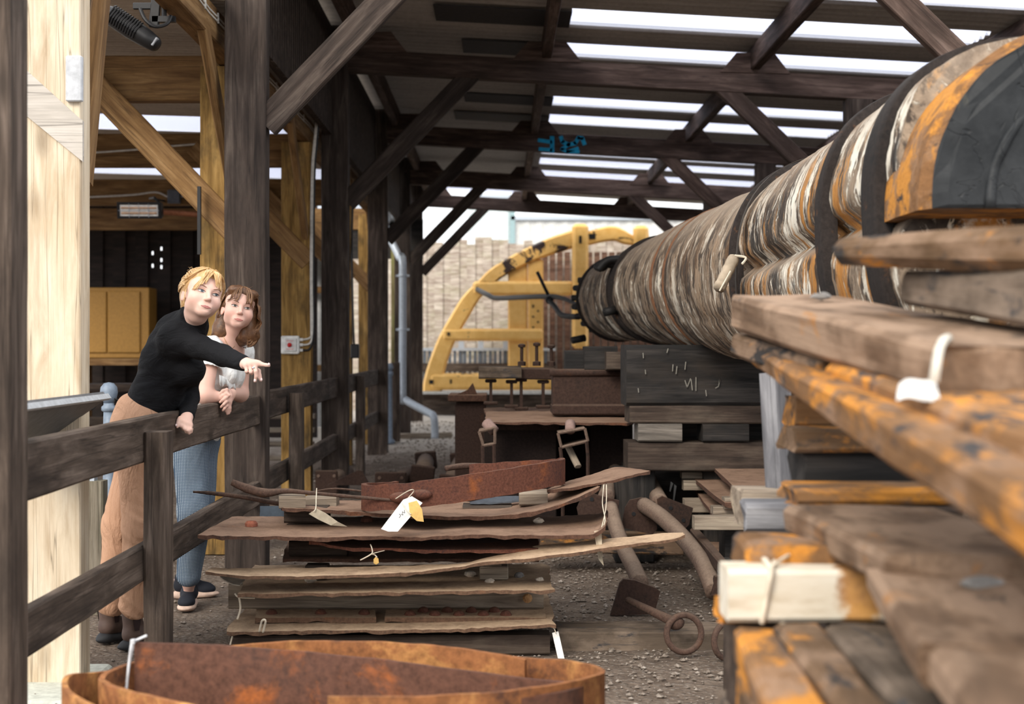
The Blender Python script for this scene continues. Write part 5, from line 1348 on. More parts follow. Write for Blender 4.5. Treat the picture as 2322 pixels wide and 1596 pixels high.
SP = [(1466, 1525, 1025, 1045, 9.4, 'topmost left spacer batten end beside the far pipe'), (1507, 1557, 1038, 1051, 9.3, 'thin spacer batten end with torn paper label on it'), (1544, 1598, 1069, 1084, 8.7, 'thin spacer batten end halfway along the brown plates'),
      (1548, 1618, 1088, 1110, 8.6, 'thick tan spacer batten end halfway along the brown plates'), (1550, 1618, 1130, 1160, 8.5, 'grey spacer end under the lowest brown plate'),
      (1614, 1690, 1147, 1165, 7.5, 'thin pale spacer at the front corner of the brown plates'), (1640, 1700, 1127, 1153, 7.45, 'square pale spacer block at the front corner of the brown plates'), (1572, 1700, 1169, 1199, 7.3, 'long pale batten in front of the brown plates')]
for a, b, y0, y1, yy, lab in SP:
    z0_, z1_ = PZ(y1, yy), PZ(y0, yy); p0 = Q(a, yy, (z0_ + z1_) / 2)
    ln = PX(b, yy) - PX(a, yy) + (.35 if a < 1600 else .12)
    gtimber(lab, 'spacer', p0, p0 + V(ln, 0, 0), .10, z1_ - z0_, M_spacer, name='spacer', group='wooden spacers between the brown plates', rough=.0015, ch=.004)
tag(MB().box(Q(1603, 8.9, .605), (.11, .12, .06), None, .004).build('spacer', M_spacer), 'small grey cube spacer on the second brown plate', 'spacer', kind='thing')
for xx in (1.30, 1.75):
    for yy in (7.6, 8.2):
        pass
gtimber('dark cross bearer on the ground carrying the brown plates, front', 'timber', V(1.18, 7.55, .19), V(1.95, 7.55, .19), .2, .36, M_black, name='bearer_timber')
gtimber('dark cross bearer on the ground carrying the brown plates, rear', 'timber', V(1.35, 9.0, .19), V(1.95, 9.0, .19), .2, .36, M_black, name='bearer_timber')
tag(MB().box(Q(1645, 7.0, .20), (.07, .12, .11), None, .01).build('black_block', M_black), 'small black block on the ground-level plate', 'block', kind='thing')
t = card('paper_label', 'torn paper label hanging over the thin spacer', [P(1528, 1045, 9.1), P(1546, 1020, 9.15), P(1548, 1024, 9.15), P(1534, 1050, 9.1), P(1536, 1090, 9.1), P(1529, 1135, 9.1), P(1526, 1133, 9.1), P(1530, 1086, 9.1), P(1520, 1115, 9.1), P(1518, 1113, 9.1)], M_tagwhite)
gtimber('rusty angle iron on the ground beside the curved pipe', 'bar', P(1575, 1210, 7.6), P(1660, 1310, 6.6), .05, .06, M_rustdark, name='angle_iron')

# ---------------------------------------------------------------- coils of iron strap in front
t = thing('strap_coil', P(760, 1596, 3.75) * V(1, 1, 0), 'large coil of flat orange rusted iron strap in the front, outer one', 'iron coil')
ribbon('strap', [P(744, 1578, 3.38), P(860, 1578, 3.38), P(980, 1577, 3.39), P(1120, 1569, 3.42), P(1260, 1551, 3.50), P(1345, 1531, 3.62), P(1366, 1521, 3.75), P(1345, 1509, 3.90), P(1280, 1497, 4.02), P(1190, 1490, 4.09), P(1050, 1480, 4.16), P(860, 1470, 4.2), P(640, 1478, 4.18), P(420, 1500, 4.05), P(230, 1522, 3.88), P(160, 1530, 3.72), P(150, 1560, 3.55), P(215, 1600, 3.36), P(330, 1628, 3.26)],
       .43, .014, M_rustorange, t, k=7, jag=.003)
t = thing('strap_coil', P(500, 1596, 3.7) * V(1, 1, 0), 'inner coil of rusted iron strap with a tied flat end', 'iron coil')
ribbon('strap', [P(306, 1457, 3.84), P(420, 1459, 3.84), P(560, 1467, 3.83), P(760, 1484, 3.80), P(960, 1507, 3.75), P(1150, 1533, 3.70), P(1270, 1545, 3.67), P(1318, 1549, 3.62)], .45, .012, M_rustpatch, t, k=7, jag=.003)['label'] = 'patchy dark and orange flat end of the strap'
ribbon('strap', [P(1318, 1549, 3.62), P(1316, 1556, 3.56), P(1260, 1570, 3.48), P(1100, 1592, 3.42)], .42, .012, M_rustpatch, t, k=7)
ribbon('strap', [P(640, 1650, 3.22), P(440, 1600, 3.33), P(300, 1568, 3.44), P(240, 1548, 3.56), P(232, 1535, 3.68), P(262, 1515, 3.80), P(330, 1494, 3.93), P(440, 1473, 4.02), P(560, 1460, 4.07), P(700, 1453, 4.08), P(850, 1455, 4.06), P(1000, 1465, 4.03), P(1110, 1480, 3.99), P(1192, 1496, 3.95)], .43, .016, M_rustorange, t, k=7, jag=.003)
t = thing('cable_tie', P(295, 1500, 3.82), 'pale cable tie looped round the flat end of the strap coil', 'cable tie')
MB().tube(smooth_path([P(285, 1575, 3.80), P(291, 1520, 3.81), P(297, 1470, 3.81), P(301, 1456, 3.82), P(315, 1449, 3.84), P(333, 1441, 3.84)], 6), .0042, 6).tube(smooth_path([P(301, 1457, 3.815), P(304, 1455, 3.87), P(290, 1520, 3.87), P(284, 1580, 3.85)], 5), .0045, 6).build('strap', plain('clear_plastic', (.55, .56, .58), .3), t, True)
MB().box(P(301, 1455, 3.815), (.012, .012, .014), None, .002).build('head', plain('clear_plastic', (.55, .56, .58), .3), t)

# ---------------------------------------------------------------- stack of ship timbers on the right
def sbeam(lab, A, B, w, mat, name='ship_timber', ext=0.0, ch=.012, rough=.009, taper=None, ragged=.03, **k):
    """left face given at its far end A and near end B as (px, top, bottom, depth); extends w to the right"""
    At, Ab = P(A[0], A[1], A[3]), P(A[0], A[2], A[3]); Bt, Bb = P(B[0], B[1], B[3]), P(B[0], B[2], B[3])
    if ext: Bt = Bt + (Bt - At) * ext; Bb = Bb + (Bb - Ab) * ext
    h0, h1 = (At - Ab).length, (Bt - Bb).length
    ca, cb_ = (At + Ab) / 2, (Bt + Bb) / 2
    d = (cb_ - ca); d.z = 0; d.normalize(); right = V(-d.y, d.x, 0); right = right if right.x > 0 else -right
    ca += right * w / 2; cb_ += right * w / 2
    o = timber(name, ca, cb_, w, h0, mat, ch=ch, rough=rough, seg=max(8, int((cb_ - ca).length / .05)), taper=taper or h1 / h0, ragged=ragged, freq=3.0, **k)
    return tag(o, lab, 'timber', 'stacked old ship timbers', 'thing')
sbeam('rounded plank end jutting left at the very top of the timber stack', (1893, 543, 603, 3.05), (2420, 508, 622, 2.45), .17, M_old, ch=.03)
sbeam('grey timber under the topmost plank of the stack', (2045, 616, 692, 2.95), (2420, 612, 752, 2.42), .17, M_oldgrey)
sbeam('long wide timber with a dusty flat top and dark sawn near end', (1658, 668, 745, 3.65), (2124, 790, 905, 2.3), .30, M_oldtop, taper=1.0)
sbeam('short orange timber end below the wide dusty one, far half', (1662, 755, 806, 3.7), (1864, 818, 884, 2.96), .26, M_old)
sbeam('orange timber below the wide dusty one, near half with white tag', (1872, 824, 888, 2.92), (2322, 985, 1080, 1.75), .30, M_oldbright, ext=.12)
sbeam('long slanting bright orange timber running toward the viewer', (1702, 782, 836, 3.6), (2322, 1066, 1275, 1.60), .22, M_oldbright, ext=.10, taper=1.25)
o = timber('grey_plank', P(1772, 1122, 4.25), P(1757, 845, 4.25), .085, .06, M_greyplank, up=(.62, -.78, 0), rough=.004); tag(o, 'silver grey plank standing upright at the left of the timber stack', 'plank', kind='thing')
def xbeam(lab, px, pt, pb, y, ln, d, mat, ang=0.0, **k):
    z0_, z1_ = PZ(pb, y), PZ(pt, y); p = Q(px, y + d / 2, (z0_ + z1_) / 2)
    o = timber('ship_timber', p, p + V(math.cos(ang) * ln, math.sin(ang) * ln, 0), d, z1_ - z0_, mat, rough=.006, ch=.010, ragged=.02, **k)
    return tag(o, lab, 'timber', 'stacked old ship timbers', 'thing')
xbeam('bright orange block end beside the silver grey plank', 1793, 903, 972, 3.55, .5, .14, M_oldbright)
xbeam('orange plank end with a rounded nose under that block', 1786, 972, 1026, 3.42, .5, .18, M_old)
xbeam('dark black-sided block under the rounded plank nose', 1808, 1026, 1104, 3.46, .5, .2, M_black)
sbeam('wide dusty timber in the middle of the stack with a charred near edge', (1777, 1146, 1214, 3.05), (1988, 1258, 1340, 2.28), .33, M_oldtop)
xbeam('orange dusty block behind the wide middle timber', 1783, 1106, 1146, 3.15, .45, .2, M_oldbright)
xbeam('tan sawn spacer block under the upright grey plank', 1674, 1111, 1196, 4.15, .22, .16, M_spacer)
xbeam('grey white block in front of the tan spacer block', 1690, 1143, 1207, 3.75, .2, .12, M_greyplank)
sbeam('orange-ended timber just behind the cream painted block', (1654, 1212, 1272, 2.98), (1700, 1240, 1310, 2.68), .21, M_oldbright)
t = thing('cream_block', Q(1640, 2.6, .79), 'cream painted timber block tied with string, lying across the stack', 'timber')
z0_, z1_ = PZ(1412, 2.60), PZ(1292, 2.60)
timber('block', Q(1641, 2.655, (z0_ + z1_) / 2), Q(2035, 2.655, (z0_ + z1_) / 2), .11, z1_ - z0_, M_whitewood, t, ch=.008, rough=.002)
string(t, [P(1727, 1414, 2.592), P(1738, 1360, 2.592), P(1750, 1295, 2.592), P(1757, 1270, 2.70)], .005); string(t, [P(1750, 1292, 2.59), P(1737, 1272, 2.66), P(1730, 1268, 2.70)], .006); string(t, [P(1755, 1280, 2.62), P(1790, 1258, 2.68), P(1810, 1262, 2.72)], .003)
string(t, [P(1774, 1412, 2.585), P(1777, 1435, 2.58), P(1779, 1458, 2.58)], .005)
sbeam('broad dusty timber at lower right, near end toward the viewer', (1966, 1272, 1345, 2.42), (2092, 1452, 1560, 1.80), .20, M_oldtop)
sbeam('nearest broad dusty timber in the bottom right corner', (2062, 1400, 1490, 1.98), (2230, 1680, 1800, 1.35), .24, M_oldtop)
sbeam('dark timber with orange edge at the right border of the stack', (2224, 1276, 1340, 2.42), (2450, 1500, 1620, 1.65), .16, M_old)
sbeam('orange and black timber under the cream block, leftmost', (1668, 1420, 1510, 2.60), (1800, 1690, 1840, 1.72), .075, M_oldbright)
sbeam('black streaked timber under the cream block, second from its left end', (1757, 1417, 1500, 2.58), (1950, 1680, 1800, 1.70), .085, M_old)
sbeam('grey and orange timber under the right half of the cream block', (1862, 1418, 1500, 2.56), (2120, 1680, 1800, 1.68), .16, M_oldgrey)
sbeam('lowest orange timber at the bottom of the stack', (1668, 1512, 1650, 2.62), (1790, 1800, 1950, 1.8), .16, M_old)
sbeam('short stub with a flat top low in the stack', (1722, 1506, 1560, 2.35), (1790, 1590, 1650, 2.05), .085, M_oldtop)
sbeam('low timber beside the lowest orange one', (1830, 1512, 1650, 2.62), (2010, 1800, 1950, 1.8), .30, M_oldgrey)
xbeam('orange nub sticking out left below the cream block', 1628, 1368, 1416, 2.75, .22, .10, M_oldbright)
t = thing('paper_label', P(2085, 900, 2.25), 'white label folded over the edge of the long wide timber', 'label', 'paper labels tied to the iron')
rings = []
for a, b in (((2034, 905, 2.22), (2040, 880, 2.30)), ((2050, 868, 2.24), (2056, 858, 2.31)), ((2080, 866, 2.23), (2086, 856, 2.31)), ((2132, 872, 2.20), (2126, 858, 2.28))): pass
sheet('card', [P(2033, 906, 2.20), P(2060, 898, 2.20), P(2095, 905, 2.20), P(2132, 908, 2.20)], [P(2040, 868, 2.26), P(2060, 858, 2.26), P(2095, 862, 2.26), P(2122, 860, 2.26)], .002, plain('bright_white_card', (.64, .63, .60), .7), t, n=20, m=4, jag=.001, wave=.001)
string(t, [P(2118, 866, 2.22), P(2122, 835, 2.22), P(2128, 800, 2.24), P(2137, 776, 2.28), P(2150, 766, 2.4)], .008, plain('white_tape', (.56, .53, .46), .8))
# hidden carriers of the stack
gtimber('thick bearer deep in the stack, upper', 'timber', V(.72, 3.95, .64), V(1.05, 3.95, .64), .5, .28, M_browndark, name='bearer_timber')
gtimber('thick bearer on the ground at the far end of the stack', 'timber', V(.66, 3.95, .245), V(1.1, 3.95, .245), .5, .49, M_browndark, name='bearer_timber')
gtimber('thick bearer on the ground under the middle of the stack', 'timber', V(.45, 2.75, .3), V(1.05, 2.75, .3), .4, .58, M_oldgrey, name='bearer_timber')
gtimber('thick bearer on the ground under the near end of the stack', 'timber', V(.42, 1.95, .3), V(1.0, 1.95, .3), .3, .5, M_oldgrey, name='bearer_timber')
gtimber('packing timber deep in the stack under the bright orange timbers', 'timber', V(.72, 2.75, .76), V(1.0, 2.75, .76), .7, .27, M_browndark, name='bearer_timber')
pebble('grey pebble lying on the long wide timber top', Q(1862, 3.35, 1.418), .016, M_stonegrey, (1.6, 1, .6))
pebble('grey pebble in the gap at lower right of the stack', Q(2226, 2.2, .93), .022, M_stonegrey, (1.6, 1, .7))

gtimber('packing block deep in the stack behind the wide middle timber', 'timber block', V(.72, 3.26, .72), V(1.02, 3.26, .72), .26, .45, M_browndark, name='packing_block')
gtimber('packing block hidden under the orange nub left of the stack', 'timber block', V(.455, 2.80, .675), V(.60, 2.80, .675), .12, .175, M_browndark, name='packing_block')
gtimber('dark block carrying the small brown plate far back under the mast', 'timber block', V(1.64, 10.4, .31), V(1.98, 10.4, .31), .3, .62, M_black, name='timber_block')
# ---------------------------------------------------------------- the two women
class Prim:
    """rounded cone or ellipsoid as a signed distance"""
    def __init__(s, kind, a, b, k=.02, sub=False): s.kind = kind; s.a = a; s.b = b; s.k = k; s.sub = sub
    def box(s):
        if s.kind == 'cone':
            p, q, ra, rb = s.a[0], s.a[1], s.b[0], s.b[1]; r = max(ra, rb)
            return np.minimum(p, q) - r, np.maximum(p, q) + r
        c, R, rad = s.a, s.b[0], s.b[1]
        e = np.sqrt(((R * rad) ** 2).sum(1)); return c - e, c + e
    def d(s, X):
        if s.kind == 'cone':
            p, q = s.a; ra, rb = s.b
            ab = q - p; t = np.clip(((X - p) @ ab) / max(1e-9, ab @ ab), 0, 1)
            return np.linalg.norm(X - p - t[..., None] * ab, axis=-1) - (ra + (rb - ra) * t)
        c, (R, rad) = s.a, s.b
        L = (X - c) @ R
        k0 = np.linalg.norm(L / rad, axis=-1); k1 = np.linalg.norm(L / (rad * rad), axis=-1)
        return k0 * (k0 - 1) / np.maximum(k1, 1e-6)
def A(v): return np.array(tuple(v), dtype=np.float64)
def cone(p, q, ra, rb, k=.02, sub=False): return Prim('cone', (A(p), A(q)), (ra, rb), k, sub)
def ell(c, rad, R=None, k=.02, sub=False): return Prim('ell', A(c), (np.eye(3) if R is None else R, np.array(rad, float)), k, sub)
def combine(F, d, k, sub):
    if sub:
        d = -d; h = np.maximum(k - np.abs(F - d), 0) / k if k > 0 else 0
        return np.maximum(F, d) + h * h * k * .25
    h = np.maximum(k - np.abs(F - d), 0) / k if k > 0 else 0
    return np.minimum(F, d) - h * h * k * .25
def field(prims, X):
    F = np.full(X.shape[:-1], .5)
    for p in prims: F = combine(F, p.d(X), p.k, p.sub)
    return F
def surface(prims, h, warp=None, grow=0.0):
    los = []; his = []
    for p in prims:
        if not p.sub: a, b = p.box(); los.append(a); his.append(b)
    lo = np.min(los, 0) - 4 * h - grow; hi = np.max(his, 0) + 4 * h + grow
    n = np.ceil((hi - lo) / h).astype(int) + 1
    F = np.full(tuple(n), .08, dtype=np.float32)
    ax = [lo[i] + np.arange(n[i]) * h for i in range(3)]
    for p in prims:
        a, b = p.box(); m = p.k + 4 * h + .004 + grow
        i0 = np.maximum(((a - m - lo) / h).astype(int), 0); i1 = np.minimum(((b + m - lo) / h).astype(int) + 2, n)
        if (i1 <= i0).any(): continue
        sl = tuple(slice(i0[i], i1[i]) for i in range(3))
        X = np.stack(np.meshgrid(ax[0][sl[0]], ax[1][sl[1]], ax[2][sl[2]], indexing='ij'), -1)
        F[sl] = combine(F[sl].astype(np.float64), p.d(X), p.k, p.sub)
    if grow: F -= grow
    S = F < 0
    c = [S[i:n[0] - 1 + i, j:n[1] - 1 + j, k:n[2] - 1 + k] for i in (0, 1) for j in (0, 1) for k in (0, 1)]
    cnt = sum(x.astype(np.int8) for x in c)
    act = (cnt > 0) & (cnt < 8)
    I = np.argwhere(act); ids = np.full(act.shape, -1, np.int32); ids[tuple(I.T)] = np.arange(len(I))
    acc = np.zeros((len(I), 3)); w = np.zeros(len(I))
    corners = [(i, j, k) for i in (0, 1) for j in (0, 1) for k in (0, 1)]
    for ca in corners:
        for d in range(3):
            if ca[d]: continue
            cb_ = list(ca); cb_[d] = 1
            fa = F[tuple((I + ca).T)].astype(float); fb = F[tuple((I + cb_).T)].astype(float)
            m = (fa < 0) != (fb < 0); t = np.where(m, fa / np.where(m, fa - fb, 1), 0)
            p = np.array(ca, float)[None] + np.eye(3)[d][None] * t[:, None]
            acc[m] += p[m]; w[m] += 1
    verts = lo + (I + acc / w[:, None]) * h
    quads = []
    for d in range(3):
        e1, e2 = [x for x in range(3) if x != d]
        sa = [slice(1, n[i] - 1) for i in range(3)]; sb = [slice(1, n[i] - 1) for i in range(3)]
        sa[d] = slice(0, n[d] - 1); sb[d] = slice(1, n[d])
        ea = S[tuple(sa)]; eb = S[tuple(sb)]
        for flip, msk in ((False, ea & ~eb), (True, ~ea & eb)):
            J = np.argwhere(msk)
            if not len(J): continue
            J = J + np.array([0 if i == d else 1 for i in range(3)])
            q = []
            for o1, o2 in ((1, 1), (0, 1), (0, 0), (1, 0)):
                K = J.copy(); K[:, e1] -= o1; K[:, e2] -= o2; q.append(ids[tuple(K.T)])
            q = np.stack(q, 1)
            if flip != (d == 1): q = q[:, ::-1]
            quads.append(q)
    quads = np.concatenate(quads)
    quads = quads[(quads >= 0).all(1)]
    # one gentle relaxation
    nb = np.zeros_like(verts); dg = np.zeros(len(verts))
    for a, b in ((0, 1), (1, 2), (2, 3), (3, 0)):
        np.add.at(nb, quads[:, a], verts[quads[:, b]]); np.add.at(dg, quads[:, a], 1)
    ok = dg > 0
    verts[ok] = verts[ok] * .5 + nb[ok] / dg[ok, None] * .5
    return verts, quads
def sdf_mesh(name, prims, h, mat, parent, warp=None, colour=None, grow=0.0):
    v, q = surface(prims, h, grow=grow)
    if warp is not None: v = warp(v)
    me = bpy.data.meshes.new(name)
    me.vertices.add(len(v)); me.vertices.foreach_set('co', v.ravel())
    me.loops.add(q.size); me.loops.foreach_set('vertex_index', q.ravel().astype(np.int32))
    me.polygons.add(len(q)); me.polygons.foreach_set('loop_start', np.arange(0, q.size, 4, dtype=np.int32))
    me.polygons.foreach_set('use_smooth', np.ones(len(q), dtype=bool))
    me.update(calc_edges=True); me.validate()
    if colour is not None:
        at = me.color_attributes.new('tone', 'FLOAT_COLOR', 'POINT'); c = colour(v)
        at.data.foreach_set('color', np.concatenate([c, np.ones((len(c), 1))], 1).ravel().astype(np.float32))
    return link(name, me, mat, parent)

def skin_mat(name):
    n = NT(name); at = n.n.new('ShaderNodeAttribute'); at.attribute_name = 'tone'
    f = n.noise(n.coord(), 45, 4); col = n.mix(n.math('MULTIPLY', n.step(f, .4, .7), .10), at.outputs['Color'], (.62, .30, .22))
    n.b.inputs['Subsurface Weight'].default_value = .12; n.b.inputs['Subsurface Radius'].default_value = (.012, .005, .003); n.b.inputs['Subsurface Scale'].default_value = .5
    return n.fin(col, .5, 0, .35)
M_skin = skin_mat('fair_skin')
def hair_mat(name, a, b, c):
    n = NT(name); f = n.noise(n.coord((1, 1, 1)), 60, 5, .6); g = n.noise(n.coord(), 14, 3)
    col = n.mix(n.step(g, .35, .65), a, b); col = n.mix(n.math('MULTIPLY', n.step(f, .45, .65), .6), col, c)
    return n.fin(col, .45, 0, .4)
M_blonde = hair_mat('blonde_hair', (.42, .235, .085), (.60, .37, .16), (.74, .54, .30))
M_auburn = hair_mat('auburn_hair', (.060, .026, .012), (.125, .056, .024), (.19, .095, .044))
M_auburnlight = hair_mat('auburn_hair_light', (.17, .078, .034), (.26, .135, .062), (.34, .19, .10))
M_blondelight = hair_mat('blonde_hair_light', (.58, .37, .17), (.74, .53, .29), (.82, .65, .42))
def cloth(name, c, bump=.25, scale=5, rough=.85, c2=None, stretch=(1, 1, 1)):
    n = NT(name); v = n.coord(stretch)
    a = n.noise(v, scale, 4, .55, 1.2); b = n.noise(n.coord(), 220, 2)
    col = n.mix(n.math('MULTIPLY', n.step(b, .35, .65), .25), c, c2 or tuple(q * .75 for q in c))
    n.bump(a, bump, .05); return n.fin(col, rough, 0, .15)
M_sweater = cloth('black_jersey', (.0075, .0078, .0095), .35, 7, .8, stretch=(1, 1, 2.2))
M_tan = cloth('tan_trouser_cloth', (.48, .285, .185), .6, 6, stretch=(1.6, 1.6, .7))
M_blouse = cloth('white_blouse_cloth', (.78, .79, .78), .5, 9, .7, stretch=(1.5, 1.5, .7))
def dotted():
    n = NT('blue_dotted_cloth'); v = n.coord((1, 1, 1))
    x = n.math('ADD', n.axis(0), n.math('MULTIPLY', n.axis(1), .45)); z = n.axis(2)
    u = n.math('SINE', n.math('MULTIPLY', n.math('ADD', x, z), 430)); w = n.math('SINE', n.math('MULTIPLY', n.math('SUBTRACT', x, z), 430))
    d = n.step(n.math('MULTIPLY', u, w), .28, .6)
    a = n.noise(n.coord((1.6, 1.6, .7)), 5, 4, .55, 1.2)
    col = n.mix(d, (.050, .080, .122), (.38, .43, .48)); n.bump(a, .4, .05); return n.fin(col, .85, 0, .15)
M_dots = dotted()
M_boot = plain('brown_boot_leather', (.085, .055, .045), .6, 0, .3); M_elastic = plain('dark_elastic', (.028, .016, .016), .9); M_sole = plain('black_rubber', (.02, .021, .024), .7)
M_trainer = plain('navy_black_knit', (.012, .014, .021), .8); M_midsole = plain('beige_pink_foam', (.56, .41, .33), .7); M_lace = plain('pink_grey_lace', (.36, .26, .25), .8)

def head_frame(yaw, pitch, roll):
    y, p, r = [math.radians(q) for q in (yaw, pitch, roll)]
    f = V(math.sin(y) * math.cos(p), -math.cos(y) * math.cos(p), math.sin(p)); u0 = V(0, 0, 1); u0 = (u0 - f * u0.dot(f)).normalized(); s0 = f.cross(u0)
    u = u0 * math.cos(r) - s0 * math.sin(r); s = f.cross(u)
    return np.array([s[:], f[:], u[:]]).T            # columns: her right, face forward, up
class Head:
    def __init__(h, eye_mid, R, sx=1.0, su=1.0, sc=1.0):
        h.R = R; h.k = np.array([sx * sc, sc, su * sc]); h.sc = sc
        h.c = A(eye_mid) - R @ (np.array([0, .080, .008]) * h.k)
        h.prims = []
        E = lambda c, r, k=.02, sub=False, rot=None: h.prims.append(ell(h.w(c), np.array(r) * h.k, h.R if rot is None else h.R @ rot, k, sub))
        C = lambda p, q, a, b, k=.01: h.prims.append(cone(h.w(p), h.w(q), a * sc, b * sc, k))
        E((0, -.018, .038), (.073, .092, .080)); E((0, .030, .045), (.064, .056, .060), .03)
        E((0, .028, -.024), (.058, .060, .064), .03); E((0, .066, -.077), (.024, .021, .018), .028)
        for q in (-1, 1):
            E((q * .040, .006, -.046), (.020, .028, .023), .03); E((q * .041, .052, -.022), (.023, .024, .024), .03)
        C((-.036, .078, .031), (.036, .078, .031), .010, .010, .02)
        for q in (-1, 1): E((q * .031, .099, .009), (.019, .019, .012), .014, True)
        C((0, .085, .014), (0, .1045, -.021), .0062, .0090, .014); E((0, .1055, -.0240), (.0092, .0090, .0080), .008)
        for q in (-1, 1): E((q * .0100, .095, -.0270), (.0062, .0082, .0055), .007)
        for q in (-1, 1): E((q * .0056, .099, -.0328), (.0022, .0030, .0014), .002, True)
        E((0, .082, -.056), (.026, .010, .016), .014)
        E((0, .095, -.0725), (.020, .008, .004), .006, True)
        for q in (-1, 1):
            a = .35 * q; rot = np.array([[math.cos(a), -math.sin(a), 0], [math.sin(a), math.cos(a), 0], [0, 0, 1]])
            E((q * .0735, -.014, -.004), (.006, .016, .028), .006, False, rot); E((q * .083, -.008, .000), (.008, .010, .019), .004, True, rot)
    def w(h, p): return h.c + h.R @ (np.array(p, float) * h.k)
    def local(h, X): return ((X - h.c) @ h.R) / h.k
    def face(h, s, u, off=0.0):
        f = .17
        for _ in range(60):
            d = float(field(h.prims, h.w((s, f, u))[None])[0])
            if d < .0006: break
            f -= d * .8 / h.sc
            if f < -.1: break
        return Vector(h.w((s, f + off, u)))
    def tone(h, X, base, lip):
        L = h.local(X); c = np.tile(np.array(base), (len(X), 1))
        def blend(m, col): nonlocal c; c = c * (1 - m[:, None]) + np.array(col) * m[:, None]
        inh = (np.abs(L) < .2).all(1)
        for q in (-1, 1):
            m = np.exp(-(((L[:, 0] - q * .044) / .022) ** 2 + ((L[:, 2] + .030) / .018) ** 2 + ((L[:, 1] - .06) / .04) ** 2)); blend(m * .38 * inh, (.70, .30, .25))
            m = np.exp(-(((L[:, 0] - q * .078) / .008) ** 2 + ((L[:, 1] + .01) / .02) ** 2 + ((L[:, 2]) / .03) ** 2)); blend(m * .4 * inh, (.72, .30, .24))
        m = np.exp(-((L[:, 0] / .014) ** 2 + ((L[:, 2] + .025) / .013) ** 2 + ((L[:, 1] - .105) / .012) ** 2)); blend(m * .25 * inh, (.74, .36, .30))
        return c
    def features(h, root, iris, brow, lip, look=0.0):
        for q in (1, -1):
            ex, eu, wd, ht = q * .031, .010, .0155, .0063
            def lid(t, v): # t along eye -1..1, v -1..1
                arch = (1 - t * t) ** .75
                return ex + t * wd, eu + (v * ht * arch * (1.0 if v > 0 else .72)) + .0012 * t * q
            N, Mv = 13, 7; pts = []
            for i in range(N):
                t = -1 + 2 * i / (N - 1)
                for j in range(Mv):
                    v = -1 + 2 * j / (Mv - 1); s, u = lid(t, v)
                    pts.append(h.face(s, u, .0015 + .0035 * (1 - t * t) * (1 - .6 * v * v)))
            fs = [[i * Mv + j, i * Mv + j + 1, (i + 1) * Mv + j + 1, (i + 1) * Mv + j] for i in range(N - 1) for j in range(Mv - 1)]
            MB().add(pts, fs).build('eye', M_eye, root, True)
            cx = ex + look
            for nm, r, off, m in (('iris', .0058, .0062, iris), ('pupil', .0027, .0068, M_pupil)):
                ring = []
                for k in range(18):
                    a = 2 * math.pi * k / 18; s = cx + r * math.cos(a); u = eu + r * math.sin(a)
                    t = max(-.98, min(.98, (s - ex) / wd)); _, top = lid(t, 1); _, bot = lid(t, -1)
                    ring.append(h.face(s, min(max(u, bot), top), off))
                cpt = h.face(cx, eu - .0006, off + .0006)
                MB().add(ring + [cpt], [[k, (k + 1) % 18, 18] for k in range(18)]).build(nm, m, root, True)
            up = [h.face(*lid(-1.05 + 2.1 * k / 10 if abs(-1.05 + 2.1 * k / 10) < 1 else math.copysign(.999, k - 5), 1.0), .0052) for k in range(11)]
            MB().tube(up, [.0006, .0010, .0012, .0013, .0014, .0014, .0014, .0013, .0012, .0010, .0006], 6).build('upper_eyelashes', brow[1], root, True)
            ld = []
            for k in range(11):
                t = -1 + .2 * k; s, u = lid(t * .999, 1.0); ld.append(h.face(s, u + .0030 * (1 - t * t * .5), .0030))
            MB().tube(ld, [.0012, .0018, .0022, .0024, .0025, .0025, .0025, .0024, .0022, .0018, .0012], 6).build('eyelid', M_lid, root, True)
            br = [h.face(ex + q * (-.016 + .035 * k / 8), eu + .0185 + .006 * math.sin(math.pi * (k / 8) ** 1.3 * .9), .0012) for k in range(9)]
            MB().tube(br, [.0010, .0022, .0026, .0026, .0024, .0021, .0017, .0013, .0007], 7, True, .6).build('eyebrow', brow[0], root, True)
        N, Mv = 15, 9; pts = []
        for i in range(N):
            t = -1 + 2 * i / (N - 1); s = t * .0225
            top = -.0545 + .0012 - .0042 * abs(t) ** 1.6 + (.0018 * math.exp(-((abs(t) - .25) / .16) ** 2) - .0008 * math.exp(-(t / .1) ** 2))
            mid = -.0590 + .0010 * math.cos(t * 5) * (1 - abs(t)); bot = -.0655 + .0064 * abs(t) ** 2.2
            top = max(top, mid + .0002); bot = min(bot, mid - .0002)
            for j in range(Mv):
                v = -1 + 2 * j / (Mv - 1); u = mid + (top - mid) * v if v > 0 else mid + (bot - mid) * (-v)
                pts.append(h.face(s, u, .0006 + .0024 * (1 - t * t) * math.sin(math.pi * abs(v)) ** .8))
        fs = [[i * Mv + j, i * Mv + j + 1, (i + 1) * Mv + j + 1, (i + 1) * Mv + j] for i in range(N - 1) for j in range(Mv - 1)]
        MB().add(pts, fs).build('lips', lip, root, True)
        ml = [h.face(-.0225 + .045 * k / 10, -.0590 + .0010 * math.cos((-1 + .2 * k) * 5) * (1 - abs(-1 + .2 * k)), .0012) for k in range(11)]
        MB().tube(ml, [.0005, .0007, .0008, .0009, .0009, .0009, .0009, .0009, .0008, .0007, .0005], 5).build('mouth_line', M_mouth, root, True)
M_eye = plain('eye_white', (.70, .67, .65), .25, 0, .5, .02); M_pupil = plain('pupil_black', (.01, .01, .012), .15, 0, .6); M_lid = plain('eyelid_skin', (.58, .36, .29), .5, 0, .3, .02)
M_irisblue = plain('blue_grey_iris', (.055, .085, .115), .2, 0, .5); M_irisgreen = plain('hazel_iris', (.06, .055, .04), .2, 0, .5)
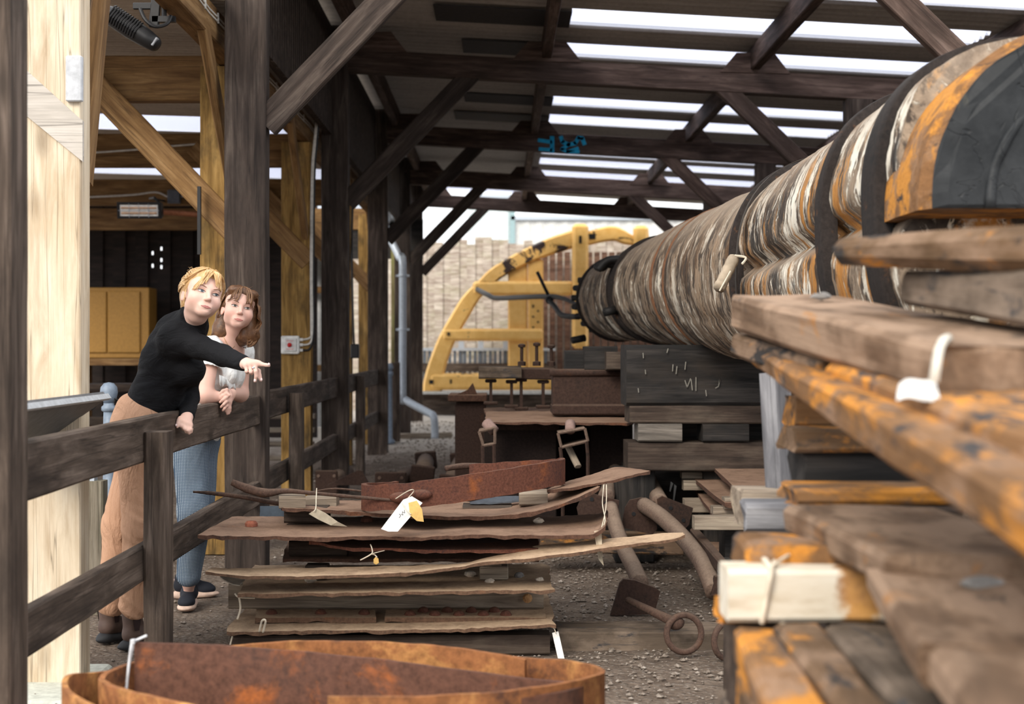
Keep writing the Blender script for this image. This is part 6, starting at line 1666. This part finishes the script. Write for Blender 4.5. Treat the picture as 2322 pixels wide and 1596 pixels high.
M_browb = plain('blonde_brow', (.27, .15, .08), .8); M_browa = plain('brown_brow', (.20, .105, .06), .8); M_lash = plain('brown_lash', (.06, .03, .025), .7)
M_lip1 = plain('rose_lip', (.52, .22, .20), .4, 0, .4, .05); M_lip2 = plain('coral_lip', (.56, .22, .19), .4, 0, .4, .05); M_mouth = plain('mouth_shadow_line', (.20, .06, .055), .6)

class Two:
    def __init__(s): s.a = MB(); s.b = MB(); s.k = 0
    def tube(s, *a):
        s.k += 1; (s.b if s.k % 5 in (0, 2) else s.a).tube(*a)
WAVE = [0.0, 30.0]
def strand(mb, pts, r, k=4, n=5):
    p = smooth_path(pts, k); m = len(p)
    if WAVE[0]: p = [a + Vector((mnoise.noise(a * WAVE[1]), mnoise.noise(a * WAVE[1] + Vector((9, 3, 5))), mnoise.noise(a * WAVE[1] + Vector((2, 8, 1))))) * WAVE[0] * min(1, 2.2 * i / m) for i, a in enumerate(p)]
    mb.tube(p, [r * (.35 + .65 * math.sin(math.pi * (.12 + .80 * i / (m - 1)))) for i in range(m)], n)
def hand(prims, wrist, palm, fingers, thumb, r=.0086):
    """palm: (knuckle points); fingers: list of joint lists; each its own bent chain"""
    w = A(wrist)
    for kn in palm: prims.append(cone(w, kn, .019, .0115, .010))
    for a, b in zip(palm, palm[1:]): prims.append(cone(a, b, .0115, .0115, .008))
    for f, k in zip(fingers, (1.0, 1.0, .96, .86)):
        for i, (a, b) in enumerate(zip(f, f[1:])):
            ra = r * k * (1.06 - .10 * i); prims.append(cone(a, b, ra, ra * .92, .004 if i else .006))
    for i, (a, b) in enumerate(zip(thumb, thumb[1:])): prims.append(cone(a, b, r * (1.2 - .12 * i), r * (1.08 - .12 * i), .006))

def shoe(root, name, heel, toe, boot):
    heel = A(heel); toe = A(toe); heel[2] = 0; toe[2] = 0
    d = toe - heel; L = np.linalg.norm(d); d /= L; sd = np.array([-d[1], d[0], 0]); R = np.stack([d, sd, [0, 0, 1.0]], 1)
    pt = lambda x, y, z: heel + d * x * L + sd * y + np.array([0, 0, z])
    up = [cone(pt(.14, 0, .060), pt(.42, 0, .066), .036, .038, .02), cone(pt(.42, 0, .060), pt(.80, 0, .042), .038, .030, .02), ell(pt(.78, 0, .036), (.055, .042, .028), R, .02)]
    sole = [ell(pt(.2, 0, .012), (.07, .038, .020), R, .01), ell(pt(.72, 0, .012), (.085, .046, .018), R, .03), cone(pt(.12, 0, .012), pt(.80, 0, .012), .030, .034, .02)]
    sole.append(ell(pt(.5, 0, -.05), (.4, .2, .048), R, .004, True))
    o = thing_part = sdf_mesh(name, up + ([cone(pt(.20, 0, .07), pt(.17, 0, .20), .040, .047, .02), ell(pt(.17, 0, .235), (.06, .06, .030), R, .004, True)] if boot else [cone(pt(.20, 0, .06), pt(.17, 0, .100), .038, .037, .02)]), .004, M_boot if boot else M_trainer, root)
    sdf_mesh('sole', sole + ([ell(pt(.10, 0, .02), (.040, .036, .022), R, .01)] if boot else []), .004, M_sole if boot else M_midsole, o)
    if boot:
        for q in (-1, 1):
            e = []
            for z, wd in ((.085, .010), (.12, .016), (.16, .019), (.195, .021)):
                e.append([Vector(pt(.19 - wd / L, q * .0495, z)), Vector(pt(.19 + wd / L, q * .0495, z))])
            vs = [p for r_ in e for p in r_]; vs2 = [p + Vector(sd) * q * .002 for p in vs]
            MB().add(vs + vs2, [[2 * i, 2 * i + 1, 2 * i + 3, 2 * i + 2] for i in range(3)] + [[8 + 2 * i, 8 + 2 * i + 2, 8 + 2 * i + 3, 8 + 2 * i + 1] for i in range(3)]).build('elastic_gusset', M_elastic, o)
        MB().tube([Vector(pt(.02, 0, .15)), Vector(pt(-.02, 0, .19)), Vector(pt(.0, 0, .215)), Vector(pt(.04, 0, .21))], .004, 6).build('pull_tab', M_boot, o, True)
    else:
        lc = MB()
        for k in range(4):
            x = .40 + .09 * k; z = .100 - .012 * k
            lc.tube([Vector(pt(x, -.026, z - .012)), Vector(pt(x + .03, 0, z + .003)), Vector(pt(x + .05, .026, z - .012))], .0028, 6)
        lc.build('laces', M_lace, o, True)
        tl = MB().tube([Vector(pt(.02, 0, .06)), Vector(pt(-.03, 0, .095)), Vector(pt(.05, 0, .10))], .004, 6); tl.build('heel_loop', M_lace, o, True)
    return o

def woman_blonde():
    root = thing('person', (-1.55, 6.18, 0), 'blonde woman in black top and tan trousers leaning over the rail and pointing', 'person')
    q = lambda *a: A(P(*a))
    H = Head(P(472, 665, 5.93), head_frame(31, 10, 15.5), 1.02, .93, 1.0)
    shR, shL = q(402, 768, 6.05), q(428, 752, 6.36); elR, wrR = q(506, 806, 5.90), q(553, 824, 5.72); elL, wrL = q(430, 902, 6.33), q(423, 946, 6.12)
    neck = q(434, 733, 6.14)
    spine = (q(388, 812, 6.2) - q(322, 968, 6.2)); spine /= np.linalg.norm(spine)
    sd = np.array([0, 1.0, 0]); fw = np.cross(sd, spine); Rt = np.stack([fw, sd, spine], 1)
    body = list(H.prims)
    nb = H.w((0, -.028, -.055))
    body += [cone(neck, nb, .056, .052, .02)]
    torso = [ell(q(324, 965, 6.2), (.112, .158, .115), Rt, .05), ell(q(352, 898, 6.2), (.098, .128, .12), Rt, .06), ell(q(388, 815, 6.2), (.108, .140, .15), Rt, .06),
             cone(shR, shL, .066, .066, .06), ell(q(428, 838, 6.13), (.062, .062, .062), Rt, .05), ell(q(430, 836, 6.27), (.062, .062, .062), Rt, .05), cone(q(408, 757, 6.2), neck, .085, .058, .05)]
    arms = [cone(shR, elR, .048, .036, .04), cone(elR, wrR, .036, .026, .02), cone(shL, elL, .046, .032, .03), cone(elL, wrL, .031, .026, .02)]
    hipR, knR, anR = q(312, 985, 6.11), q(322, 1195, 6.09), q(302, 1398, 6.12); hipL, knL, anL = q(330, 985, 6.29), q(272, 1195, 6.30), q(248, 1398, 6.28)
    legs = [cone(hipR, knR, .088, .060, .04), cone(knR, anR, .058, .036, .02), cone(hipL, knL, .088, .060, .04), cone(knL, anL, .058, .036, .02)]
    body += torso[:3] + torso[3:4] + arms + legs
    # pointing right hand
    hp = []
    dY = -.09
    T = lambda a, b, y: q(a, b, y + dY)
    kn = [T(586, 824, 5.755), T(577, 823, 5.755), T(567, 825.5, 5.762), T(558, 829, 5.775)]
    hand(hp, q(554, 822, 5.735), kn, [[kn[0], T(594, 826, 5.75), T(603, 827.5, 5.745), T(610, 828.5, 5.742)], [kn[1], T(580, 842, 5.738), T(581, 853, 5.742), T(578.5, 864, 5.752)],
         [kn[2], T(569, 843, 5.745), T(570.5, 846, 5.765), T(571, 838, 5.785)], [kn[3], T(559, 842, 5.755), T(561, 844.5, 5.775), T(562, 838, 5.79)]],
         [q(572, 832, 5.715), T(586, 841, 5.785), T(588, 851, 5.775), T(591.5, 862, 5.768)], .0085)
    body += hp
    lh = []
    kn2 = [q(409, 950, 6.085), q(416, 955, 6.08), q(424, 960, 6.08), q(431, 964, 6.085)]
    hand(lh, q(425, 944, 6.12), kn2, [[kn2[0], q(411, 966, 6.065), q(415, 973, 6.075), q(419, 968, 6.09)], [kn2[1], q(418, 972, 6.06), q(422, 979, 6.07), q(426, 972, 6.09)],
         [kn2[2], q(426, 976, 6.06), q(429, 982, 6.07), q(432, 976, 6.09)], [kn2[3], q(433, 974, 6.068), q(434, 979, 6.075), q(436, 972, 6.09)]],
         [q(417, 948, 6.10), q(405, 953, 6.075), q(403, 960, 6.065), q(402, 968, 6.06)], .0074)
    body += lh
    base = (.72, .485, .405)
    sdf_mesh('body', body, .0036, M_skin, root, colour=lambda X: H.tone(X, base, None))
    H.features(root, M_irisblue, (M_browb, M_lash), M_lip1, look=-.003)
    nl = MB()
    for c_, d_ in ((T(608.5, 827.4, 5.735), (.5, -.6, .6)), (T(578.5, 862, 5.743), (0, -1, -.2)), (T(592, 860.5, 5.760), (.3, -.9, 0)), (q(401, 964, 6.052), (-.4, -.9, .1))):
        d_ = Vector(d_).normalized(); nl.ball(Vector(c_) + d_ * .0045, .0052, 8, 6, (1, .7, 1.2))
    nl.build('fingernails', plain('pale_nail', (.80, .62, .60), .3, 0, .5, .03), root, True)
    c_ = Vector(T(578.2, 832, 5.746)); rg = MB()
    rg = ring_mesh(c_, .0100, .0014, V(1, .1, 0), V(.05, .75, .65), 18)
    rg.ball(c_ + V(-.003, -.0105, -.002), .0042, 8, 6); rg.build('finger_ring', plain('silver_ring', (.7, .72, .78), .2, .7), root, True)
    # black long-sleeved top
    sw = [ell(q(326, 948, 6.2), (.122, .168, .085), Rt, .05), ell(q(354, 893, 6.2), (.110, .140, .11), Rt, .06), ell(q(386, 812, 6.2), (.122, .152, .155), Rt, .06), cone(shR, shL, .076, .076, .06),
          ell(q(428, 840, 6.12), (.068, .070, .068), Rt, .05), ell(q(430, 838, 6.28), (.068, .070, .068), Rt, .05), cone(q(406, 757, 6.2), neck, .095, .070, .05),
          cone(shR, shR + (elR - shR) * .5, .068, .047, .05), cone(shR + (elR - shR) * .5, elR, .047, .044, .03), cone(elR, q(551, 823, 5.728), .044, .033, .02), cone(shL, elL, .056, .040, .04), cone(elL, q(424, 941, 6.135), .040, .035, .02),
          cone(neck + np.array([-.006, 0, -.02]), neck + (nb - neck) * .80 + H.R @ np.array([0, -.022, 0]), .074, .062, .02)]
    sw.append(ell(q(318, 1003, 6.2), (.3, .4, .062), np.stack([spine * 0 + np.array([math.cos(.33), 0, -math.sin(.33)]), [0, 1, 0], [math.sin(.33), 0, math.cos(.33)]], 1), .006, True))
    def wr(v):
        o = np.array([mnoise.noise((p[0] * 9 + p[2] * 6, p[1] * 7, p[2] * 26 - p[0] * 14)) for p in v]); o2 = np.array([mnoise.noise((p[0] * 30, p[1] * 20, p[2] * 40)) for p in v])
        c = np.array([-1.40, 6.2, 1.2]); d = v - c; d /= np.linalg.norm(d, axis=1)[:, None]
        return v + d * (o * .006 + o2 * .0018)[:, None]
    sdf_mesh('black_top', sw, .0055, M_sweater, root, warp=wr)
    # tan trousers
    tr = [ell(q(318, 968, 6.2), (.126, .172, .115), Rt, .05), ell(q(332, 930, 6.2), (.118, .150, .07), Rt, .05), cone(hipR, knR, .100, .080, .05), cone(knR, q(306, 1370, 6.11), .078, .068, .03), cone(hipL, knL, .100, .078, .04), cone(knL, q(255, 1366, 6.28), .076, .066, .03)]
    def wr2(v):
        o = np.array([mnoise.noise((p[0] * 10, p[1] * 10, p[2] * 7)) for p in v]); o2 = np.array([mnoise.noise((p[0] * 8, p[1] * 8, p[2] * 30 + p[0] * 18)) for p in v])
        lowk = np.exp(-((v[:, 2] - .18) / .12) ** 2) + .5 * np.exp(-((v[:, 2] - .52) / .10) ** 2)
        d = v - np.array([-1.57, 6.19, 0]); d[:, 2] = 0; d /= np.maximum(np.linalg.norm(d, axis=1), .02)[:, None]
        v = v + d * (o * .008 + o2 * .014 * lowk)[:, None]
        return v
    sdf_mesh('trousers', tr, .006, M_tan, root, warp=wr2)
    # waistband and pockets as raised cloth
    shoe(root, 'boot', q(284, 1470, 6.10), q(372, 1462, 6.20), True); shoe(root, 'boot', q(232, 1470, 6.25), q(306, 1462, 6.42), True)
    # hair
    cap = [ell(H.w((0, -.026, .050)), np.array((.084, .098, .098)) * H.k, H.R, .02), ell(H.w((0, -.070, .108)), np.array((.064, .058, .056)) * H.k, H.R, .03), ell(H.w((0, -.085, .010)), np.array((.058, .038, .060)) * H.k, H.R, .04), ell(H.w((0, -.085, -.045)), np.array((.045, .028, .040)) * H.k, H.R, .04),
           ell(H.w((0, .030, .098)), np.array((.055, .048, .034)) * H.k, H.R, .03)]
    cap += [ell(H.w((0, .108, -.012)), np.array((.061, .080, .069)) * H.k, H.R, .015, True)]
    for s_ in (-1, 1): cap.append(ell(H.w((s_ * .088, .026, -.042)), np.array((.040, .058, .058)) * H.k, H.R, .012, True))
    def wh(v):
        o = np.array([mnoise.noise(Vector(H.local(p[None])[0]) * 38) for p in v]); d = v - H.c; d /= np.linalg.norm(d, axis=1)[:, None]; return v + d * (o * .0045)[:, None]
    hair = sdf_mesh('hair', cap, .0045, M_blonde, root, warp=wh)
    st = Two(); rr = random.Random(4)
    def onhead(s, f, u, lift=0.0):
        c = np.array([0, -.024, .044]); d = np.array([s, f, u]) - c; d /= np.linalg.norm(d / np.array([.087, .101, .103])); return Vector(H.w(c + d * (1 + lift)))
    for k in range(190):       # swept back from the hairline to the pinned crown
        a = rr.uniform(-1, 1) ; hl = (a * .074, .052 - .062 * a * a + rr.uniform(-.01, .01), .112 - .075 * a * a + rr.uniform(-.008, .008))
        e = (rr.uniform(-.035, .035), -.085 + rr.uniform(-.02, .02), .085 + rr.uniform(-.05, .03))
        m1 = [hl[i] * .66 + e[i] * .34 for i in range(3)]; m2 = [hl[i] * .33 + e[i] * .67 for i in range(3)]
        lf = rr.uniform(.0, .07); strand(st, [onhead(*hl), onhead(*m1, lf), onhead(*m2, lf + .05), onhead(*e, .06 + lf)], rr.uniform(.0012, .0028))
    for k in range(70):        # nape swept up
        a = rr.uniform(-.055, .055); strand(st, [onhead(a, -.075, -.05, -.05), onhead(a * 1.1, -.10, .0, .05), onhead(a * .8, -.10, .06, .10)], rr.uniform(.0012, .0025))
    for k in range(110):       # side-swept fringe over the forehead
        t = rr.random(); x0 = rr.uniform(-.012, .012); side = 1 if t < .62 else -1
        e_s = side * (rr.uniform(.020, .064) if side > 0 else rr.uniform(.020, .058)); e_u = .030 + .030 * (1 - abs(e_s) / .064) + rr.uniform(-.010, .012) - (.018 if (side > 0 and e_s > .05) else 0)
        pts = [Vector(H.w((x0 + side * .004, .050 + rr.uniform(-.012, .012), .124))), Vector(H.w((x0 + e_s * .35, .088 + rr.uniform(0, .008), .104))), H.face(e_s * .78, .5 * (.085 + e_u), .011 + rr.uniform(0, .006)), H.face(e_s, e_u, .006 + rr.uniform(0, .005))]
        strand(st, pts, rr.uniform(.0012, .0026))
    for k in range(90):        # swept from the parting over the temple and back above the ear
        s_ = rr.choice((-1, 1, 1)); j = rr.uniform(-.012, .012)
        strand(st, [Vector(H.w((s_ * .012, .062 + j, .128))), Vector(H.w((s_ * .052, .052 + j, .098 + j * .5))), Vector(H.w((s_ * (.078 + rr.uniform(0, .006)), .016 + j, .058 + j))), onhead(s_ * .075, -.050 + j, .045 + j * 1.5, .02 + rr.uniform(0, .05)), onhead(s_ * .04, -.09, .06 + j * 2, .06)], rr.uniform(.0012, .0028))
    for k in range(14):        # loose wisps
        a = rr.uniform(-1, 1); b0 = onhead(a * .05, rr.uniform(-.09, .05), .10 + rr.uniform(-.02, .02), .05); d = (b0 - Vector(H.c)).normalized()
        strand(st, [b0, b0 + d * .006 + V(rr.uniform(-.01, .01), 0, .002), b0 + d * .010 + V(rr.uniform(-.02, .02), 0, rr.uniform(-.004, .006))], .0005, 4, 4)
    for k in range(16):
        s_ = rr.choice((-1, 1)); strand(st, [Vector(H.w((s_ * .073, .012, .030))), Vector(H.w((s_ * .077, .018 + rr.uniform(-.006, .01), .0))), Vector(H.w((s_ * .074, .016 + rr.uniform(-.01, .012), -.030 - rr.uniform(0, .03))))], .0007, 4, 4)
    st.a.build('hair_strands', M_blonde, hair, True); st.b.build('hair_strands', M_blondelight, hair, True)
    return root

def woman_auburn():
    root = thing('person', (-1.56, 7.15, 0), 'woman with wavy auburn hair in white blouse, arms folded on the fence rail', 'person')
    q = lambda *a: A(P(*a))
    H = Head(P(546, 697, 7.02), head_frame(19, 9, 12), 1.0, .95, 1.02)
    shR, shL = q(478, 792, 7.05), q(548, 800, 7.33); elR, wrR = q(464, 897, 6.97), q(498, 900, 7.0); elL, wrL = q(545, 893, 7.33), q(520, 893, 7.08)
    neck = q(516, 775, 7.17); nb = H.w((0, -.028, -.055))
    spine = q(500, 830, 7.2) - q(440, 985, 7.2); spine /= np.linalg.norm(spine)
    ac = A((V(*shL) - V(*shR)).normalized()); fw = np.cross(ac, spine); fw /= np.linalg.norm(fw); sd = np.cross(spine, fw); Rt = np.stack([fw, sd, spine], 1)
    body = list(H.prims) + [cone(neck, nb, .050, .047, .02), cone(q(516, 790, 7.18), neck, .07, .050, .04)]
    torso = [ell(q(440, 985, 7.2), (.105, .155, .11), Rt, .05), ell(q(466, 910, 7.2), (.090, .12, .12), Rt, .06), ell(q(496, 838, 7.2), (.098, .132, .145), Rt, .06), cone(shR, shL, .052, .052, .05), cone(q(498, 800, 7.19), neck, .07, .048, .05)]
    arms = [cone(shR, elR, .046, .040, .03), cone(elR, wrR, .041, .026, .02), cone(shL, elL, .046, .040, .03), cone(elL, wrL, .041, .026, .02)]
    hipR, knR, anR = q(432, 1000, 7.10), q(437, 1160, 7.03), q(428, 1318, 7.06); hipL, knL, anL = q(456, 1000, 7.28), q(452, 1160, 7.26), q(428, 1312, 7.36)
    legs = [cone(hipR, knR, .082, .056, .04), cone(knR, anR, .053, .034, .02), cone(hipL, knL, .082, .056, .04), cone(knL, anL, .053, .034, .02), cone(anR, q(428, 1352, 7.10), .031, .022, .02), cone(anL, q(424, 1345, 7.37), .031, .022, .02)]
    body += torso + arms + legs
    hp = []
    kn = [q(519, 890, 7.02), q(521, 898, 7.015), q(521, 907, 7.015), q(519, 916, 7.02)]
    hand(hp, q(526, 892, 7.07), kn, [[kn[0], q(512, 893, 6.985), q(505, 897, 6.978), q(500, 902, 6.978)], [kn[1], q(512, 902, 6.975), q(505, 907, 6.968), q(499, 912, 6.97)],
         [kn[2], q(513, 911, 6.975), q(507, 917, 6.968), q(501, 923, 6.97)], [kn[3], q(514, 920, 6.985), q(509, 926, 6.975), q(505, 931, 6.975)]],
         [q(522, 888, 7.05), q(514, 884, 7.0), q(506, 886, 6.985), q(500, 891, 6.98)], .0086)
    k2 = [q(511, 905, 7.0), q(514, 908, 7.0), q(517, 911, 7.005), q(519, 914, 7.01)]
    hand(hp, q(503, 900, 7.0), k2, [[k2[0], q(512, 921, 6.998), q(512, 932, 7.0)], [k2[1], q(516, 925, 7.0), q(515, 938, 7.003)], [k2[2], q(520, 926, 7.004), q(519, 937, 7.008)], [k2[3], q(522, 924, 7.01), q(522, 932, 7.015)]],
         [q(506, 897, 7.0), q(514, 892, 6.99), q(520, 896, 6.985)], .0082)
    body += hp
    base = (.69, .435, .355)
    sdf_mesh('body', body, .0038, M_skin, root, colour=lambda X: H.tone(X, base, None))
    H.features(root, M_irisgreen, (M_browa, M_lash), M_lip2, look=-.002)
    MB().ball(Vector(H.w((.079, -.010, -.036))), .0045, 8, 6).build('earring', plain('dark_stud', (.12, .12, .12), .3, .6), root, True)
    nk = []
    for k in range(13):
        a = -1 + 2 * k / 12; base_p = Vector(neck) + V(0, -.058, -.02) if False else None
    ncl = [q(505, 760, 7.095), q(511, 772, 7.085), q(518, 783, 7.085), q(526, 790, 7.095), q(533, 783, 7.12)]
    MB().tube(smooth_path([Vector(p) for p in ncl], 4), .0012, 5).build('necklace', plain('gold_chain', (.45, .30, .12), .3, .8), root, True)
    bl = [ell(q(446, 968, 7.2), (.118, .165, .090), Rt, .05), ell(q(468, 908, 7.2), (.104, .135, .12), Rt, .06), ell(q(497, 838, 7.2), (.112, .145, .145), Rt, .06), cone(shR, shL, .060, .060, .05),
          ell(q(516, 852, 7.10), (.055, .055, .055), Rt, .04), ell(q(530, 852, 7.22), (.055, .055, .055), Rt, .04),
          cone(shR, shR + (elR - shR) * .30, .058, .060, .04), cone(shR + (elR - shR) * .30, shR + (elR - shR) * .46, .060, .068, .02), cone(shL, shL + (elL - shL) * .30, .058, .060, .04), cone(shL + (elL - shL) * .30, shL + (elL - shL) * .46, .060, .068, .02)]
    for sh, el_ in ((shR, elR), (shL, elL)):
        dd = (el_ - sh) / np.linalg.norm(el_ - sh); bl.append(cone(sh + (el_ - sh) * .66, sh + (el_ - sh) * .9, .085, .085, .006, True))
    bl.append(cone(q(520, 788, 7.13), q(530, 738, 7.08), .064, .072, .010, True)); bl.append(ell(q(524, 800, 7.06), (.042, .042, .05), Rt, .012, True))
    def wr(v):
        o = np.array([mnoise.noise((p[0] * 16, p[1] * 14, p[2] * 9)) for p in v]); o2 = np.array([mnoise.noise((p[0] * 34, p[1] * 30, p[2] * 16)) for p in v])
        d = v - np.array([-1.43, 7.2, 1.15]); d /= np.linalg.norm(d, axis=1)[:, None]; return v + d * (o * .010 + o2 * .004)[:, None]
    sdf_mesh('white_blouse', bl, .0048, M_blouse, root, warp=wr)
    # ruffle across the front
    c0 = Vector(q(500, 858, 6.99)); rf = []
    for k in range(25):
        u = k / 24; a = q(497, 850, 6.98) * (1 - u) + q(533, 862, 7.12) * u; b = a + np.array([.006, -.016 - .010 * math.sin(u * 22), -.045 - .010 * math.sin(u * 13)])
        rf.append([Vector(a), Vector(b), Vector(b) + V(0, .003, 0), Vector(a) + V(0, .003, 0)])
    MB().loft(rf).build('ruffle', M_blouse, root, True)
    tr = [ell(q(438, 985, 7.2), (.118, .168, .115), Rt, .05), cone(hipR, knR, .094, .074, .05), cone(knR, q(428, 1304, 7.06), .074, .060, .03), cone(hipL, knL, .092, .072, .04), cone(knL, q(430, 1300, 7.35), .072, .058, .03)]
    def wr2(v):
        o = np.array([mnoise.noise((p[0] * 11, p[1] * 11, p[2] * 8)) for p in v]); d = v - np.array([-1.56, 7.2, 0]); d[:, 2] = 0; d /= np.maximum(np.linalg.norm(d, axis=1), .02)[:, None]; return v + d * (o * .007)[:, None]
    sdf_mesh('dotted_trousers', tr, .006, M_dots, root, warp=wr2)
    shoe(root, 'trainer', q(433, 1345, 7.20), q(420, 1385, 6.98), False); shoe(root, 'trainer', q(398, 1345, 7.36), q(484, 1345, 7.42), False)
    cap = [ell(H.w((0, -.028, .046)), np.array((.085, .098, .086)) * H.k, H.R, .02), ell(H.w((-.068, -.020, -.035)), np.array((.036, .050, .085)) * H.k, H.R, .04), ell(H.w((-.085, -.030, -.105)), np.array((.045, .045, .048)) * H.k, H.R, .04),
           ell(H.w((.045, -.070, -.045)), np.array((.050, .042, .085)) * H.k, H.R, .04), ell(H.w((0, -.085, -.060)), np.array((.075, .042, .085)) * H.k, H.R, .04), ell(H.w((-.01, -.085, -.110)), np.array((.085, .040, .050)) * H.k, H.R, .04),
           ell(H.w((.055, -.075, -.105)), np.array((.040, .034, .040)) * H.k, H.R, .03), ell(H.w((.03, .040, .098)), np.array((.045, .042, .028)) * H.k, H.R, .03), ell(H.w((-.035, .040, .090)), np.array((.045, .046, .030)) * H.k, H.R, .03)]
    cap += [ell(H.w((0.004, .112, -.018)), np.array((.068, .088, .085)) * H.k, H.R, .015, True), ell(H.w((.092, .020, -.035)), np.array((.034, .052, .055)) * H.k, H.R, .012, True)]
    def wh(v):
        o = np.array([mnoise.noise(Vector(H.local(p[None])[0]) * 30) for p in v]); d = v - H.c; d /= np.linalg.norm(d, axis=1)[:, None]; return v + d * (o * .007)[:, None]
    hair = sdf_mesh('hair', cap, .0048, M_auburn, root, warp=wh)
    st = Two(); rr = random.Random(9)
    WAVE[0] = .020
    for k in range(300):
        side = 1 if rr.random() < .42 else -1
        f0 = rr.uniform(-.06, .055); s0 = rr.uniform(-.008, .008)
        wv = rr.uniform(.006, .014); ph = rr.uniform(0, 6); ln = rr.uniform(.7, 1.05)
        if side < 0:
            pts = [(s0, f0, .128 - abs(f0) * .2), (-.055, f0 * .9 + .010, .105), (-.086, f0 * .8 + .006, .045), (-.094 - wv, f0 * .7, -.02), (-.098 + wv * math.sin(ph), f0 * .6 - .012, -.075), (-.100 + wv * math.sin(ph + 2), f0 * .6 - .02, -.125 * ln), (-.080 + wv * math.sin(ph + 3), f0 * .5 - .02, -.155 * ln)]
        else:
            pts = [(s0, f0, .128 - abs(f0) * .2), (.052, f0 * .9, .108), (.084, f0 * .6 - .022, .050), (.084, -.045 + f0 * .3, -.010), (.072 + wv * math.sin(ph), -.070 + f0 * .3, -.065), (.075 + wv * math.sin(ph + 2), -.082 + f0 * .2, -.115 * ln), (.060 + wv * math.sin(ph + 3), -.085, -.150 * ln)]
        strand(st, [Vector(H.w(p)) for p in pts], rr.uniform(.0014, .0032), 5)
    for k in range(60):        # back
        s0 = rr.uniform(-.07, .07); wv = rr.uniform(-.012, .012)
        strand(st, [Vector(H.w(p)) for p in ((s0 * .4, -.07, .118), (s0, -.118, .05), (s0 * 1.1 + wv, -.125, -.03), (s0 * 1.15 - wv, -.120, -.10), (s0 * 1.1 + wv, -.105, -.155))], rr.uniform(.0015, .003), 3)
    WAVE[0] = .008
    for k in range(46):        # curled fringe
        side = 1 if k % 2 else -1; e = side * rr.uniform(.018, .060)
        if side > 0: pts = [Vector(H.w((.004, .045, .128))), Vector(H.w((e * .5, .082, .108))), H.face(e * .85, .074, .012), H.face(e * .95, .050 + rr.uniform(-.008, .01), .008), H.face(e + .006, .034 + rr.uniform(-.008, .008), .006)]
        else: pts = [Vector(H.w((.0, .045, .128))), Vector(H.w((e * .55, .080, .110))), H.face(e * .9, .070, .014), H.face(e * 1.02, .040 + rr.uniform(-.008, .01), .012), Vector(H.w((e * 1.25, .050, .010)))]
        strand(st, pts, rr.uniform(.001, .0022))
    for k in range(30):
        a = rr.uniform(0, 6.28); b0 = Vector(H.w((.085 * math.cos(a), -.02, .045 + .088 * math.sin(a)))); d = (b0 - Vector(H.c)).normalized()
        strand(st, [b0, b0 + d * .012, b0 + d * .02 + V(rr.uniform(-.02, .02), 0, rr.uniform(-.01, .01))], .0006, 4, 4)
    st.a.build('hair_strands', M_auburn, hair, True); st.b.build('hair_strands', M_auburnlight, hair, True)
    return root
woman_blonde(); woman_auburn()
